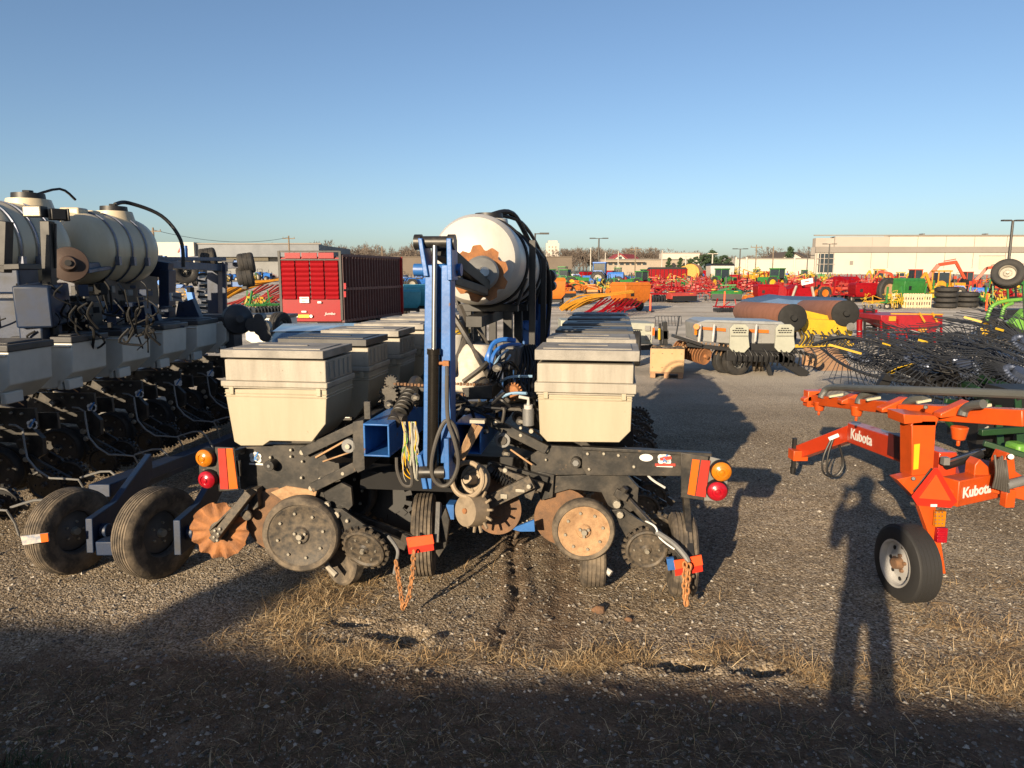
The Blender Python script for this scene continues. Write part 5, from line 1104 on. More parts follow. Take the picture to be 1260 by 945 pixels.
# seed drill beside the crate
D0 = on_ground(908, 466); Yd = D0.y + .3
dr = thing('seed_drill', 'grey seed drill with orange stripes and two pale notice boards', 'seed drill', D0)
mb = WB(dr); poly(mb, Yd + .4, ((857, 398), (868, 394), (965, 398), (966, 428), (858, 420)), 1.0); mb.build('seed_box', drill_grey, bevel=.02)
mb = WB(dr); poly(mb, Yd + .38, ((862, 396), (870, 393.5), (962, 396), (966, 399), (962, 400)), 1.05); mb.build('box_lid', mk('lid_galvanised', (.42, .44, .45), .35, metal=.3), bevel=.01)
mb = WB(dr); poly(mb, Yd + .37, ((859, 402), (893, 404), (893, 408), (859, 405)), .03); poly(mb, Yd + .37, ((922, 405), (946, 406), (946, 410), (922, 409)), .03); mb.build('orange_stripe', orangep)
mb = WB(dr)
for u in (877, 929, 860, 960): mb.tube([at(u, 420, Yd + .2), at(u + 1, 410, Yd + .18), at(u + 2, 400, Yd + .3)], .025, 6, 4)
mb.build('lid_handle', whitep)
for cx in (910, 966):
    mb = WB(dr); w_ = 11.5; poly(mb, Yd - .05, ((cx - 7, 399), (cx + 7, 399), (cx + w_, 403), (cx + w_ - .5, 414), (cx + w_ + 1, 427), (cx + 6, 434), (cx - 8, 433), (cx - w_ - 1, 428), (cx - w_, 414), (cx - w_, 404)), .05)
    nb_ = mb.build('notice_board', drill_pale, bevel=.006)
    mb = WB(dr)
    for j, (wd, n_) in enumerate(((5, 3), (9, 6), (8, 5))):
        for q in range(n_): mb.box(at(cx - wd + 2 * wd * (q + .5) / n_, 404 + 2.6 * j, Yd - .056), (2 * wd / n_ * .0125, .004, .020))
    mb.box(at(cx, 413.5, Yd - .054), (.34, .006, .012)); mb.build('lettering', black_cl, nb_)
mb = WB(dr); plane_bars(mb, Yd + .1, ((893, 437, 975, 440, .12, .22), (955, 437, 992, 462, .12, .18), (940, 434, 948, 462, .08, .08), (900, 430, 905, 448, .1, .1), (845, 424, 900, 430, .1, .08), (828, 413, 862, 424, .3, .06), (975, 432, 1004, 438, .06, .06)))
for k in range(16): u = 900 + 6.5 * k; mb.tube([at(u, 428 + (k % 3) * 3, Yd), at(u + 6, 438, Yd - .1), at(u + 4, 450, Yd)], .02, 5, 3)
mb.box(at(930, 432, Yd + .5), (1.4, .6, .35)); mb.build('frame', black_cl, bevel=.008)
mb = WB(dr); a, b = at(833, 428, Yd + .75), at(866, 438, Yd + .15); d = (b - a).normalized(); L = (b - a).length
for k in range(12): c = a + d * L * k / 11; mb.lathe([(0, 0), (.10, .01), (.18, .04), (.175, .05), (.09, .03), (0, .02)], c, d, 22)
mb.cyl(a, b + d * .1, .04, n=8); mb.build('disc_gang', rust)
mb = WB(dr); c = at(1005, 443, Yd + .3); mb.lathe([(0, -.03), (.08, -.03), (.15, 0), (.08, .03), (0, .03)], c, (.2, -1, 0), 20); mb.build('press_wheel', rust_tan)
for k in range(12): pass
mb = WB(dr)
for k in range(11): mb.bar(at(842 + 5.4 * k, 419 + .6 * k, Yd + .1), at(836 + 5.6 * k, 430 + .8 * k, Yd + .3), .02, .02)
mb.build('scraper', rust_tan)
for dx, Y in ((0, 0), (-9, .25)): rubber_wheel(dr, on_ground(911 + dx, 464) + Vector((0, .3 + Y, .30)) - D0, .30, .2, (.35, -1, 0), rubber, galv, 'wheel', 3, rimr=.5, n=28)
for u, w_ in ((940, .1), (948, .1)): rubber_wheel(dr, on_ground(u, 461) + Vector((0, .5, .22)) - D0, .22, w_, (1, -.6, 0), rubber_dusty, black_cl, 'gauge_wheel', 0, rimr=.5, n=24)
mb = WB(dr); mb.cyl(at(857, 402, Yd + .2), at(857, 402, Yd + .14), .06, n=12); mb.box(at(856, 406, Yd + .25), (.05, .05, .2)); mb.build('amber_lamp', lens_a)
# the second drill, behind the planter
D1 = on_ground(790, 448); Ye = D1.y + .3
d2 = thing('seed_drill', 'pale seed drill with wire basket half hidden behind the right hoppers', 'seed drill', D1)
mb = WB(d2); poly(mb, Ye, ((690, 394), (806, 398), (802, 424), (690, 420)), 1.0); mb.build('seed_box', drill_pale, bevel=.02)
mb = WB(d2); mb.box(at(797, 404, Ye - .03), (.12, .04, .12)); mb.box(at(797, 415, Ye - .03), (.12, .04, .12)); mb.mat(1).box(at(804, 408, Ye - .03), (.05, .04, .18)); mb.mat(2).bar(at(774, 405, Ye - .02), at(790, 406, Ye - .02), .01, .02); mb.build('end_panel', [drill_grey, refl_o, black_cl], bevel=.004)
mb = WB(d2); plane_bars(mb, Ye + .2, ((788, 428, 826, 426, .2, .1), (812, 398, 814, 436, .06, .06), (818, 396, 819, 440, .1, .1), (806, 412, 822, 412, .1, .2), (800, 424, 812, 448, .1, .1))); mb.mat(1); plane_bars(mb, Ye + .1, ((811, 404, 811, 418, .05, .05),)); mb.build('frame', [black_cl, yellow], bevel=.005)
mb = WB(d2); Yb2 = Ye + .8
for u in range(806, 839, 4): mb.bar(at(u, 389, Yb2), at(u + 1, 401, Yb2), .012, .012)
for v in (389, 395, 401): mb.bar(at(806, v, Yb2), at(838, v, Yb2), .014, .014)
mb.bar(at(836, 389, Yb2), at(832, 412, Yb2), .03, .03); mb.bar(at(690, 393, Yb2), at(806, 391, Yb2), .02, .02); mb.build('wire_basket', tine)
rubber_wheel(d2, on_ground(785, 452) + Vector((0, .3, .4)) - D1, .40, .2, (1, -.2, 0), rubber, galv, 'wheel', 3, n=28)
# plywood crate on its pallet
Q = on_ground(820, 466); cr = thing('wooden_crate', 'square plywood crate on a pallet, dark scrap on top, beside the seed drill', 'crate', Q, R(-14)); u_ = mpp(Q.y) * 1.2
W_, Dp, H_ = 34 * u_, 30 * u_, 24 * u_
mb = MB()
for x0 in (-1, 1):
    mb.box((x0 * (W_ / 2 - .01), Dp / 2, .13 + H_ / 2), (.02, Dp, H_)); mb.box((0, Dp / 2 + x0 * (Dp / 2 - .01), .13 + H_ / 2), (W_ - .04, .02, H_))
for x0 in (-.42, -.14, .14, .42): mb.mat(1).box((x0 * W_, -.004, .13 + H_ * .2), (.02, .012, .012)); mb.box((x0 * W_, -.004, .13 + H_ * .8), (.02, .012, .012)); mb.mat(0)
mb.box((0, Dp / 2, .13 + H_ * .5), (W_ - .05, Dp - .05, .02)); mb.build('crate_box', [wood, black_cl], cr, bevel=.004)
mb = MB()
for k in range(3): mb.box(((k - 1) * (W_ / 2 - .06), Dp / 2, .055), (.1, Dp, .09))
for k in range(5): mb.box((0, .05 + (Dp - .1) * k / 4, .115), (W_, .10, .022))
mb.build('pallet', wood_dk, cr)
mb = MB(); r_ = random.Random(2)
for k in range(26): mb.box((r_.uniform(-.4, .4) * W_, r_.uniform(.12, .88) * Dp, .13 + H_ * r_.uniform(.86, 1.0)), (.12, .1, .06), Matrix.Rotation(r_.random() * 3, 3, 'Z'))
mb.build('scrap_fill', black_dusty, cr)
# land roller: two brown drums in a yellow frame
L0 = on_ground(1000, 424); lr = thing('land_roller', 'yellow land roller with two long brown steel drums', 'roller', L0)
for (u0, v0, Y0, u1, v1, Y1, r) in ((914, 383, 24.0, 975, 391, 17.5, .33), (990, 381, 24.0, 1040, 385.5, 18.0, .32)):
    a, b = at(u0, v0, Y0), at(u1, v1, Y1); d = (b - a).normalized(); L = (b - a).length; mb = WB(lr)
    mb.lathe([(r * .5, 0), (r * .98, .02), (r, .06), (r, L - .02), (r * .97, L)], a, d, 40); o = mb.build('drum', rust_roll)
    mb = WB(lr); mb.lathe([(r * 1.02, -.03), (r * 1.02, .04), (r * .9, .06), (0, .07)], b, d, 36); mb.cyl(b, b + d * .2, .07, n=12); mb.build('end_cap', void_black, o)
mb = WB(lr); Yr = 18.0
poly(mb, Yr + .6, ((965, 376), (1040, 393), (1050, 400), (1046, 402), (965, 394)), .15); poly(mb, Yr, ((962, 396), (984, 396), (988, 392), (1046, 395), (1050, 410), (1040, 425), (1022, 420), (1008, 424), (992, 424), (985, 408), (964, 410)), .2)
mb.build('frame', yellow, bevel=.02)
mb = WB(lr); plane_bars(mb, Yr - .3, ((985, 424, 1000, 405, .06, .10), (1000, 405, 1012, 424, .06, .10), (1012, 424, 1030, 402, .06, .1), (1030, 402, 1044, 422, .06, .1), (968, 426, 1050, 424, .08, .08))); mb.build('lift_arm', yellow, bevel=.01)
mb = WB(lr)
for k in range(14): u = 985 + 4.2 * k; mb.tube([at(u, 405 + (k * 5) % 9, Yr - .35), at(u + 4, 415, Yr - .4), at(u - 2, 425, Yr - .35)], .022, 5, 4)
for u, v in ((1005, 416), (1025, 416), (1047, 402), (968, 404)): mb.cyl(at(u, v, Yr - .32), at(u, v, Yr - .42), .10, n=12)
mb.build('hydraulic_hose', black_cl)
for u in (975, 1035): rubber_wheel(lr, on_ground(u, 426) + Vector((0, .4, .3)) - L0, .3, .2, (1, .3, 0), rubber, yellow, 'wheel', 2, n=24)
# blue-grey covered box behind the rollers
H0 = on_ground(1010, 396); tb = thing('covered_trailer', 'long trailer under a blue grey cover behind the brown drums', 'trailer', H0); Yt = H0.y
mb = WB(tb); rings = []
for (u, vt, vb_) in ((926, 370, 384), (960, 363, 386), (975, 365, 388), (1048, 367, 388), (1066, 379, 389)):
    a, b = at(u, vt, Yt), at(u, vb_, Yt); rings.append([b, a - AZ * .15 + AY * .2, a + AY * .8, a + AY * 1.4, a + AY * 2.0 - AZ * .3, b + AY * 2.2])
mb.loft(rings); mb.build('cover', tarpb, ang=50)
mb = WB(tb); mb.bar(at(935, 390, Yt + .6), at(1062, 392, Yt + .6), .9, .3); mb.build('chassis', black_cl)
for u in (975, 1030): rubber_wheel(tb, on_ground(u, 396) + Vector((0, .3, .35)) - H0, .36, .25, (1, .1, 0), rubber, galv, 'wheel', 0, n=22)
# red hopper on posts, with ladder
E0 = on_ground(1122, 424); rh = thing('gravity_hopper', 'dark red gravity hopper on posts behind the hay rake', 'hopper', E0); Yh = E0.y + .2
mb = WB(rh); tl, tr_, bl, br = at(1084, 388, Yh), at(1160, 388, Yh), at(1108, 412, Yh), at(1148, 412, Yh)
mb.loft([[bl, br, br + AY * .5, bl + AY * .5], [at(1084, 394, Yh), at(1160, 394, Yh), at(1160, 394, Yh) + AY * 1.7, at(1084, 394, Yh) + AY * 1.7], [tl, tr_, tr_ + AY * 1.8, tl + AY * 1.8]]); mb.build('hopper', mk('deep_red_paint', (.34, .012, .02), .4, var=.25), bevel=.01)
mb = WB(rh)
for u in (1084, 1093, 1104, 1115, 1158, 1150): mb.bar(at(u, 393, Yh + .1 * (u % 3)), at(u, 424, Yh + .1), .05, .05)
mb.bar(at(1084, 424, Yh), at(1160, 424, Yh), .06, .06); mb.build('post', redp)
mb = WB(rh); mb.bar(at(1131, 385, Yh - .05), at(1138, 397, Yh - .05), .05, .05); mb.bar(at(1147, 385, Yh - .05), at(1153, 396, Yh - .05), .05, .05); mb.bar(at(1096, 386, Yh - .03), at(1160, 387, Yh - .03), .04, .04); mb.box(at(1098, 392, Yh - .03), (.2, .03, .14)); mb.box(at(1135, 406, Yh - .1), (.2, .1, .14)); mb.build('yellow_brace', yel_or)
E1 = on_ground(1068, 418); ld = thing('spreader', 'red spreader with a slatted ladder beside the dark red hopper', 'spreader', E1); Yl = E1.y
mb = WB(ld); mb.bar(at(1064, 380, Yl), at(1064, 414, Yl), .05, .08); mb.bar(at(1075, 380, Yl), at(1075, 414, Yl), .05, .08)
for k in range(7): mb.bar(at(1064, 382 + 4.6 * k, Yl), at(1075, 382 + 4.6 * k, Yl), .06, .05)
mb.build('ladder', black_cl)
mb = WB(ld); poly(mb, Yl + .3, ((1053, 381), (1080, 381), (1080, 391), (1064, 388)), .6); mb.cyl(at(1057.5, 422, Yl - .1), at(1057.5, 393, Yl - .1), .085, n=16); plane_bars(mb, Yl + .1, ((1078, 384, 1078, 412, .05, .05), (1082, 384, 1082, 414, .04, .04))); mb.mat(1).box(at(1057.5, 408, Yl - .19), (.07, .02, .04)); mb.build('tank', [redp, white_d], bevel=.006)
# weathered wooden platform
J0 = on_ground(1030, 455); wp = thing('wooden_pallet', 'brown weathered wooden pallet leaning under the rake tines', 'pallet', J0); mb = WB(wp); A0 = on_ground(1008, 456); B1 = on_ground(1050, 456)
up_ = Vector((0, .9, .42)); n_ = 7
for k in range(n_): a = A0 + up_ * k / n_; mb.bar(a, B1 + up_ * k / n_, up_.length / n_ * .9, .03, up=Vector((0, -.42, .9)))
for f0 in (.05, .5, .95): c = A0.lerp(B1, f0); mb.bar(c - AZ * .03, c + up_ - AZ * .03, .06, .06)
mb.bar(A0 + Vector((0, .9, .1)), B1 + Vector((0, .9, .1)), .1, .3)
mb.build('pallet_boards', wood_dk)

# ---------------------------------------------------------------- folded hay rake with long tines at the right
G0 = on_ground(1180, 500); hr = thing('hay_rake', 'folded hay rake bristling with long dark tines behind the orange tedder', 'hay rake', G0)
r_ = random.Random(21)
def rake_wheel(u, v, Y, rad, tilt, az, n_=52):
    c = at(u, v, Y); axis = Vector((math.sin(tilt) * math.cos(az), math.sin(tilt) * math.sin(az), math.cos(tilt))); mb = WB(hr); x, y, d = mb.frame(axis)
    for k in range(n_):
        a = 6.283 * k / n_ + r_.uniform(-.03, .03); p0 = c + (x * math.cos(a) + y * math.sin(a)) * .13; a1, a2 = a + .25, a + .55
        mb.tube([p0, c + (x * math.cos(a1) + y * math.sin(a1)) * rad * .55 + d * .02, c + (x * math.cos(a2) + y * math.sin(a2)) * rad - d * (.10 + .05 * r_.random())], [.008, .007, .005], 4)
    for rr in (.33, .62): mb.tube([c + (x * math.cos(q) + y * math.sin(q)) * rad * rr for q in [6.283 * j / 36 for j in range(36)]], .008, 5, closed=True)
    o = mb.build('rake_wheel', tine)
    mb = WB(hr)
    for k in range(26): a = 6.283 * k / 26; p = c + (x * math.cos(a) + y * math.sin(a)) * .15; q = (x * -math.sin(a) + y * math.cos(a)); mb.lathe([(.03, -.016), (.042, 0), (.03, .016)], p, q, 8)
    mb.cyl(c - d * .06, c + d * .07, .09, n=16); mb.build('tine_hub', mk('blue_grey_coil', (.10, .125, .19), .35, metal=.5, var=.3) if 'blue_grey_coil' not in MATS else MATS['blue_grey_coil'], o)
for u, v, Y, rad in ((1058, 438, 10.4, .78), (1116, 432, 10.2, .85), (1130, 444, 9.4, .8), (1190, 426, 10.0, .95), (1232, 440, 9.0, .9), (1185, 452, 8.6, .8), (1262, 424, 9.6, .95), (1254, 462, 8.2, .8)):
    rake_wheel(u, v, Y, rad, R(r_.uniform(24, 44)), R(r_.uniform(-110, -60)))
mb = WB(hr)
for pts in (((1000, 424, 10.6), (1040, 414, 10.6), (1100, 428, 10.0), (1180, 446, 9.2), (1262, 462, 8.4)), ((1010, 428, 10.8), (1040, 450, 10.0), (1090, 466, 9.2), (1150, 470, 8.8)), ((1070, 408, 11.4), (1150, 412, 11.0), (1260, 436, 10.0)), ((1150, 390, 12.5), (1200, 398, 12.0), (1262, 418, 11.0)), ((1165, 393, 12.4), (1220, 402, 11.6), (1262, 412, 11.0))):
    mb.tube([at(*p) for p in pts], .022, 7, 6)
for k in range(70):
    u = r_.uniform(1060, 1240); v = r_.uniform(398, 466); L = r_.uniform(25, 85); s_ = r_.uniform(.10, .42); Y = r_.uniform(8.2, 10.8)
    mb.tube([at(u, v, Y), at(u + L * .5, v + L * .5 * s_ - r_.uniform(0, 5), Y - .2), at(u + L, v + L * s_, Y - .4)], .008, 4, 4)
mb.build('tine_bar', tine)
mb = WB(hr)
for u, v, L in ((1020, 424, 40), (1095, 452, 18), (1086, 422, 10), (1130, 418, 12), (1096, 460, 10), (1186, 390, 22), (1225, 404, 10)):
    Y = 9.8; mb.bar(at(u, v, Y), at(u + L, v + L * .28, Y - .1), .012, .028)
for k in range(6): mb.bar(at(1088 + 3 * k, 462 - k, 9.2), at(1106 + 4 * k, 452 - k, 9.2), .008, .02)
mb.build('yellow_guard', yellow)
mb = WB(hr)
for u, v in ((1084, 476), (1148, 478)): mb.bar(at(u, v, 8.9), at(u + 9, v - 14, 8.9), .08, .12)
for k in range(60):
    u = r_.uniform(1150, 1262); v = r_.uniform(440, 480); mb.tube([at(u, v, 8.5), at(u + r_.uniform(-15, 15), v + r_.uniform(3, 14), 8.4), at(u + r_.uniform(-20, 20), v + r_.uniform(6, 26), 8.5)], .012, 5, 3)
mb.box(at(1215, 462, 9.2), (2.2, 1.0, .2)); mb.box(at(1225, 520, 7.4), (.7, .5, .35)); mb.box(at(1258, 512, 7.2), (.5, .5, .6)); mb.build('rake_frame_and_shade', black_cl)  # lower dark boxes stand in for shade among the green bars
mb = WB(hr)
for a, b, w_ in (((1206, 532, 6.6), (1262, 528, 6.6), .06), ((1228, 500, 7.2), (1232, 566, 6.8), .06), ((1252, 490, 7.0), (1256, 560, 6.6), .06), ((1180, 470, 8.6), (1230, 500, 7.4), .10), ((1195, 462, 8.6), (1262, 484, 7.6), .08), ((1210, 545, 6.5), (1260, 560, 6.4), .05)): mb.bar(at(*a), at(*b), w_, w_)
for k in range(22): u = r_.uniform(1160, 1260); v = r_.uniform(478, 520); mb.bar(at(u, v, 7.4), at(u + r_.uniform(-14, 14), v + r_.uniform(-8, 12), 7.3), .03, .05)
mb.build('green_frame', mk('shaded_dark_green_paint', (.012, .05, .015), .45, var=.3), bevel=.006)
mb = WB(hr); mb.box(at(1252, 552, 6.6), (.14, .2, .12)); mb.bar(at(1240, 507, 7.3), at(1262, 505, 7.3), .04, .06); mb.build('light_green_cover', ltgreen, bevel=.03)
for u, v in ((1224, 560), (1262, 552)): rubber_wheel(hr, on_ground(u, v + 8) + Vector((0, .2, .34)) - G0, .34, .2, (1, -.2, 0), rubber, yellow, 'wheel', 3, n=28)
# its transport wheel carried high on an arm
ct = at(1240, 337, 10.2); rubber_wheel(hr, ct - G0, .205, .17, Vector((-.55, -.75, .35)), rubber, cream_dusty, 'raised_wheel', 2, rimr=.52, n=32)
mb = WB(hr); mb.bar(ct + Vector((.03, .06, -.02)), at(1262, 350, 10.4), .06, .06); mb.bar(at(1262, 350, 10.4), at(1268, 455, 9.4), .08, .08); mb.build('raised_arm', green)
# low-down pale fibre rods
mb = WB(hr)
for a, b in (((1204, 533, 6.8), (1216, 525, 6.9)), ((1206, 512, 6.9), (1214, 506, 7.0))): mb.bar(at(*a), at(*b), .012, .012)
mb.build('marker_rod', clear)
# green mower conditioner behind the rake
M0 = on_ground(1240, 420); gm = thing('mower_conditioner', 'green mower with lime arched arms and blue grey cover at far right', 'mower', M0); Ym = M0.y
mb = WB(gm); mb.tube([at(1214, 394, Ym), at(1220, 378, Ym), at(1234, 371, Ym), at(1262, 368, Ym)], .06, 8, 6); mb.tube([at(1232, 392, Ym - .3), at(1236, 378, Ym - .3), at(1246, 373, Ym - .2)], .055, 8, 6); poly(mb, Ym - .6, ((1246, 398), (1264, 380), (1270, 396), (1264, 412)), .3); mb.build('arched_arm', ltgreen, bevel=.01)
mb = WB(gm); poly(mb, Ym - .1, ((1238, 404), (1262, 382), (1264, 402), (1246, 410)), .5); mb.build('cover', mk('pale_blue_cover', (.26, .33, .42), .5, var=.2), bevel=.02)
mb = WB(gm); mb.box(at(1250, 386, Ym + .5), (1.2, .8, .3)); mb.bar(at(1225, 400, Ym), at(1270, 408, Ym), .2, .3); mb.build('body', black_cl, bevel=.02)
for u in (1222, 1262): rubber_wheel(gm, on_ground(u, 420) + Vector((0, .3, .36)) - M0, .36, .24, (1, .1, 0), rubber, yellow, 'wheel', 0, n=22)

# ---------------------------------------------------------------- red forage wagon
V0 = on_ground(385, 404); fw = thing('forage_wagon', 'tall red forage wagon with corrugated tailgate and dark slatted side', 'wagon', V0); Yw = V0.y
A = at(347, 398, Yw); Bq = at(421, 398, Yw); zt_, zb_ = at(380, 310, Yw).z, at(380, 397, Yw).z; far_ = at(493, 395, Yw + 5.4); sd_ = Vector((far_.x - Bq.x, far_.y - Bq.y, 0))
W_ = Bq.x - A.x; xa, xb = A.x, Bq.x
mb = WB(fw); zs = zb_ + (zt_ - zb_) * .34; zp = zb_ + (zt_ - zb_) * .90
for k in range(4):
    x0 = xa + .06 + (W_ - .12) * k / 4 + .025; x1 = xa + .06 + (W_ - .12) * (k + 1) / 4 - .025; pts = []; n_ = 16
    for j in range(n_ + 1):
        z = zs + (zp - .06 - zs) * j / n_; pts.append((0 if j % 2 else -.07, z))
    mb.prism([Vector((x0, Yw + y_, z)) for y_, z in pts] + [Vector((x0, Yw + .06, zp - .06)), Vector((x0, Yw + .06, zs))], AX * (x1 - x0))
mb.prism([Vector((xa + .03, Yw + .02, zb_ + .05)), Vector((xb - .03, Yw + .02, zb_ + .05)), Vector((xb - .03, Yw + .02, zs - .02)), Vector((xa + .03, Yw + .02, zs - .02))], AY * .08)
for k in range(3): x0 = xa + .2 + (W_ - .4) * k / 3; mb.box((x0 + (W_ - .4) / 6, Yw + .02, zp + (zt_ - zp) * .5), ((W_ - .4) / 3 - .05, .06, (zt_ - zp) * .8))
mb.box(((xa + xb) / 2, Yw + .08, (zp + zs) / 2), (W_ - .1, .06, zp - zs + .1)); mb.build('tailgate', mk('wagon_red_paint', (.30, .005, .010), .4, var=.15, scale=1.2, spec=.3))
mb = WB(fw)
for x in (xa, xb): mb.bar((x, Yw + .05, zb_ + .1), (x, Yw + .05, zt_ + .04), .09, .1)
mb.bar((xa, Yw + .05, zt_ + .02), (xb, Yw + .05, zt_ + .02), .08, .06); mb.bar((xa, Yw + .04, zp - .02), (xb, Yw + .04, zp - .02), .06, .05)
for k in range(1, 4): mb.bar((xa + W_ * k / 4, Yw + .03, zs), (xa + W_ * k / 4, Yw + .03, zt_), .035, .035)
b0 = Vector((xb, Yw + .1, 0)); n_ = 22
mb.box(((xa + xb) / 2 + sd_.x / 2, Yw + sd_.y / 2 + .3, zb_ - .05), (W_, .3, .2))
mb.build('rear_frame', black_cl, bevel=.004)
mb = WB(fw); zt2 = zt_ - .12
for k in range(n_ + 1):
    p = b0 + sd_ * k / n_ + AX * .04; mb.bar((p.x, p.y, zb_), (p.x, p.y, zt2), .10, .075)
for z in (zb_ + .05, (zb_ + zt2) / 2, zt2): a, b = b0 + AX * .04, b0 + sd_ + AX * .04; mb.bar((a.x, a.y, z), (b.x, b.y, z), .09, .1)
mb.build('side_slats', mk('dark_maroon_slats', (.10, .03, .03), .5, var=.3), None)
mb = WB(fw); q = [Vector((xa, Yw + .12, 0)), Vector((xb - .02, Yw + .12, 0)), Vector((xb - .02, Yw + .12, 0)) + sd_, Vector((xa, Yw + .12, 0)) + sd_]
mb.loft([[p + AZ * zb_ for p in q], [p + AZ * (zt2 - .05) for p in q]]); mb.build('body', mk('wagon_inside_maroon', (.05, .012, .014), .6, var=.3))
mb = WB(fw); p = b0 + sd_ + AX * .05; mb.bar((p.x, p.y, zb_), (p.x, p.y, zt2 + .05), .16, .12); mb.build('front_post', redp)
mb = WB(fw); mb.box(at(374, 389, Yw - .03) - AY * .02, (.42, .02, .12)); mb.build('yellow_reflector', refl_y)
mb = WB(fw)
for u in (365, 383): p = at(u, 389, Yw - .02); mb.cyl(p, p - AY * .04, .06, n=12)
mb.box(at(374, 383.5, Yw - .03), (.18, .02, .06)); mb.box(at(374.5, 369, Yw - .05), (.35, .02, .22)); mb.box(at(393, 372, Yw - .05), (.14, .02, .07)); mb.build('white_plate', white_d)
mb = WB(fw); mb.box(at(374.5, 367.5, Yw - .062), (.22, .01, .03)); mb.box(at(373.5, 370.5, Yw - .062), (.16, .01, .03)); mb.build('plate_print', red_d)
text_mesh('Jumbo', .15, 'lettering', white_d, fw, at(406, 386, Yw - .04) - V0, Matrix.Rotation(R(90), 3, 'X'), .002, shear=.3)
mb = WB(fw)
for v0 in (352, 362): mb.box(at(424.5, v0, Yw), (.08, .06, .22))
mb.build('side_lamp', [lens_r])
for k in (.45, .62):
    for s_ in (0, 1):
        p = b0 + sd_ * k - AX * (.25 + (W_ - .5) * s_); rubber_wheel(fw, Vector((p.x, p.y, gz(p.x, p.y) + .48)) - V0, .48, .42, (1, 0, 0), rubber, redp, 'wheel', 2, n=24)
# small car whose windscreen shows over the hoppers
K1 = Vector((-2.75, 10.6, 0)); ca = thing('parked_car', 'silver car with blue-tinted windscreen behind the cream hoppers', 'car', K1, R(-84), None, .94); 
mb = MB(); body = [(-2.0, .45), (-1.98, .75), (-1.2, .85), (1.1, .9), (1.95, .88), (2.05, .5)]
def prof_loft(prof, ws):
    return [[Vector((x, w_ * s_, z)) for x, z in prof] for s_, w_ in ws]
mb.loft([[Vector((x, y, z)) for x, z in [(-2.0, .28), (-2.08, .55), (-1.95, .78), (-1.1, .90), (1.2, .95), (1.98, .88), (2.08, .5), (2.0, .28)]] for y in (-.82, .82)]); mb.build('body', mk('silver_car_paint', (.48, .49, .5), .3, metal=.5, var=.05, coat=.6), ca, bevel=.07)
mb = MB(); mb.loft([[Vector((x, y * (1 if z < 1 else .82), z)) for x, z in [(-1.25, .88), (-.45, 1.36), (.2, 1.42), (1.0, 1.36), (1.75, .93)]] for y in (-.76, .76)]); mb.build('windscreen', glass_b, ca, bevel=.03)
mb = MB(); mb.loft([[Vector((x, y, z)) for x, z in [(-.4, 1.37), (.2, 1.44), (.95, 1.38), (.9, 1.36), (.2, 1.40), (-.4, 1.34)]] for y in (-.64, .64)]); mb.build('roof', MATS['silver_car_paint'], ca)
for x in (-1.3, 1.3):
    for y in (-.78, .78): rubber_wheel(ca, Vector((x, y, .31)), .31, .2, (0, 1 if y > 0 else -1, 0), rubber, galv, 'wheel', 0, rimr=.62, n=24)

# ---------------------------------------------------------------- the photographer, seen only by the shadow
ph = thing('person', 'person in dark jacket and jeans holding up a phone, only the shadow showing', 'person', (0, 0, 0))
gy = gz(0, -.35) + .03; px0, py0 = -.06, -.36; fz = gy - .02
fw_d = Vector((.12, 1, 0)).normalized(); rt_d = Vector((1, -.12, 0)).normalized()
def bp(r_, f_, z): return Vector((px0, py0, fz + z)) + rt_d * r_ * .84 + fw_d * f_
def skin_fig(name, verts_, edges_, radii, m_, parent, levels=2, root=0):
    me_ = bpy.data.meshes.new(name); me_.from_pydata([tuple(v) for v in verts_], edges_, []); me_.materials.append(m_)
    o = bpy.data.objects.new(name, me_); COL.objects.link(o); o.parent = parent
    o.modifiers.new('skin', 'SKIN'); o.modifiers.new('sub', 'SUBSURF').levels = levels; o.modifiers['sub'].render_levels = levels; o.modifiers['skin'].use_smooth_shade = True
    for i, sv in enumerate(me_.skin_vertices[0].data): sv.radius = radii[i] if hasattr(radii[i], '__len__') else (radii[i],) * 2; sv.use_root = (i == root)
    return o
V = [bp(0, 0, 1.00), bp(0, .0, 1.15), bp(0, .01, 1.32), bp(0, 0, 1.47), bp(0, .0, 1.56), bp(0, .03, 1.62), bp(0, .04, 1.70), bp(0, .03, 1.78),
     bp(-.18, .0, 1.46), bp(-.29, -.02, 1.22), bp(-.20, .20, 1.40), bp(-.12, .26, 1.50),
     bp(.18, .0, 1.46), bp(.22, .08, 1.22), bp(.15, .22, 1.46), bp(.12, .26, 1.56),
     bp(-.10, 0, .92), bp(-.12, .02, .52), bp(-.125, -.01, .10), bp(-.13, .12, .045), bp(.10, 0, .92), bp(.13, .02, .52), bp(.15, -.01, .10), bp(.16, .12, .045)]
Ed = [(0, 1), (1, 2), (2, 3), (3, 4), (4, 5), (5, 6), (6, 7), (3, 8), (8, 9), (9, 10), (10, 11), (3, 12), (12, 13), (13, 14), (14, 15), (0, 16), (16, 17), (17, 18), (18, 19), (0, 20), (20, 21), (21, 22), (22, 23)]
Rd = [(.13, .10), (.135, .10), (.155, .11), (.13, .09), .05, .068, .085, .068, .06, .046, .038, .034, .06, .046, .038, .034, .07, .055, .04, .036, .07, .055, .04, .036]
skin_fig('body', V, Ed, Rd, jacket, ph)
def trousers():
    vs_ = [bp(0, 0, 1.0), bp(-.10, 0, .90), bp(-.12, .02, .52), bp(-.125, -.01, .12), bp(.10, 0, .90), bp(.13, .02, .52), bp(.15, -.01, .12)]
    return skin_fig('trousers', vs_, [(0, 1), (1, 2), (2, 3), (0, 4), (4, 5), (5, 6)], [(.12, .10), .076, .060, .05, .076, .060, .05], jeans, ph)
trousers()
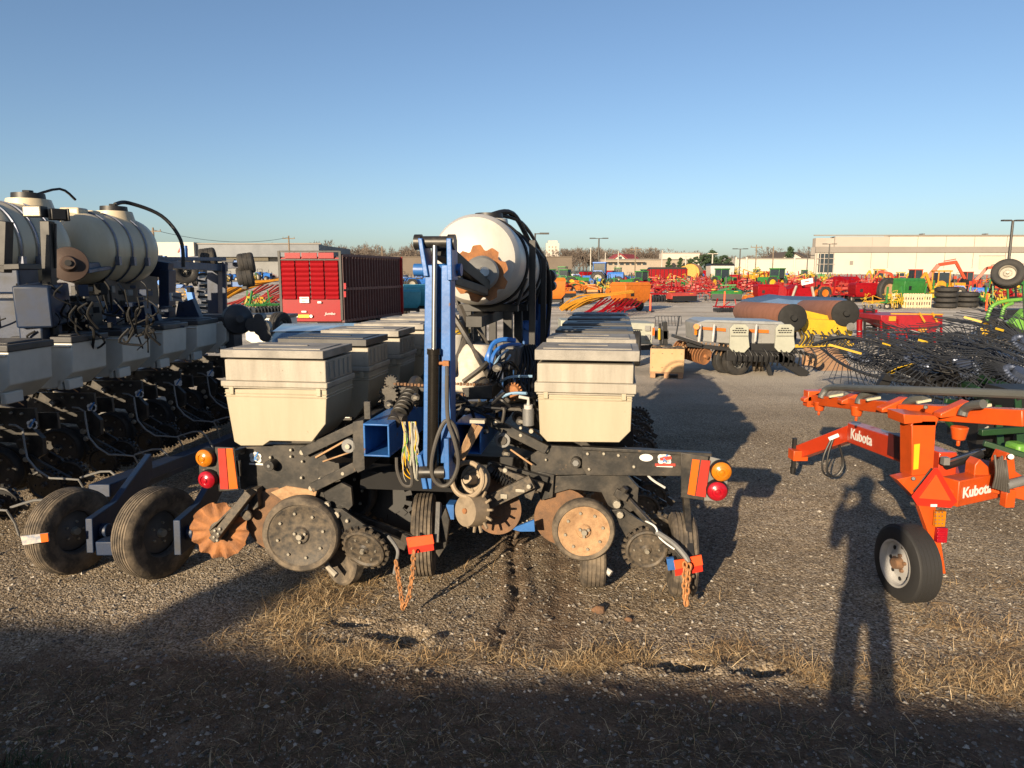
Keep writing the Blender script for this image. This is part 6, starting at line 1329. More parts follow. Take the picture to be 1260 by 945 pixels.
mb = MB(); mb.ball(bp(0, .03, 1.715), (.078, .098, .115), 18, 12); mb.ball(bp(0, .135, 1.705), (.014, .02, .022), 8, 6)
for s_ in (-1, 1): mb.ball(bp(.08 * s_, .03, 1.71), (.012, .022, .032), 8, 6)
mb.build('face', skin_m, ph)
mb = MB(); mb.ball(bp(0, .01, 1.75), (.088, .105, .10), 16, 10); mb.build('hair', hair_m, ph)
def hand(c, out, name):
    mb = MB(); c = Vector(c); mb.ball(c, (.028, .045, .045), 10, 8)
    for k in range(4): a = c + out * .03 + Vector((0, .02, .03 - .02 * k)); mb.tube([a, a + out * .03 + AY * .01, a + out * .05 + AY * .03, a + out * .045 + AY * .05], [.010, .010, .009, .007], 7)
    mb.tube([c + AZ * .03, c + AZ * .055 + AY * .03, c + AZ * .06 + AY * .05], [.012, .011, .009], 7); return mb.build(name, skin_m, ph)
hand(bp(.07, .275, 1.57), Vector((-.3, .5, .8)).normalized(), 'hand'); hand(bp(-.10, .275, 1.54), Vector((.3, .5, .8)).normalized(), 'hand')
phn = MB(); phn.box((0, 0, 0), (.155, .009, .075)); o = phn.build('phone', black_cl, None, bevel=.004); o.location = bp(.0, .31, 1.60); tag(o, "black phone held up in the photographer's hands", 'phone')
# ---------------------------------------------------------------- the dealer's rows of machines
def simple_wheel(parent, c, r, w_, ax=(1, 0, 0), rim=None):
    mb = MB(); h = w_ / 2; mb.lathe([(r * .5, h * .6), (r * .6, h), (r * .9, h), (r, h * .6), (r, -h * .6), (r * .9, -h), (r * .6, -h), (r * .5, -h * .6)], c, ax, 18, cap=False)
    mb.mat(1).lathe([(r * .52, h * .7), (r * .3, h * .5), (0, h * .5)], c, ax, 14, cap=False); mb.lathe([(r * .52, -h * .7), (r * .3, -h * .5), (0, -h * .5)], c, ax, 14, cap=False)
    return mb.build('wheel', [rubber, rim or cream_dusty], parent)
def b_tractor(root, m_, rim, cab=True, s_=1.0):
    mb = MB(); mb.loft([[(x, y, z) for x, z in ((-.30, .85), (.30, .85), (.34, 1.35), (.22, 1.55), (-.22, 1.55), (-.34, 1.35))] for y in (-2.0, -.2)]); mb.box((0, -.3, .75), (.5, 3.0, .35)); mb.build('bonnet', m_, root, bevel=.04)
    mb = MB(); mb.box((0, -2.02, 1.2), (.5, .03, .5)); mb.box((-.14, -2.05, 1.3), (.14, .03, .1)); mb.box((.14, -2.05, 1.3), (.14, .03, .1)); mb.cyl((.25, -1.0, 1.5), (.25, -1.0, 2.2), .04, n=8); mb.build('grille', black_cl, root)
    for sx in (-1, 1):
        mb = MB(); mb.lathe([(.95, -.2), (.98, .2)], (sx * .8, .75, .85), (1, 0, 0), 20, cap=False); q = [v_ for v_ in mb.v]
        mb = MB(); mb.prism([(sx * .55, .0, 1.25), (sx * .55, .3, 1.72), (sx * .55, 1.2, 1.72), (sx * .55, 1.5, 1.25), (sx * .55, 1.25, 1.62), (sx * .55, .3, 1.62)], (sx * .45, 0, 0)); mb.build('fender', m_, root)
        simple_wheel(root, Vector((sx * .82, .75, .85)), .85, .45, (sx, 0, 0), rim); simple_wheel(root, Vector((sx * .75, -1.5, .55)), .55, .32, (sx, 0, 0), rim)
    if cab:
        mb = MB(); mb.box((0, .65, 1.95), (1.15, 1.3, 1.1)); mb.build('cab_glass', glass, root, bevel=.03)
        mb = MB(); mb.box((0, .65, 2.58), (1.35, 1.5, .16))
        for x in (-.6, .6):
            for y in (0, 1.3): mb.bar((x, y, 1.4), (x * .96, y, 2.55), .07, .07)
        mb.build('cab_roof', m_, root, bevel=.04)
    else:
        mb = MB(); mb.box((0, .8, 1.35), (.45, .45, .12)); mb.box((0, 1.02, 1.6), (.45, .1, .5)); mb.build('seat', black_cl, root, bevel=.03)
        mb = MB()
        for x in (-.5, .5): mb.bar((x, 1.2, 1.3), (x, 1.2, 2.3), .06, .06)
        mb.bar((-.5, 1.2, 2.3), (.5, 1.2, 2.3), .06, .06); mb.build('roll_bar', black_cl, root)
def b_mower(root, m_, m2, acc=None):
    mb = MB(); mb.loft([[(x, y, z) for y, z in ((-.7, .35), (-.75, .7), (-.4, 1.0), (.3, 1.05), (.6, .7), (.6, .35))] for x in (-1.45, 1.45)]); mb.build('header', m_, root, bevel=.04)
    mb = MB(); mb.box((0, -.78, .42), (2.8, .04, .55)); mb.box((0, .1, .2), (2.9, 1.1, .14)); mb.build('curtain', black_cl, root)
    mb = MB(); mb.bar((-.9, .6, .9), (.8, .9, 1.35), .16, .16); mb.bar((.8, .9, 1.35), (1.9, 2.8, .7), .15, .18); mb.bar((.4, .3, 1.0), (.4, .9, 1.5), .14, .14); mb.bar((-1.1, .2, 1.0), (-.5, .8, 1.5), .1, .1); mb.bar((-.5, .8, 1.5), (1.0, .8, 1.55), .1, .12); mb.build('frame', m2, root)
    mb = MB(); mb.box((-1.2, -.2, 1.12), (.5, .5, .10)); mb.box((.9, -.5, .85), (.4, .05, .2)); mb.build('guard', acc or m_, root, bevel=.02)
    for sx in (-1, 1): simple_wheel(root, Vector((sx * 1.1, .9, .38)), .38, .25, (sx, 0, 0))
def b_tedder(root, m_, m2, seed):
    r_ = random.Random(seed); mb = MB(); mb.bar((-1.5, 0, .9), (1.5, 0, .95), .14, .14); mb.bar((0, 0, .9), (.2, 2.0, .6), .13, .13); mb.bar((-.5, 0, .9), (-.5, .1, 1.6), .1, .1); mb.bar((-.5, 0, 1.6), (.6, .1, 1.2), .08, .08); mb.build('frame', m_, root)
    for k, x in enumerate((-1.4, -.5, .5, 1.4)):
        mb = MB(); c = Vector((x, 0, .75 + .5 * (k in (0, 3)))); t = R(60) if k in (0, 3) else R(12); ax = Vector((math.sin(t) * (1 if x > 0 else -1), -.3, math.cos(t))).normalized(); xx, yy, d = mb.frame(ax)
        for j in range(6): a = 6.283 * j / 6 + r_.random() * .4; e = c + (xx * math.cos(a) + yy * math.sin(a)) * .75; mb.tube([c, e, e - d * .35], .028, 5)
        mb.cyl(c - d * .1, c + d * .15, .12, n=10); mb.build('rotor', m2, root)
        simple_wheel(root, Vector((x, .1, .24)), .24, .16, (1, 0, 0))
def b_baler(root, m_, m2):
    mb = MB(); n_ = 20; pts = [(0 + 1.0 * math.cos(6.283 * k / n_), 1.25 + .95 * math.sin(6.283 * k / n_)) for k in range(n_)]
    mb.prism([(-.75, y, z) for y, z in pts], (1.5, 0, 0)); mb.prism([(-.72, .2, .5), (-.72, 1.6, .6), (-.72, 1.5, 1.7), (-.72, .6, 2.0)], (1.44, 0, 0)); mb.build('chamber', m_, root, bevel=.03)
    for sx in (-1, 1):
        mb = MB(); mb.prism([(sx * .76, -.8, .7), (sx * .76, .9, .6), (sx * .76, .95, 1.8), (sx * .76, -.6, 2.0)], (sx * .06, 0, 0)); mb.build('side_panel', m2, root, bevel=.02)
    mb = MB(); mb.box((0, .95, .35), (1.5, .4, .3)); mb.bar((0, 1.2, .6), (0, 3.2, .55), .16, .16); mb.build('pickup', black_cl, root)
    for sx in (-1, 1): simple_wheel(root, Vector((sx * .98, .1, .48)), .48, .32, (sx, 0, 0))
def b_harrow(root, m_, seed):
    r_ = random.Random(seed); mb = MB()
    for y in (-.8, .0, .8): mb.bar((-1.6, y, .75), (1.6, y, .75), .12, .12)
    for x in (-1.5, -.5, .5, 1.5): mb.bar((x, -.9, .78), (x, .9, .78), .1, .1)
    mb.bar((-.6, .8, .8), (0, 2.4, .65), .12, .12); mb.bar((.6, .8, .8), (0, 2.4, .65), .12, .12); mb.bar((-1.5, 0, .8), (-1.2, .1, 1.9), .14, .14); mb.bar((1.5, 0, .8), (1.25, .1, 1.8), .14, .14); mb.bar((-.4, 0, .8), (.5, 0, 1.45), .1, .1); mb.build('frame', m_, root)
    for y in (-.7, .65):
        mb = MB(); mb.cyl((-1.7, y - .2, .32), (1.7, y + .2, .32), .04, n=6)
        for k in range(12): c = Vector((-1.6 + k * .29, y - .2 + .4 * k / 11, .32)); mb.lathe([(0, 0), (.2, .02), (.31, .06), (.2, .03), (0, .02)], c, (1, .12, 0), 12, cap=False)
        mb.build('disc_gang', tine, root)
    for sx in (-1, 1): simple_wheel(root, Vector((sx * .6, 0, .38)), .38, .25, (sx, 0, 0))
def b_excavator(root, m_):
    mb = MB()
    for sx in (-1, 1): mb.loft([[(sx * .95 + o_, y, z) for y, z in ((-1.4, .3), (-1.2, .05), (1.2, .05), (1.4, .3), (1.2, .62), (-1.2, .62))] for o_ in (-.22, .22)])
    mb.build('track', black_cl, root)
    mb = MB(); mb.box((0, .3, 1.05), (2.0, 2.2, .65)); mb.box((0, 1.2, 1.3), (1.9, .6, .8)); mb.build('body', m_, root, bevel=.08)
    mb = MB(); mb.box((-.5, -.2, 1.95), (.9, 1.2, 1.3)); mb.build('cab', glass, root, bevel=.05); mb = MB(); mb.box((-.5, -.2, 2.65), (1.0, 1.3, .1)); mb.bar((-.94, -.8, 1.3), (-.94, -.8, 2.6), .07, .07); mb.bar((-.06, -.8, 1.3), (-.06, -.8, 2.6), .07, .07); mb.build('cab_roof', m_, root)
    mb = MB(); mb.bar((.3, -.8, 1.3), (1.4, -1.4, 3.2), .28, .42); mb.bar((1.4, -1.4, 3.2), (3.2, -1.8, 3.5), .26, .38); mb.build('boom', m_, root, bevel=.03)
    mb = MB(); mb.bar((3.1, -1.8, 3.6), (4.3, -2.0, 1.6), .22, .3); mb.bar((1.9, -1.5, 3.6), (3.2, -1.75, 3.85), .1, .1); mb.build('stick', m_, root, bevel=.02)
    mb = MB(); mb.prism([(4.0, -2.3, 1.6), (4.6, -2.3, 1.5), (4.7, -2.3, .9), (4.1, -2.3, .7), (3.8, -2.3, 1.1)], (0, .6, 0)); mb.build('bucket', black_cl, root)
def b_backhoe(root, m_, cabm):
    mb = MB(); mb.box((.2, 0, 1.1), (2.6, .95, .55)); mb.box((1.2, 0, 1.45), (1.3, .8, .4)); mb.cyl((-.6, -.5, 1.3), (-.6, -.6, 1.3), .55, n=18); mb.build('body', m_, root, bevel=.06)
    mb = MB()
    for x in (-.9, .2):
        for y in (-.5, .5): mb.bar((x, y, 1.3), (x, y, 2.7), .1, .1)
    mb.box((-.35, 0, 2.75), (1.4, 1.25, .14)); mb.build('cab_frame', cabm, root, bevel=.02)
    mb = MB(); mb.box((-.35, 0, 2.1), (1.0, .9, 1.0)); mb.build('cab_glass', glass, root)
    mb = MB(); mb.bar((-1.2, 0, 1.0), (-1.9, 0, 2.6), .2, .25); mb.bar((-1.9, 0, 2.6), (-2.6, 0, 1.4), .18, .2); mb.bar((1.4, -.45, 1.4), (2.5, -.45, .6), .12, .18); mb.bar((1.4, .45, 1.4), (2.5, .45, .6), .12, .18); mb.prism([(2.4, -.8, .2), (3.0, -.8, .2), (2.9, -.8, .9), (2.4, -.8, .9)], (0, 1.6, 0)); mb.build('loader_arm', m_, root)
    for x, r in ((-.7, .7), (1.3, .48)):
        for y in (-.7, .7): simple_wheel(root, Vector((x, y, r)), r, .4, (0, 1 if y > 0 else -1, 0), m_)
def b_box(root, m_, m2, lidm):
    mb = MB(); mb.loft([[(x * 1.0, y * .7, .7) for x, y in ((-1, -1), (1, -1), (1, 1), (-1, 1))], [(x * 1.3, y * 1.0, 1.1) for x, y in ((-1, -1), (1, -1), (1, 1), (-1, 1))], [(x * 1.35, y * 1.05, 2.2) for x, y in ((-1, -1), (1, -1), (1, 1), (-1, 1))]]); mb.build('tub', m_, root, bevel=.03)
    mb = MB(); mb.loft([[(x * 1.38, y * 1.08, 2.2) for x, y in ((-1, -1), (1, -1), (1, 1), (-1, 1))], [(x * 1.25, y * .9, 2.45) for x, y in ((-1, -1), (1, -1), (1, 1), (-1, 1))]]); mb.build('rim_band', lidm, root)
    mb = MB(); mb.box((0, 0, .55), (2.2, 1.0, .25)); mb.bar((0, .7, .55), (.3, 2.4, .5), .14, .14); mb.box((-.6, -1.02, 1.5), (.35, .04, .4)); mb.build('chassis', m2, root)
    for sx in (-1, 1): simple_wheel(root, Vector((sx * 1.1, .1, .45)), .45, .3, (sx, 0, 0))
def b_wagon(root, m_, lidm):
    mb = MB(); mb.box((0, 0, 1.5), (5.2, 2.2, 1.3)); mb.build('body', m_, root, bevel=.04); mb = MB(); mb.prism([(-2.65, -1.15, 2.15), (2.65, -1.15, 2.15), (2.4, -1.15, 2.42), (-2.4, -1.15, 2.42)], (0, 2.3, 0)); mb.build('cover', lidm, root)
    mb = MB()
    for k in range(9): mb.bar((-2.4 + .6 * k, -1.13, .9), (-2.4 + .6 * k, -1.13, 2.1), .06, .06)
    mb.box((0, 0, .7), (5.0, 1.2, .25)); mb.build('stake', black_cl, root)
    for x in (-1.6, 1.6):
        for y in (-.9, .9): simple_wheel(root, Vector((x, y, .5)), .5, .3, (0, 1 if y > 0 else -1, 0))
def b_rakepile(root, m_, m2, seed):
    r_ = random.Random(seed); mb = MB()
    for k in range(26):
        y = -1.2 + 2.4 * k / 25; x0 = -2.1 + r_.uniform(-.4, .5); mb.tube([(x0, y - .6, .25 + .2 * r_.random()), (x0 + 1.2, y, .8 + .3 * r_.random()), (.8, y + .2, 1.25), (2.0, y * .5 + .2, 1.35 + .1 * r_.random())], .05, 5, 4)
    mb.build('tine_arm', m_, root)
    mb = MB()
    for k in range(9): x0 = -.9 + .25 * k; mb.tube([(x0 - .8, -2.6, .1), (x0, -2.0, .35 + .1 * (k % 3)), (x0 + .8, -1.2, .9), (x0 + 1.0, -.8, 1.0)], .05, 5, 4)
    for k in range(6): x0 = .2 + .25 * k; mb.tube([(x0, -2.2, .1), (x0 - .3, -2.4, .35), (x0 + .5, -2.0, .6), (x0 + .9, -1.4, .9)], .035, 5, 4)
    mb.build('crop_guide', m2, root)
def b_frame(root, m_, m2, seed):
    """cultivator folded up: upright wings of bars with tines."""
    r_ = random.Random(seed); mb = MB(); mb.bar((-1.3, 0, .7), (1.3, 0, .7), .16, .16); mb.bar((0, -.2, .7), (0, 2.2, .6), .14, .14)
    for sx in (-1, 1): mb.bar((sx * 1.2, 0, .7), (sx * 1.05, .1, 2.1), .14, .14); mb.bar((sx * 1.1, .3, 1.2), (sx * .3, .1, .8), .08, .08)
    mb.build('frame', m_, root); mb = MB()
    for k in range(18): x = r_.uniform(-1.3, 1.3); z = r_.uniform(.5, 1.7); mb.tube([(x, -.1, z), (x + r_.uniform(-.2, .2), -.45, z + .1), (x + r_.uniform(-.2, .2), -.5, z - .4)], .03, 5)
    for k in range(7): mb.box((r_.uniform(-1.2, 1.2), r_.uniform(-.3, .3), r_.uniform(.5, 1.5)), (.3, .25, .22))
    mb.build('tine_set', m2, root); simple_wheel(root, Vector((-.7, .2, .35)), .35, .2); simple_wheel(root, Vector((.7, .2, .35)), .35, .2)
KIND = {
    'tractor_blue': ('tractor', 'tractor', 'blue cab tractor', lambda r: b_tractor(r, tblue, cream_dusty)), 'tractor_green': ('tractor', 'tractor', 'green cab tractor with yellow wheels', lambda r: b_tractor(r, green, yellow)),
    'small_blue': ('compact_tractor', 'tractor', 'small blue open tractor', lambda r: b_tractor(r, tblue, cream_dusty, False)), 'small_green': ('compact_tractor', 'tractor', 'small green open tractor', lambda r: b_tractor(r, green, yellow, False)),
    'small_orange': ('compact_tractor', 'tractor', 'small orange open tractor', lambda r: b_tractor(r, red_or, orangep, False)),
    'mower_red': ('disc_mower', 'mower', 'red mower', lambda r: b_mower(r, redp, pink_red, pink_red)), 'mower_pink': ('disc_mower', 'mower', 'faded red mower', lambda r: b_mower(r, pink_red, redp, yel_or)), 'mower_green': ('disc_mower', 'mower', 'green mower', lambda r: b_mower(r, green, green, yellow)), 'mower_orange': ('disc_mower', 'mower', 'orange mower', lambda r: b_mower(r, red_or, red_or, orangep)),
    'mower_amber': ('disc_mower', 'mower', 'amber orange mower', lambda r: b_mower(r, orangep, orangep, yellow)),
    'tedder_red': ('rotary_tedder', 'tedder', 'red rotary tedder', lambda r: b_tedder(r, redp, pink_red, 1)), 'tedder_yellow': ('rotary_tedder', 'tedder', 'yellow rotary tedder', lambda r: b_tedder(r, yel_or, yellow, 2)), 'tedder_orange': ('rotary_tedder', 'tedder', 'orange rotary tedder', lambda r: b_tedder(r, red_or, red_or, 3)),
    'baler_red': ('round_baler', 'baler', 'red baler', lambda r: b_baler(r, redp, redp)), 'baler_yellow': ('round_baler', 'baler', 'yellow round baler', lambda r: b_baler(r, yel_or, yel_or)), 'baler_green': ('round_baler', 'baler', 'green baler', lambda r: b_baler(r, green, green)), 'baler_orange': ('round_baler', 'baler', 'orange baler', lambda r: b_baler(r, red_or, pink_red)),
    'harrow_red': ('disc_harrow', 'harrow', 'red disc harrow', lambda r: b_harrow(r, redp, 4)), 'harrow_green': ('disc_harrow', 'harrow', 'green disc harrow', lambda r: b_harrow(r, green, 5)), 'harrow_pink': ('disc_harrow', 'harrow', 'faded red disc harrow', lambda r: b_harrow(r, pink_red, 6)),
    'frame_red': ('cultivator', 'cultivator', 'red folded cultivator', lambda r: b_frame(r, redp, pink_red, 7)), 'frame_dark': ('cultivator', 'cultivator', 'dark folded cultivator', lambda r: b_frame(r, black_cl, redp, 8)), 'frame_green': ('cultivator', 'cultivator', 'green and yellow cultivator', lambda r: b_frame(r, green, yellow, 9)), 'frame_orange': ('cultivator', 'cultivator', 'orange folded cultivator', lambda r: b_frame(r, red_or, black_cl, 10)),
    'excavator': ('excavator', 'excavator', 'orange excavator', lambda r: b_excavator(r, red_or)), 'backhoe': ('backhoe_loader', 'loader', 'amber yellow backhoe loader', lambda r: b_backhoe(r, yel_or, yel_or)), 'loader_yellow': ('backhoe_loader', 'loader', 'yellow loader', lambda r: b_backhoe(r, yellow, yellow)),
    'mixer': ('feed_mixer', 'mixer', 'white feed mixer wagon with dark rim', lambda r: b_box(r, whitep, redp, black_cl)), 'box_red': ('spreader', 'spreader', 'red spreader', lambda r: b_box(r, redp, black_cl, redp)), 'box_green': ('spreader', 'spreader', 'green spreader', lambda r: b_box(r, green, black_cl, green)), 'box_cyan': ('sprayer', 'sprayer', 'turquoise tank sprayer', lambda r: b_box(r, cyan, black_cl, cyan)), 'box_amber': ('spreader', 'spreader', 'amber spreader', lambda r: b_box(r, orangep, black_cl, orangep)),
    'wagon_red': ('farm_wagon', 'wagon', 'long red wagon under a black cover', lambda r: b_wagon(r, redp, black_cl)), 'rakepile': ('wheel_rake', 'rake', 'yellow wheel rake with red crop guides', lambda r: b_rakepile(r, yel_or, redp, 12)), 'rakepile_y': ('wheel_rake', 'rake', 'yellow and red wheel rake', lambda r: b_rakepile(r, yel_or, pink_red, 13)),
}
PROTO = {}; PLACED = []
SCALE = {'rakepile': 1.0, 'rakepile_y': .95, 'mixer': .8, 'baler_yellow': .95, 'excavator': .68, 'backhoe': .72, 'loader_yellow': .65, 'baler_red': .58, 'box_red': .6, 'mower_amber': .6, 'small_orange': .6, 'wagon_red': .95, 'tractor_blue': .85, 'tractor_green': .75, 'small_green': .7, 'small_blue': .7, 'box_cyan': .85, 'box_green': .9, 'box_amber': .9, 'frame_green': .65, 'tedder_yellow': .8}
def place(kind, u, v, rz=0.0, sc=1.0, look=None, lab=None):
    sc *= SCALE.get(kind, .62)
    nm, cat, lk, fn = KIND[kind]; p = on_ground(u, v)
    if kind not in PROTO:
        o = bpy.data.objects.new(nm, None); COL.objects.link(o); fn(o); PROTO[kind] = o
    else: o = copy_tree(PROTO[kind])
    o.location = p; o.rotation_euler = (0, 0, R(rz)); o.scale = (sc,) * 3; o['category'] = cat
    PLACED.append([o, u, v, look or lk, cat, lab, kind]); return o
# single machines one can pick out
place('rakepile', 738, 387, 0, .82, lab='yellow wheel rake with red crop guides spread on the lot'); place('box_amber', 775, 383, 30, 0.72, 'amber box spreader'); place('box_amber', 675, 378, 0, .8, 'amber spreader'); place('mower_amber', 697, 366, 10, .8); place('mower_amber', 730, 362, 160, .9); place('mower_amber', 757, 363, 20, .9)
place('harrow_red', 815, 371, 8, 1.15); place('mower_pink', 838, 372, 15, 1.05); place('tedder_red', 862, 370, 0, 1.2); place('mower_green', 893, 370, -12, 1.15, lab='green mower standing between the red machines'); place('mower_amber', 925, 372, 5, .7); place('baler_red', 955, 373, 80, 1.0); place('baler_red', 977, 373, 110, .95); place('box_red', 941, 373, 0, .85)
place('harrow_red', 893, 384, 4, .62, lab='low red harrow lying alone on the pale lane'); place('tedder_red', 790, 366, 0, 1.0)
place('baler_yellow', 851, 350, 60, 1.25, lab='yellow round baler among red machines left of the white mixer'); place('mixer', 885, 351, 0, 1.35); place('wagon_red', 820, 350, 0, .95); place('tedder_yellow', 920, 350, 0, 1.5); place('tedder_yellow', 940, 349, 10, 1.3)
place('tractor_blue', 745, 352, 75, 1.25); place('tractor_green', 700, 353, 60, 1.0); place('small_blue', 715, 351, 80, 1.1); place('small_green', 685, 353, 70, 1.1); place('small_blue', 770, 351, 100, 1.0); place('small_green', 672, 356, 80, 1.1); place('small_green', 760, 358, 95, 1.0); place('mower_green', 784, 361, 10, .95)
place('baler_red', 765, 352, 80, 1.0); place('box_green', 1113, 373, 20, .75); place('baler_red', 1003, 367, 80, 1.0); place('box_red', 1060, 372, 0, .9)
place('small_orange', 1016, 369, 100, 1.0); place('mower_orange', 1030, 369, 0, .9); place('mower_pink', 1062, 371, 10, 1.0); place('baler_red', 1048, 358, 95, 1.1); place('baler_red', 1030, 357, 95, 1.1); place('harrow_red', 1090, 360, 0, 1.1)
place('excavator', 1128, 360, 5, 1.15); place('excavator', 1192, 357, 0, 1.0); place('excavator', 1105, 360, 150, .8); place('backhoe', 1160, 369, 0, 1.05, lab='amber yellow backhoe loader before the orange excavators'); place('loader_yellow', 1083, 353, 0, 1.1); place('loader_yellow', 1105, 352, 180, .9); place('mower_orange', 1208, 361, 15, 1.2); place('mower_orange', 1190, 364, 0, .9); place('small_blue', 1188, 371, 60, .9)
place('small_green', 1172, 376, 40, .6); place('mower_green', 1205, 376, 10, .8); place('frame_green', 1225, 379, 0, .9); place('frame_dark', 1200, 373, 0, .9); place('mower_pink', 1240, 372, 0, 1.0); place('harrow_pink', 1255, 366, 0, 1.1); place('frame_green', 1100, 381, 30, .95, lab='light green and yellow frame machine before the red hopper'); place('tedder_yellow', 1078, 380, 0, .6); place('harrow_red', 1083, 369, 0, .9); place('frame_dark', 1072, 371, 0, .9)
place('small_blue', 498, 356, 70, 1.0); place('small_blue', 512, 357, 110, 1.0); place('small_blue', 505, 352, 80, .9); place('box_cyan', 500, 388, 10, .62); place('box_cyan', 515, 386, 0, .72); place('small_blue', 520, 352, 80, .9); place('frame_dark', 498, 386, 0, .5)
place('rakepile_y', 322, 374, 20, 1.3, lab='yellow and red wheel rake left of the forage wagon'); place('harrow_green', 330, 386, 40, 1.0); place('frame_green', 318, 381, 20, .8); place('mower_green', 312, 376, 20, .7); place('tractor_blue', 226, 352, 60, 1.0); place('frame_dark', 190, 356, 0, 1.2); place('tedder_yellow', 215, 372, 0, .7)
# the crowded rows behind
rr_ = random.Random(33)
FILL = [  # row's ground line, from, to, kinds
    (366, 790, 905, ['harrow_red', 'mower_pink', 'frame_red', 'tedder_red']), (362, 800, 1010, ['mower_red', 'harrow_red', 'tedder_red', 'frame_red', 'mower_pink', 'frame_dark']),
    (357, 785, 1010, ['mower_red', 'frame_red', 'harrow_red', 'mower_green', 'tedder_red', 'tractor_green', 'frame_dark']), (353, 800, 1010, ['frame_red', 'tedder_red', 'box_red', 'mower_red', 'tedder_yellow', 'frame_dark']), (349, 660, 850, ['small_green', 'small_blue', 'tractor_green', 'mower_green', 'mower_red', 'small_green']), (348, 900, 1010, ['tedder_red', 'frame_red', 'tedder_yellow', 'box_red']),
    (346, 660, 1010, ['small_green', 'frame_dark', 'tractor_green', 'frame_red', 'small_blue', 'box_red']),
    (364, 1005, 1100, ['mower_red', 'mower_orange', 'frame_red', 'tedder_orange']), (359, 1000, 1125, ['frame_red', 'mower_red', 'baler_red', 'harrow_red', 'frame_orange']), (354, 1005, 1130, ['mower_red', 'tedder_red', 'frame_orange', 'tedder_yellow', 'frame_red']), (350, 1000, 1100, ['frame_green', 'tedder_red', 'tedder_yellow', 'frame_red']), (352, 1140, 1262, ['frame_dark', 'mower_orange', 'frame_orange', 'small_orange']), (367, 1175, 1262, ['frame_dark', 'mower_pink', 'frame_green', 'small_blue']), (357, 1215, 1262, ['mower_orange', 'mower_pink', 'tedder_yellow']),
    (369, 1130, 1262, ['frame_dark', 'mower_pink', 'frame_green', 'frame_red', 'small_orange']), (360, 905, 1010, ['frame_red', 'tedder_red', 'harrow_red', 'frame_dark', 'mower_pink']), (355, 690, 800, ['mower_green', 'frame_dark', 'small_blue', 'small_green', 'frame_red']), (361, 660, 790, ['frame_dark', 'frame_green', 'small_orange', 'mower_amber']), (351, 785, 1010, ['frame_red', 'tedder_red', 'frame_dark', 'tedder_yellow', 'frame_orange']), (356, 1040, 1130, ['frame_red', 'frame_dark', 'tedder_orange']),
    (374, 1150, 1262, ['frame_dark', 'frame_green', 'mower_pink', 'small_orange']), (363, 1075, 1160, ['frame_red', 'frame_dark', 'tedder_orange', 'harrow_pink']),
    (357, 662, 695, ['small_green', 'frame_green']), (371, 1040, 1095, ['frame_dark', 'mower_pink', 'frame_red']), (350, 490, 530, ['small_blue', 'small_blue', 'frame_dark']), (347, 170, 350, ['frame_dark', 'small_blue', 'frame_green']),
]
for v, u0, u1, ks in FILL:
    u = u0; last = None
    while u < u1:
        k = rr_.choice([q for q in ks if q != last] or ks); last = k; D = on_ground(u, v).y; sc = rr_.uniform(.85, 1.2); wpx = 2.6 * sc * SCALE.get(k, .62) / mpp(D)
        place(k, u, v + rr_.uniform(-.7, .7), rr_.uniform(-40, 40) + rr_.choice((0, 0, 90, 180)), sc); u += wpx * rr_.uniform(.78, 1.15)
# a label that says which one: by what stands on either side, in the same part of the rows
def short(l): return l.replace(' with yellow wheels', '').replace(' with dark rim', '').replace(' under a black cover', '').replace(' with red crop guides', '')
from collections import defaultdict
used_l = defaultdict(list)
ZONE = lambda u: ('beyond the left planter' if u < 360 else 'behind the left hoppers' if u < 560 else 'below the brown wall' if u < 735 else 'below the red-roofed house' if u < 800 else 'before the evergreens' if u < 900 else 'below the gabled house' if u < 1000 else 'below the glass entrance' if u < 1075 else 'before the beige store')
srt = sorted(PLACED, key=lambda q: (round(q[2] / 6), q[1]))
for i, q in enumerate(srt):
    o, u, v, lk, cat, lab, kind = q
    if lab: o['label'] = lab; used_l[lab].append(o); continue
    nb = [p for p in PLACED if p is not q and abs(p[2] - v) < 5]
    L = max((p for p in nb if p[1] < u), key=lambda p: p[1], default=None); Rr = min((p for p in nb if p[1] > u), key=lambda p: p[1], default=None)
    row = 'front' if v > 367 else 'middle' if v > 355 else 'far'
    cands = [f'{lk} in the {row} row {ZONE(u)}']
    if L: cands.append(f'{short(lk)} {ZONE(u)}, just right of a {short(L[3])}')
    if Rr: cands.append(f'{short(lk)} {ZONE(u)}, just left of a {short(Rr[3])}')
    if L and Rr: cands += [f'{short(lk)} in {row} row, {short(L[3])} on its left, {short(Rr[3])} on its right']
    if L and Rr: cands += [f'{short(lk)} {ZONE(u)}, between a {short(L[3])} and a {short(Rr[3])}']
    ok = [c for c in cands if len(c.split()) <= 16 and c not in used_l]
    l = ok[0] if ok else next(c for c in cands if len(c.split()) <= 16); o['label'] = l; used_l[l].append(o)
PLUR = {'tractor': 'tractors', 'mower': 'mowers', 'tedder': 'tedders', 'baler': 'balers', 'harrow': 'harrows', 'cultivator': 'cultivators', 'excavator': 'excavators', 'loader': 'loaders', 'mixer': 'mixers', 'spreader': 'spreaders', 'sprayer': 'sprayers', 'wagon': 'wagons', 'rake': 'rakes'}
for q in PLACED: q[0]['group'] = f'{PLUR[q[4]]} parked in the rows of the yard'
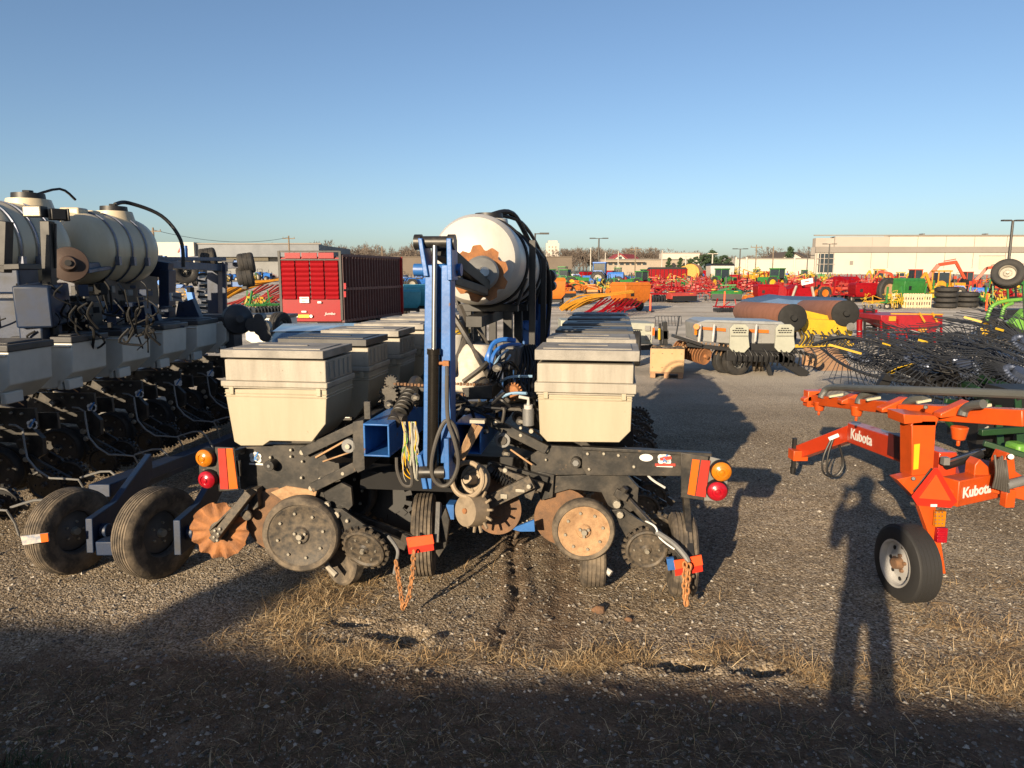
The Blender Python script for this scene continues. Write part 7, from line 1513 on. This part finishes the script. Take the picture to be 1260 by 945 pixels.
# big red shield with a white board, large worn wheel, stacked tyres, crates, orange posts
N0 = on_ground(992, 374); mg = thing('header', 'glossy red machine cover with pale side rails and a white sign board on top', 'machine cover', N0); Yn = N0.y
mb = WB(mg); mb.loft([[at(u, 374, Yn), at(u + w_, 374, Yn), at(u + w_ - 1, 353, Yn + .6), at(u + 3, 353, Yn + .6)] for u, w_ in ((976, 26), )] + [[at(977, 374, Yn) + AY * 1.2, at(1001, 374, Yn) + AY * 1.2, at(998, 354, Yn) + AY * 1.2, at(981, 354, Yn) + AY * 1.2]]); mb.build('cover', redp, bevel=.05)
mb = WB(mg); mb.bar(at(972, 374, Yn - .1), at(980, 352, Yn + .4), .12, .1); mb.bar(at(1003, 374, Yn - .1), at(999, 353, Yn + .4), .12, .1); mb.build('side_rail', cream_dusty)
mb = WB(mg); mb.bar(at(986, 348, Yn), at(1000, 345, Yn), .06, .34); mb.mat(1); mb.bar(at(990, 347, Yn - .04), at(996, 345.8, Yn - .04), .01, .06); mb.build('sign_board', [white_d, red_d])
W0 = on_ground(1091, 373); bw = thing('wheelset', 'large brown worn tractor wheel standing beside the green spreader', 'wheel', W0)
simple_wheel(bw, Vector((0, 0, .85)), .85, .4, (.35, -1, 0), MATS['weathered_pallet_wood'])
for i, (u, v, n_, lab) in enumerate(((1163, 379, 4, 'stack of black tyres in front of the backhoe loader'), (1189, 378, 3, 'low stack of black tyres right of the taller stack'), (770, 361, 2, 'pair of black tyres lying by the amber mowers'))):
    for k in range(n_):
        o = bpy.data.objects.new('tyre', None); mb = MB(); mb.lathe([(.34, -.13), (.5, -.15), (.62, -.09), (.64, 0), (.62, .09), (.5, .15), (.34, .13)], (0, 0, 0), AZ, 26, cap=False); o = mb.build('tyre', rubber)
        p = on_ground(u, v); o.location = p + AZ * (.16 + .31 * k); tag(o, ('topmost ' if k == n_ - 1 else 'lowest ' if k == 0 else 'second ' if k == 1 else 'third ') + 'tyre of the ' + lab.replace('stack of black tyres', 'black tyre stack').replace('pair of black tyres', 'pair'), 'tyre', 'black tyres stacked in the yard')
Z0 = on_ground(1126, 380)
for k, u in enumerate((1115, 1135)):
    p = on_ground(u, 379); c = thing('slatted_crate', ('left' if k == 0 else 'right') + ' one of two pale slatted crates standing end to end', 'crate', p, 0, 'pale slatted crates'); mb = MB(); W_ = 18 * mpp(p.y)
    for z in (.1, .42, .74):
        for y in (0, .8): mb.box((0, y, z), (W_, .03, .14))
    mb.build('slats', wood_lt, c); mb = MB()
    for q in range(7):
        for y in (-.03, .83): mb.box((-W_ / 2 + W_ * q / 6, y, .42), (.07, .03, .84))
    mb.build('post', wood_lt, c)
for u, v, lab in ((800, 384, 'orange marker post left of the red machines on the lane'), (891, 378, 'orange marker post behind the low red harrow'), (1213, 384, 'orange marker post beyond the hay rake')):
    p = on_ground(u, v); c = thing('marker_post', lab, 'post', p, 0, 'orange marker posts'); mb = MB(); mb.cyl((0, 0, .05), (0, 0, .95), .055, .045, 10); mb.build('tube', smv_o, c); mb = MB(); mb.lathe([(.24, 0), (.22, .05), (.07, .08)], (0, 0, 0), AZ, 8); mb.build('base', black_cl, c)

# ---------------------------------------------------------------- buildings, walls
store_w = mk('cream_precast', (.55, .50, .435), .8, scale=.2, var=.08); store_g = mk('taupe_precast', (.25, .225, .20), .8, scale=.2, var=.1); store_b = mk('beige_upper', (.40, .36, .32), .8, scale=.2, var=.08); wh_wall = mk('white_wall', (.55, .52, .47), .8, scale=.2, var=.06); greyw = mk('grey_cladding', (.17, .18, .19), .6, scale=.3, var=.12); tan_w = mk('tan_brick', (.36, .30, .235), .85, scale=.3, var=.15); brown_w = mk('brown_wall', (.15, .12, .095), .9, scale=.3, var=.15); roofm = mk('red_roof', (.32, .04, .04), .7, var=.2)
def bx(mb, u0, u1, vt, vb, Y, dep, lift=0.0):
    a, b = at(u0, vt, Y), at(u1, vt, Y); z1 = a.z; z0 = at(u0, vb, Y).z if vb is not None else gz(0, Y) - .3
    mb.box(((a.x + b.x) / 2, Y + dep / 2 - lift, (z0 + z1) / 2), (b.x - a.x, dep, z1 - z0))
Y = 190; S0 = Vector((at(1130, 330, Y).x, Y, gz(0, Y)))
st = thing('store_building', 'long low cream retail building with a taupe band and glass entrance', 'building', S0)
mb = WB(st); bx(mb, 1004, 1420, 304, None, Y + .4, 3); mb.build('wall', store_w); mb = WB(st); bx(mb, 1095, 1420, 289.5, 305, Y + .35, 3); mb.build('upper_wall', store_w); mb = WB(st); bx(mb, 1028, 1095, 291, 305, Y + .2, 3); bx(mb, 1004, 1027.6, 293, 305, Y + .9, 2); mb.build('parapet', store_b)
mb = WB(st); bx(mb, 1004, 1420, 303.5, 310.5, Y, .35); mb.build('band', store_g); mb = WB(st); bx(mb, 1002, 1420, 288.8, 290.2, Y - .1, .4); mb.build('coping', store_g)
mb = WB(st); bx(mb, 1008, 1026, 312, 335, Y + .2, .15); gl = mb.build('window', glass)
mb = WB(st)
for u in (1005.5, 1010, 1015, 1020, 1026.5): bx(mb, u - .35, u + .35, 311, 337, Y - .05, .2)
for v in (318, 325): bx(mb, 1005, 1027, v - .3, v + .3, Y - .08, .2)
mb.build('frame', store_b, gl)
mb = WB(st); bx(mb, 1206, 1237, 315, 331, Y + .25, .12); mb.build('door', mk('cream_door', (.58, .50, .39), .7)); mb = WB(st); bx(mb, 1205.4, 1237.6, 314.4, 315, Y + .15, .2); bx(mb, 1255, 1262, 324, 325, Y + .15, .2); mb.build('door_trim', store_g)
mb = WB(st)
for u in (1074, 1095, 1130, 1165, 1200, 1240, 1290): bx(mb, u - .12, u + .12, 291, 330, Y + .16, .1)
mb.build('panel_joint', store_g); mb = WB(st); bx(mb, 1046, 1050, 321, 326, Y + .3, .1); mb.build('wall_emblem', store_g); mb = WB(st)
for u in (1137, 1215, 1300): bx(mb, u - 1.2, u + 1.2, 287.2, 290, Y + 12, 2)
mb.build('roof_unit', greyw)
Y = 150; S0 = Vector((at(250, 330, Y).x, Y, gz(0, Y)))
lb = thing('warehouse', 'white and grey warehouse with red script sign beyond the left planter', 'building', S0)
mb = WB(lb); bx(mb, 160, 238, 298, None, Y, 30); mb.build('wall', wh_wall); mb = WB(lb); bx(mb, 238.2, 392, 301, None, Y + 4, 30); mb.build('wall', greyw); mb = WB(lb); bx(mb, 239, 392, 300, 316, Y + 1.0, 3); mb.build('upper_wall', mk('blue_grey_cladding', (.13, .15, .18), .55, scale=.3, var=.12)); mb = WB(lb); bx(mb, 239, 330, 317, 321, Y + 3.6, .3); bx(mb, 186, 216, 320, 324, Y - .15, .2); mb.build('window', glass)
mb = WB(lb); bx(mb, 236, 395, 299, 300.5, Y + .8, .4); mb.build('coping', store_g)
text_mesh('julia', 1.15, 'lettering', red_d, lb, at(224, 307, Y - .2) - S0, Matrix.Rotation(R(90), 3, 'X'), .05, shear=.5, bold=.02)
Y = 210
def block(nm, lab, u0, u1, vt, Y, dep, m_, extra=None, cat='building'):
    S0 = Vector((at((u0 + u1) / 2, 330, Y).x, Y, gz(0, Y))); o = thing(nm, lab, cat, S0); mb = WB(o); bx(mb, u0, u1, vt, None, Y, dep); mb.build('wall', m_)
    if extra: extra(o, Y)
    return o
def ex1(o, Y):
    mb = WB(o); bx(mb, 739, 851, 318.5, 319.6, Y - .3, .4); mb.build('eave', store_g); mb = WB(o)
    for u in range(742, 792, 7): bx(mb, u, u + 4.5, 323, 326, Y - .12, .2)
    mb.build('window', glass); mb = WB(o); bx(mb, 742, 793, 321.2, 322.4, Y - 1.2, 1.2); mb.build('canopy', tan_w)
block('shop_building', 'long low beige shop building under the bare trees', 740, 850, 319, 170, 6, tan_w, ex1)
def ex2(o, Y):
    mb = WB(o)
    for u in (906, 919, 978): bx(mb, u - .9, u + .9, 316.5, 336, Y - .3, .4)
    mb.build('pilaster', wh_wall); mb = WB(o); bx(mb, 904, 1003, 317.5, 318.6, Y - .2, .3); mb.build('coping', store_g)
block('shop_building', 'long low pale building left of the big cream store', 905, 1002, 318, 172, 4, store_w, ex2)
block('office_building', 'plain pale building showing above the shop roof and trees', 815, 861, 311.5, 230, 5, store_w, lambda o, Y: (lambda mb: (bx(mb, 814.5, 861.5, 311, 312, Y - .2, .4), mb.build('coping', store_b)))(WB(o)))
def ex3(o, Y):
    mb = WB(o); bx(mb, 674.5, 686, 296, 301, Y + 1, 8); mb.build('roof_box', store_w); mb = WB(o)
    for v in (303, 307, 311):
        for u in (675, 679, 683): bx(mb, u, u + 1.6, v, v + 1.8, Y - .15, .2)
    mb.build('window', store_g)
block('tower_block', 'distant cream tower block above the brown wall', 672, 688, 299, 420, 6, store_w, ex3)
block('boundary_wall', 'long dark brown wall behind the white tank', 480, 704, 316, 160, 1.0, brown_w, lambda o, Y: (lambda mb: (bx(mb, 480, 704.5, 315.4, 316.2, Y - .2, 1.4), mb.build('coping', brown_w)))(WB(o)), 'wall')
def house(lab, u0, u1, v_e, v_r, Y, wallm, rm, front):
    S0 = Vector((at((u0 + u1) / 2, 330, Y).x, Y, gz(0, Y))); o = thing('house', lab, 'house', S0); a, b = at(u0, v_e, Y), at(u1, v_e, Y); zr = at(u0, v_r, Y).z; z0 = gz(0, Y) - .2; cx = (a.x + b.x) / 2; D = 12
    mb = WB(o); mb.box((cx, Y + D / 2, (z0 + a.z) / 2), (b.x - a.x, D, a.z - z0)); mb.prism([(a.x, Y, a.z), (b.x, Y, a.z), (front, Y, zr)], AY * D); mb.build('wall', wallm)
    mb = WB(o); mb.prism([(a.x - .5, Y - .4, a.z - .1), (a.x - .5, Y - .4, a.z + .15), (front, Y - .4, zr + .3), (front, Y - .4, zr)], AY * (D + 1)); mb.prism([(b.x + .5, Y - .4, a.z - .1), (b.x + .5, Y - .4, a.z + .15), (front, Y - .4, zr + .3), (front, Y - .4, zr)], AY * (D + 1)); mb.prism([(front, Y + .3, zr), (b.x + .4, Y - .3, a.z), (b.x + 5, Y + 6, a.z), (front + 5, Y + 8, zr)], AZ * .2); mb.build('roof', rm)
    mb = WB(o); mb.box((cx, Y - .06, (a.z + zr) / 2 - .5), (.9, .1, 1.2)); mb.build('window', glass)
house('white gabled house with red roof above the beige shop', 756, 770, 319, 313, 200, wh_wall, roofm, at(763, 315, 200).x); house('pale gabled house with dark roof beside a pointed evergreen', 964, 986, 317, 310.5, 190, wh_wall, mk('brown_shingle', (.10, .075, .06), .9, var=.2), at(974, 315, 190).x)

# ---------------------------------------------------------------- trees
def bare_tree(root, seed, H=9.0, spread=1.0):
    r_ = random.Random(seed); tr = MB(); cr_ = MB()
    def grow(p, d, L, r, lv):
        q = p + d * L; mb = tr if lv == 0 else cr_
        mid = p.lerp(q, .5) + Vector((r_.uniform(-.06, .06), r_.uniform(-.06, .06), 0)) * L
        mb.tube([p, mid, q], [r, r * .85, r * .7], 5 if lv < 2 else 3)
        if lv >= 5: return
        n_ = (4 if lv < 2 else 3)
        for k in range(n_):
            a = 6.283 * (k + r_.random()) / n_; t = R(r_.uniform(18, 46)) * spread; x, y, _ = mb.frame(d); nd = (d * math.cos(t) + (x * math.cos(a) + y * math.sin(a)) * math.sin(t)); nd.z += .10; nd.normalize()
            grow(p.lerp(q, r_.uniform(.55, 1)) if k else q, nd, L * r_.uniform(.62, .82), max(r * .64, .034), lv + 1)
    grow(Vector((0, 0, 0)), Vector((0, 0, 1)), H * .26, H * .02, 0)
    tr.build('trunk', bark, root); cr_.build('crown', twig, root, flip=False)
def evergreen(root, seed, H=8.0, W_=3.0, cone=.6):
    r_ = random.Random(seed); mb = MB(); mb.tube([(0, 0, 0), (0, 0, H * .5), (0, 0, H * .92)], [.2, .14, .03], 6); mb.build('trunk', bark, root); mb = MB()
    clumps = [(r_.random(), r_.random() * 6.283, r_.random() ** .5) for _ in range(60)]
    for _ in range(5200):
        h, a, q = r_.choice(clumps); prof = (1 - h) ** cone * (0.35 + .65 * min(1, h * 5)); rr = W_ * .55 * prof * q
        c = Vector((math.cos(a) * rr, math.sin(a) * rr, H * (.08 + .9 * h))) + Vector((r_.gauss(0, .28), r_.gauss(0, .28), r_.gauss(0, .22)))
        s_ = r_.uniform(.13, .32); u_ = Vector((r_.gauss(0, 1), r_.gauss(0, 1), r_.gauss(0, .6))).normalized(); w_ = u_.orthogonal().normalized()
        mb.add([c - u_ * s_, c + w_ * s_ * .5, c + u_ * s_, c - w_ * s_ * .5], [(0, 1, 2, 3)])
    mb.build('crown', needle, root, flip=False)
bare_p = []
for k in range(4):
    o = bpy.data.objects.new('bare_tree', None); COL.objects.link(o); bare_tree(o, 40 + k, 9.0, (1.0, 1.2, .85, 1.1)[k]); bare_p.append(o)
tl = MB(); r_ = random.Random(91)       # the low wood along the horizon reads as one mass
for seg_, n_t in (((384, 530), 26), ((690, 865), 30), ((896, 1002), 14), ((318, 345), 3)):
    for j in range(n_t):
        u = seg_[0] + (seg_[1] - seg_[0]) * (j + r_.random()) / n_t; Y = r_.uniform(235, 275); z0 = gz(0, Y) - .2; h_ = (at(u, r_.uniform(299, 315), Y).z - z0) / 7.4; x_ = at(u, 330, Y).x; k = r_.randrange(4); a = r_.random() * 6.28
        mt = Matrix.Translation((x_, Y, z0)) @ Matrix.Rotation(a, 4, 'Z') @ Matrix.Diagonal((h_ * 1.5, h_ * 1.3, h_, 1))
        for src in kids(bare_p[k]): tl.add([mt @ v_.co for v_ in src.data.vertices], [tuple(p_.vertices) for p_ in src.data.polygons])
tag(tl.build('treeline', twig, flip=False), 'low bare brown wood along the far horizon', kind='stuff')
used_t = [False] * 4; r_ = random.Random(77); trees = []
def put_tree(u, vt, Y, lab):
    k = r_.randrange(4); o = bare_p[k] if not used_t[k] else copy_tree(bare_p[k]); used_t[k] = True
    p = at(u, 330, Y); zt_ = at(u, vt, Y).z; z0 = gz(0, Y); o.location = (p.x, Y, z0 - .1); s_ = (zt_ - z0) / 7.4; o.scale = (s_ * r_.uniform(1.0, 1.3), s_ * 1.1, s_); o.rotation_euler = (0, 0, r_.random() * 6.28)
    tag(o, lab, 'tree', 'bare trees along the horizon'); trees.append(o)
for u, vt, Y, lab in ((331, 297, 210, 'small bare tree above the grey warehouse roof'), (402, 289, 200, 'tall bare tree directly above the forage wagon'), (421, 292, 215, 'bare tree just right of the tall one over the wagon'), (440, 296, 190, 'bare tree above the front end of the forage wagon'), (458, 295, 205, 'broad bare tree above the wagon side'), (476, 300, 200, 'low bare tree over the far end of the wagon'), (497, 297, 195, 'bare tree left of the blue marker arm'), (513, 292, 200, 'bare tree touching the top of the blue marker arm'),
                          (697, 302, 260, 'thin bare tree right of the tower block'), (713, 300, 250, 'bare tree above the end of the brown wall'), (727, 299, 250, 'bare tree left of the twin-headed lamp post'), (742, 301, 245, 'bare tree behind the twin-headed lamp post'), (756, 303, 255, 'bare tree behind the red-roofed house'), (772, 301, 250, 'bare tree just right of the red-roofed house'), (786, 299, 245, 'wide bare tree above the beige shop'), (800, 301, 250, 'bare tree above the right half of the beige shop'), (814, 306, 260, 'low bare tree left of the plain pale building'), (832, 308, 255, 'low bare tree before the plain pale building'),
                          (706, 312, 180, 'small reddish bare tree at the end of the brown wall'), (665, 303, 270, 'thin bare tree left of the tower block'), (940, 311, 240, 'low bare tree above the long pale building'), (955, 311, 240, 'bare tree left of the gabled house'), (996, 298, 215, 'bare tree against the corner of the cream store'), (899, 311, 230, 'bare tree right of the evergreens'), (916, 312, 240, 'low bare tree behind the pale pilasters')):
    put_tree(u, vt, Y, lab)
ev = []
for k in range(3):
    o = bpy.data.objects.new('evergreen_tree', None); COL.objects.link(o); evergreen(o, 60 + k, 8.0, (10.5, 8.5, 4.5)[k], (.45, .55, .8)[k]); ev.append(o)
for i, (u, vt, Y, k, lab) in enumerate(((863, 311, 165, 0, 'leftmost tall evergreen behind the white feed mixer'), (876, 308, 168, 1, 'tallest evergreen above the white feed mixer'), (887, 312, 165, 0, 'rounded evergreen right of the tallest one'), (850, 318, 168, 1, 'low evergreen at the end of the beige shop'), (837, 317, 166, 2, 'small evergreen in front of the beige shop roof'), (823, 317, 166, 2, 'small narrow evergreen left of the plain pale building'), (971, 304, 188, 2, 'pointed evergreen beside the gabled house'))):
    o = ev[k] if i in (0, 1) else (ev[2] if i == 4 else copy_tree(ev[k])); p = at(u, 330, Y); z0 = gz(0, Y); o.location = (p.x, Y, z0 - .1); s_ = (at(u, vt, Y).z - z0) / 7.9; o.scale = (s_, s_, s_); tag(o, lab, 'tree', 'evergreen trees beyond the yard')
# ---------------------------------------------------------------- lamp posts, utility poles and their wires
pole_dk = mk('dark_pole', (.04, .038, .036), .5, var=.2); pole_lt = mk('pale_pole', (.50, .46, .40), .7, var=.2); pole_w = mk('wooden_pole', (.22, .17, .12), .9, var=.3)
def lamp(u, vt, Y, heads, m_, lab, rad=.09, hl=.9):
    p = at(u, vt, Y); o = thing('lamp_post', lab, 'lamp post', (p.x, Y, gz(0, Y)), 0, 'lamp posts round the yard'); mb = WB(o); mb.cyl((p.x, Y, gz(0, Y)), (p.x, Y, p.z), rad * 1.3, rad, 8); mb.build('pole', m_)
    for s_ in heads: mb = WB(o); mb.bar((p.x, Y, p.z - .05), (p.x + s_ * hl, Y, p.z - .02), .08, .08); mb.box((p.x + s_ * hl, Y, p.z - .02), (.7, .35, .12)); mb.build('lamp_head', m_)
lamp(658.5, 287, 55, (1,), pole_dk, 'dark lamp post with one arm right of the white tank', .06, .7); lamp(737, 293, 90, (-1, 1), pole_dk, 'twin-headed dark lamp post above the tractors', .09, .8); lamp(1246.5, 271, 60, (-1, 1), pole_dk, 'tall twin-headed lamp post before the cream store', .1, .55); lamp(1021, 300, 120, (-1, 1), pole_dk, 'twin-headed lamp post before the glass entrance', .1, .8); lamp(911, 306, 110, (-1, 1), pole_dk, 'twin-headed lamp post right of the evergreens', .09, .8); lamp(994, 314, 120, (-1, 1), pole_dk, 'short lamp post before the pale building end', .08, .7); lamp(877, 312, 120, (-1, 1), pole_lt, 'pale lamp post against the evergreens', .1, .5); lamp(844, 315, 120, (-1, 1), pole_lt, 'short pale lamp post left of the evergreens', .09, .5)
def util(u, vt, Y, m_, lab, arm=True, rad=.14):
    p = at(u, vt, Y); o = thing('utility_pole', lab, 'pole', (p.x, Y, gz(0, Y)), 0, 'utility poles along the horizon'); mb = WB(o); mb.cyl((p.x, Y, gz(0, Y)), (p.x, Y, p.z), rad * 1.2, rad * .8, 8); mb.build('pole', m_)
    if arm:
        mb = WB(o); mb.bar((p.x - 1.1, Y, p.z - .5), (p.x + 1.1, Y, p.z - .5), .12, .14)
        for s_ in (-1, 0, 1): mb.cyl((p.x + s_, Y, p.z - .45), (p.x + s_, Y, p.z - .2), .05, n=6)
        mb.build('crossarm', m_)
    return p
pa = util(188, 280, 100, pole_w, 'wooden utility pole right of the cream tanks', rad=.16); pb_ = util(355, 290, 130, pole_w, 'wooden utility pole at the left edge of the forage wagon', rad=.16); util(470, 303, 120, pole_w, 'plain pole above the forage wagon side', False, .12)
for u, vt, lab in ((727, 305, 'pale pole below the bare trees left of the twin-headed lamp'), (745, 311, 'short pale pole left of the red-roofed house'), (761, 309, 'pale pole in front of the red-roofed house'), (782, 304, 'thin dark pole above the beige shop'), (815, 308, 'pale pole above the right end of the beige shop'), (931, 301, 'tall thin pole above the long pale building'), (952, 303, 'lattice-like thin mast left of the gabled house')): util(u, vt, 140, pole_lt if 'pale pole' in lab else pole_w, lab, lab.startswith('thin') or lab.startswith('tall'), .11)
mb = MB(); a, b = pa - AZ * .3, pb_ - AZ * .3; mb.tube([a.lerp(b, k / 12) - AZ * 1.2 * 4 * (k / 12) * (1 - k / 12) for k in range(13)], .03, 4); o = mb.build('overhead_wire', black_cl); tag(o, 'thin overhead wire between the two wooden utility poles', 'wire')
# a strip of grass and parked cars at the far edge of the yard
mb = MB(); mb.add([(at(660, 340, 120).x, 118, gz(0, 118) + .05), (at(800, 340, 120).x, 118, gz(0, 118) + .05), (at(800, 340, 150).x, 150, gz(0, 150) + .05), (at(660, 340, 150).x, 150, gz(0, 150) + .05)], [(0, 1, 2, 3)]); o = mb.build('grass', mk('field_grass', (.07, .13, .035), .9, var=.3, scale=1)); tag(o, 'strip of green grass at the far edge of the yard', kind='stuff')
carp = None
cols = [whitep, galv, MATS['silver_car_paint'], black_cl, redp]
CL = ['left end of the car row', 'second from the left end', 'third from the left end', 'fourth from the left end', 'middle of the car row', 'just right of the middle', 'left of the last three', 'last but two', 'last but one', 'right end of the car row']
for i in range(10):
    u = 668 + i * 8.5; Y = 128; p = at(u, 335, Y); cn = ['white', 'grey', 'silver'][i % 3]
    if carp is None or i < 3:
        o = bpy.data.objects.new('parked_car', None); COL.objects.link(o); mb = MB(); mb.loft([[Vector((x, y, z)) for x, z in [(-2.0, .25), (-2.05, .75), (-1.1, .9), (1.2, .9), (2.0, .8), (2.0, .25)]] for y in (-.85, .85)]); mb.build('body', cols[i % 3], o, bevel=.06)
        mb = MB(); mb.loft([[Vector((x, y, z)) for x, z in [(-1.2, .9), (-.6, 1.4), (.7, 1.42), (1.3, .9)]] for y in (-.75, .75)]); mb.build('windows', glass, o, bevel=.03)
        for x in (-1.3, 1.3):
            for y in (-.8, .8): simple_wheel(o, Vector((x, y, .32)), .32, .2, (0, 1 if y > 0 else -1, 0), galv)
        if i == 0: carp = []
        carp.append(o)
    else: o = copy_tree(carp[i % 3])
    o.location = (p.x, Y, gz(0, Y) + .02); o.rotation_euler = (0, 0, R(r_.uniform(-8, 8))); tag(o, f'{cn} parked car below the brown wall, {CL[i]}', 'car', 'cars parked at the far edge of the yard')
# ---------------------------------------------------------------- loose pieces of one part become parts of their own
def split_islands(o, most=60):
    me = o.data; n = len(me.vertices); par = list(range(n))
    def find(a):
        while par[a] != a: par[a] = par[par[a]]; a = par[a]
        return a
    for e in me.edges:
        a, b = find(e.vertices[0]), find(e.vertices[1])
        if a != b: par[a] = b
    isl = {}
    for i in range(n): isl.setdefault(find(i), []).append(i)
    groups = []                                   # islands whose boxes touch stay together
    for vs_ in isl.values():
        co = [me.vertices[i].co for i in vs_]; lo = Vector([min(c[k] for c in co) - .006 for k in range(3)]); hi = Vector([max(c[k] for c in co) + .006 for k in range(3)])
        groups.append([set(vs_), lo, hi])
    merged = True
    while merged:
        merged = False
        for i in range(len(groups)):
            for j in range(i + 1, len(groups)):
                A_, B_ = groups[i], groups[j]
                if all(A_[1][k] <= B_[2][k] and B_[1][k] <= A_[2][k] for k in range(3)):
                    A_[0] |= B_[0]; A_[1] = Vector([min(A_[1][k], B_[1][k]) for k in range(3)]); A_[2] = Vector([max(A_[2][k], B_[2][k]) for k in range(3)]); groups.pop(j); merged = True; break
            if merged: break
    if not 2 <= len(groups) <= most: return
    base = o.name.split('.')[0]
    for g in groups[1:]:
        bm = bmesh.new(); bm.from_mesh(me); bm.verts.ensure_lookup_table(); bmesh.ops.delete(bm, geom=[v for v in bm.verts if v.index not in g[0]], context='VERTS')
        m2 = bpy.data.meshes.new(base); bm.to_mesh(m2); bm.free()
        for q in me.materials: m2.materials.append(q)
        c = o.copy(); c.data = m2; c.name = base; COL.objects.link(c)
    bm = bmesh.new(); bm.from_mesh(me); bm.verts.ensure_lookup_table(); bmesh.ops.delete(bm, geom=[v for v in bm.verts if v.index not in groups[0][0]], context='VERTS'); bm.to_mesh(me); bm.free()
SPLIT = ('window', 'light_green_cover', 'rear_frame', 'fold_cylinder', 'folded_row_gear', 'guard', 'pilaster', 'door_trim', 'tank_stand', 'frame_brace', 'wheel_fork', 'arm_bracket', 'pivot_pin', 'fitting', 'air_hose', 'suction_hose', 'tank_hose', 'handle', 'white_plate', 'side_lamp', 'orange_stripe', 'lid_handle', 'tine_guard', 'marker_rod', 'stay', 'tank_post', 'cross_frame', 'wheel_beam', 'centre_frame', 'hydraulic_hose', 'lift_frame', 'wing_frame', 'arched_arm', 'strap', 'yellow_brace', 'cable_loom', 'cleaner_arm', 'foot_plate', 'side_rail', 'tank_boss', 'hitch_bracket', 'tank_cradle', 'yellow_guard', 'lower_frame', 'red_lamp', 'drive_shaft', 'roller_chain', 'row_cleaner', 'plate_print')
for o in list(scene.objects):
    if o.type == 'MESH' and o.parent is not None and o.name.split('.')[0] in SPLIT and o.data.users == 1 and not o.children: split_islands(o)
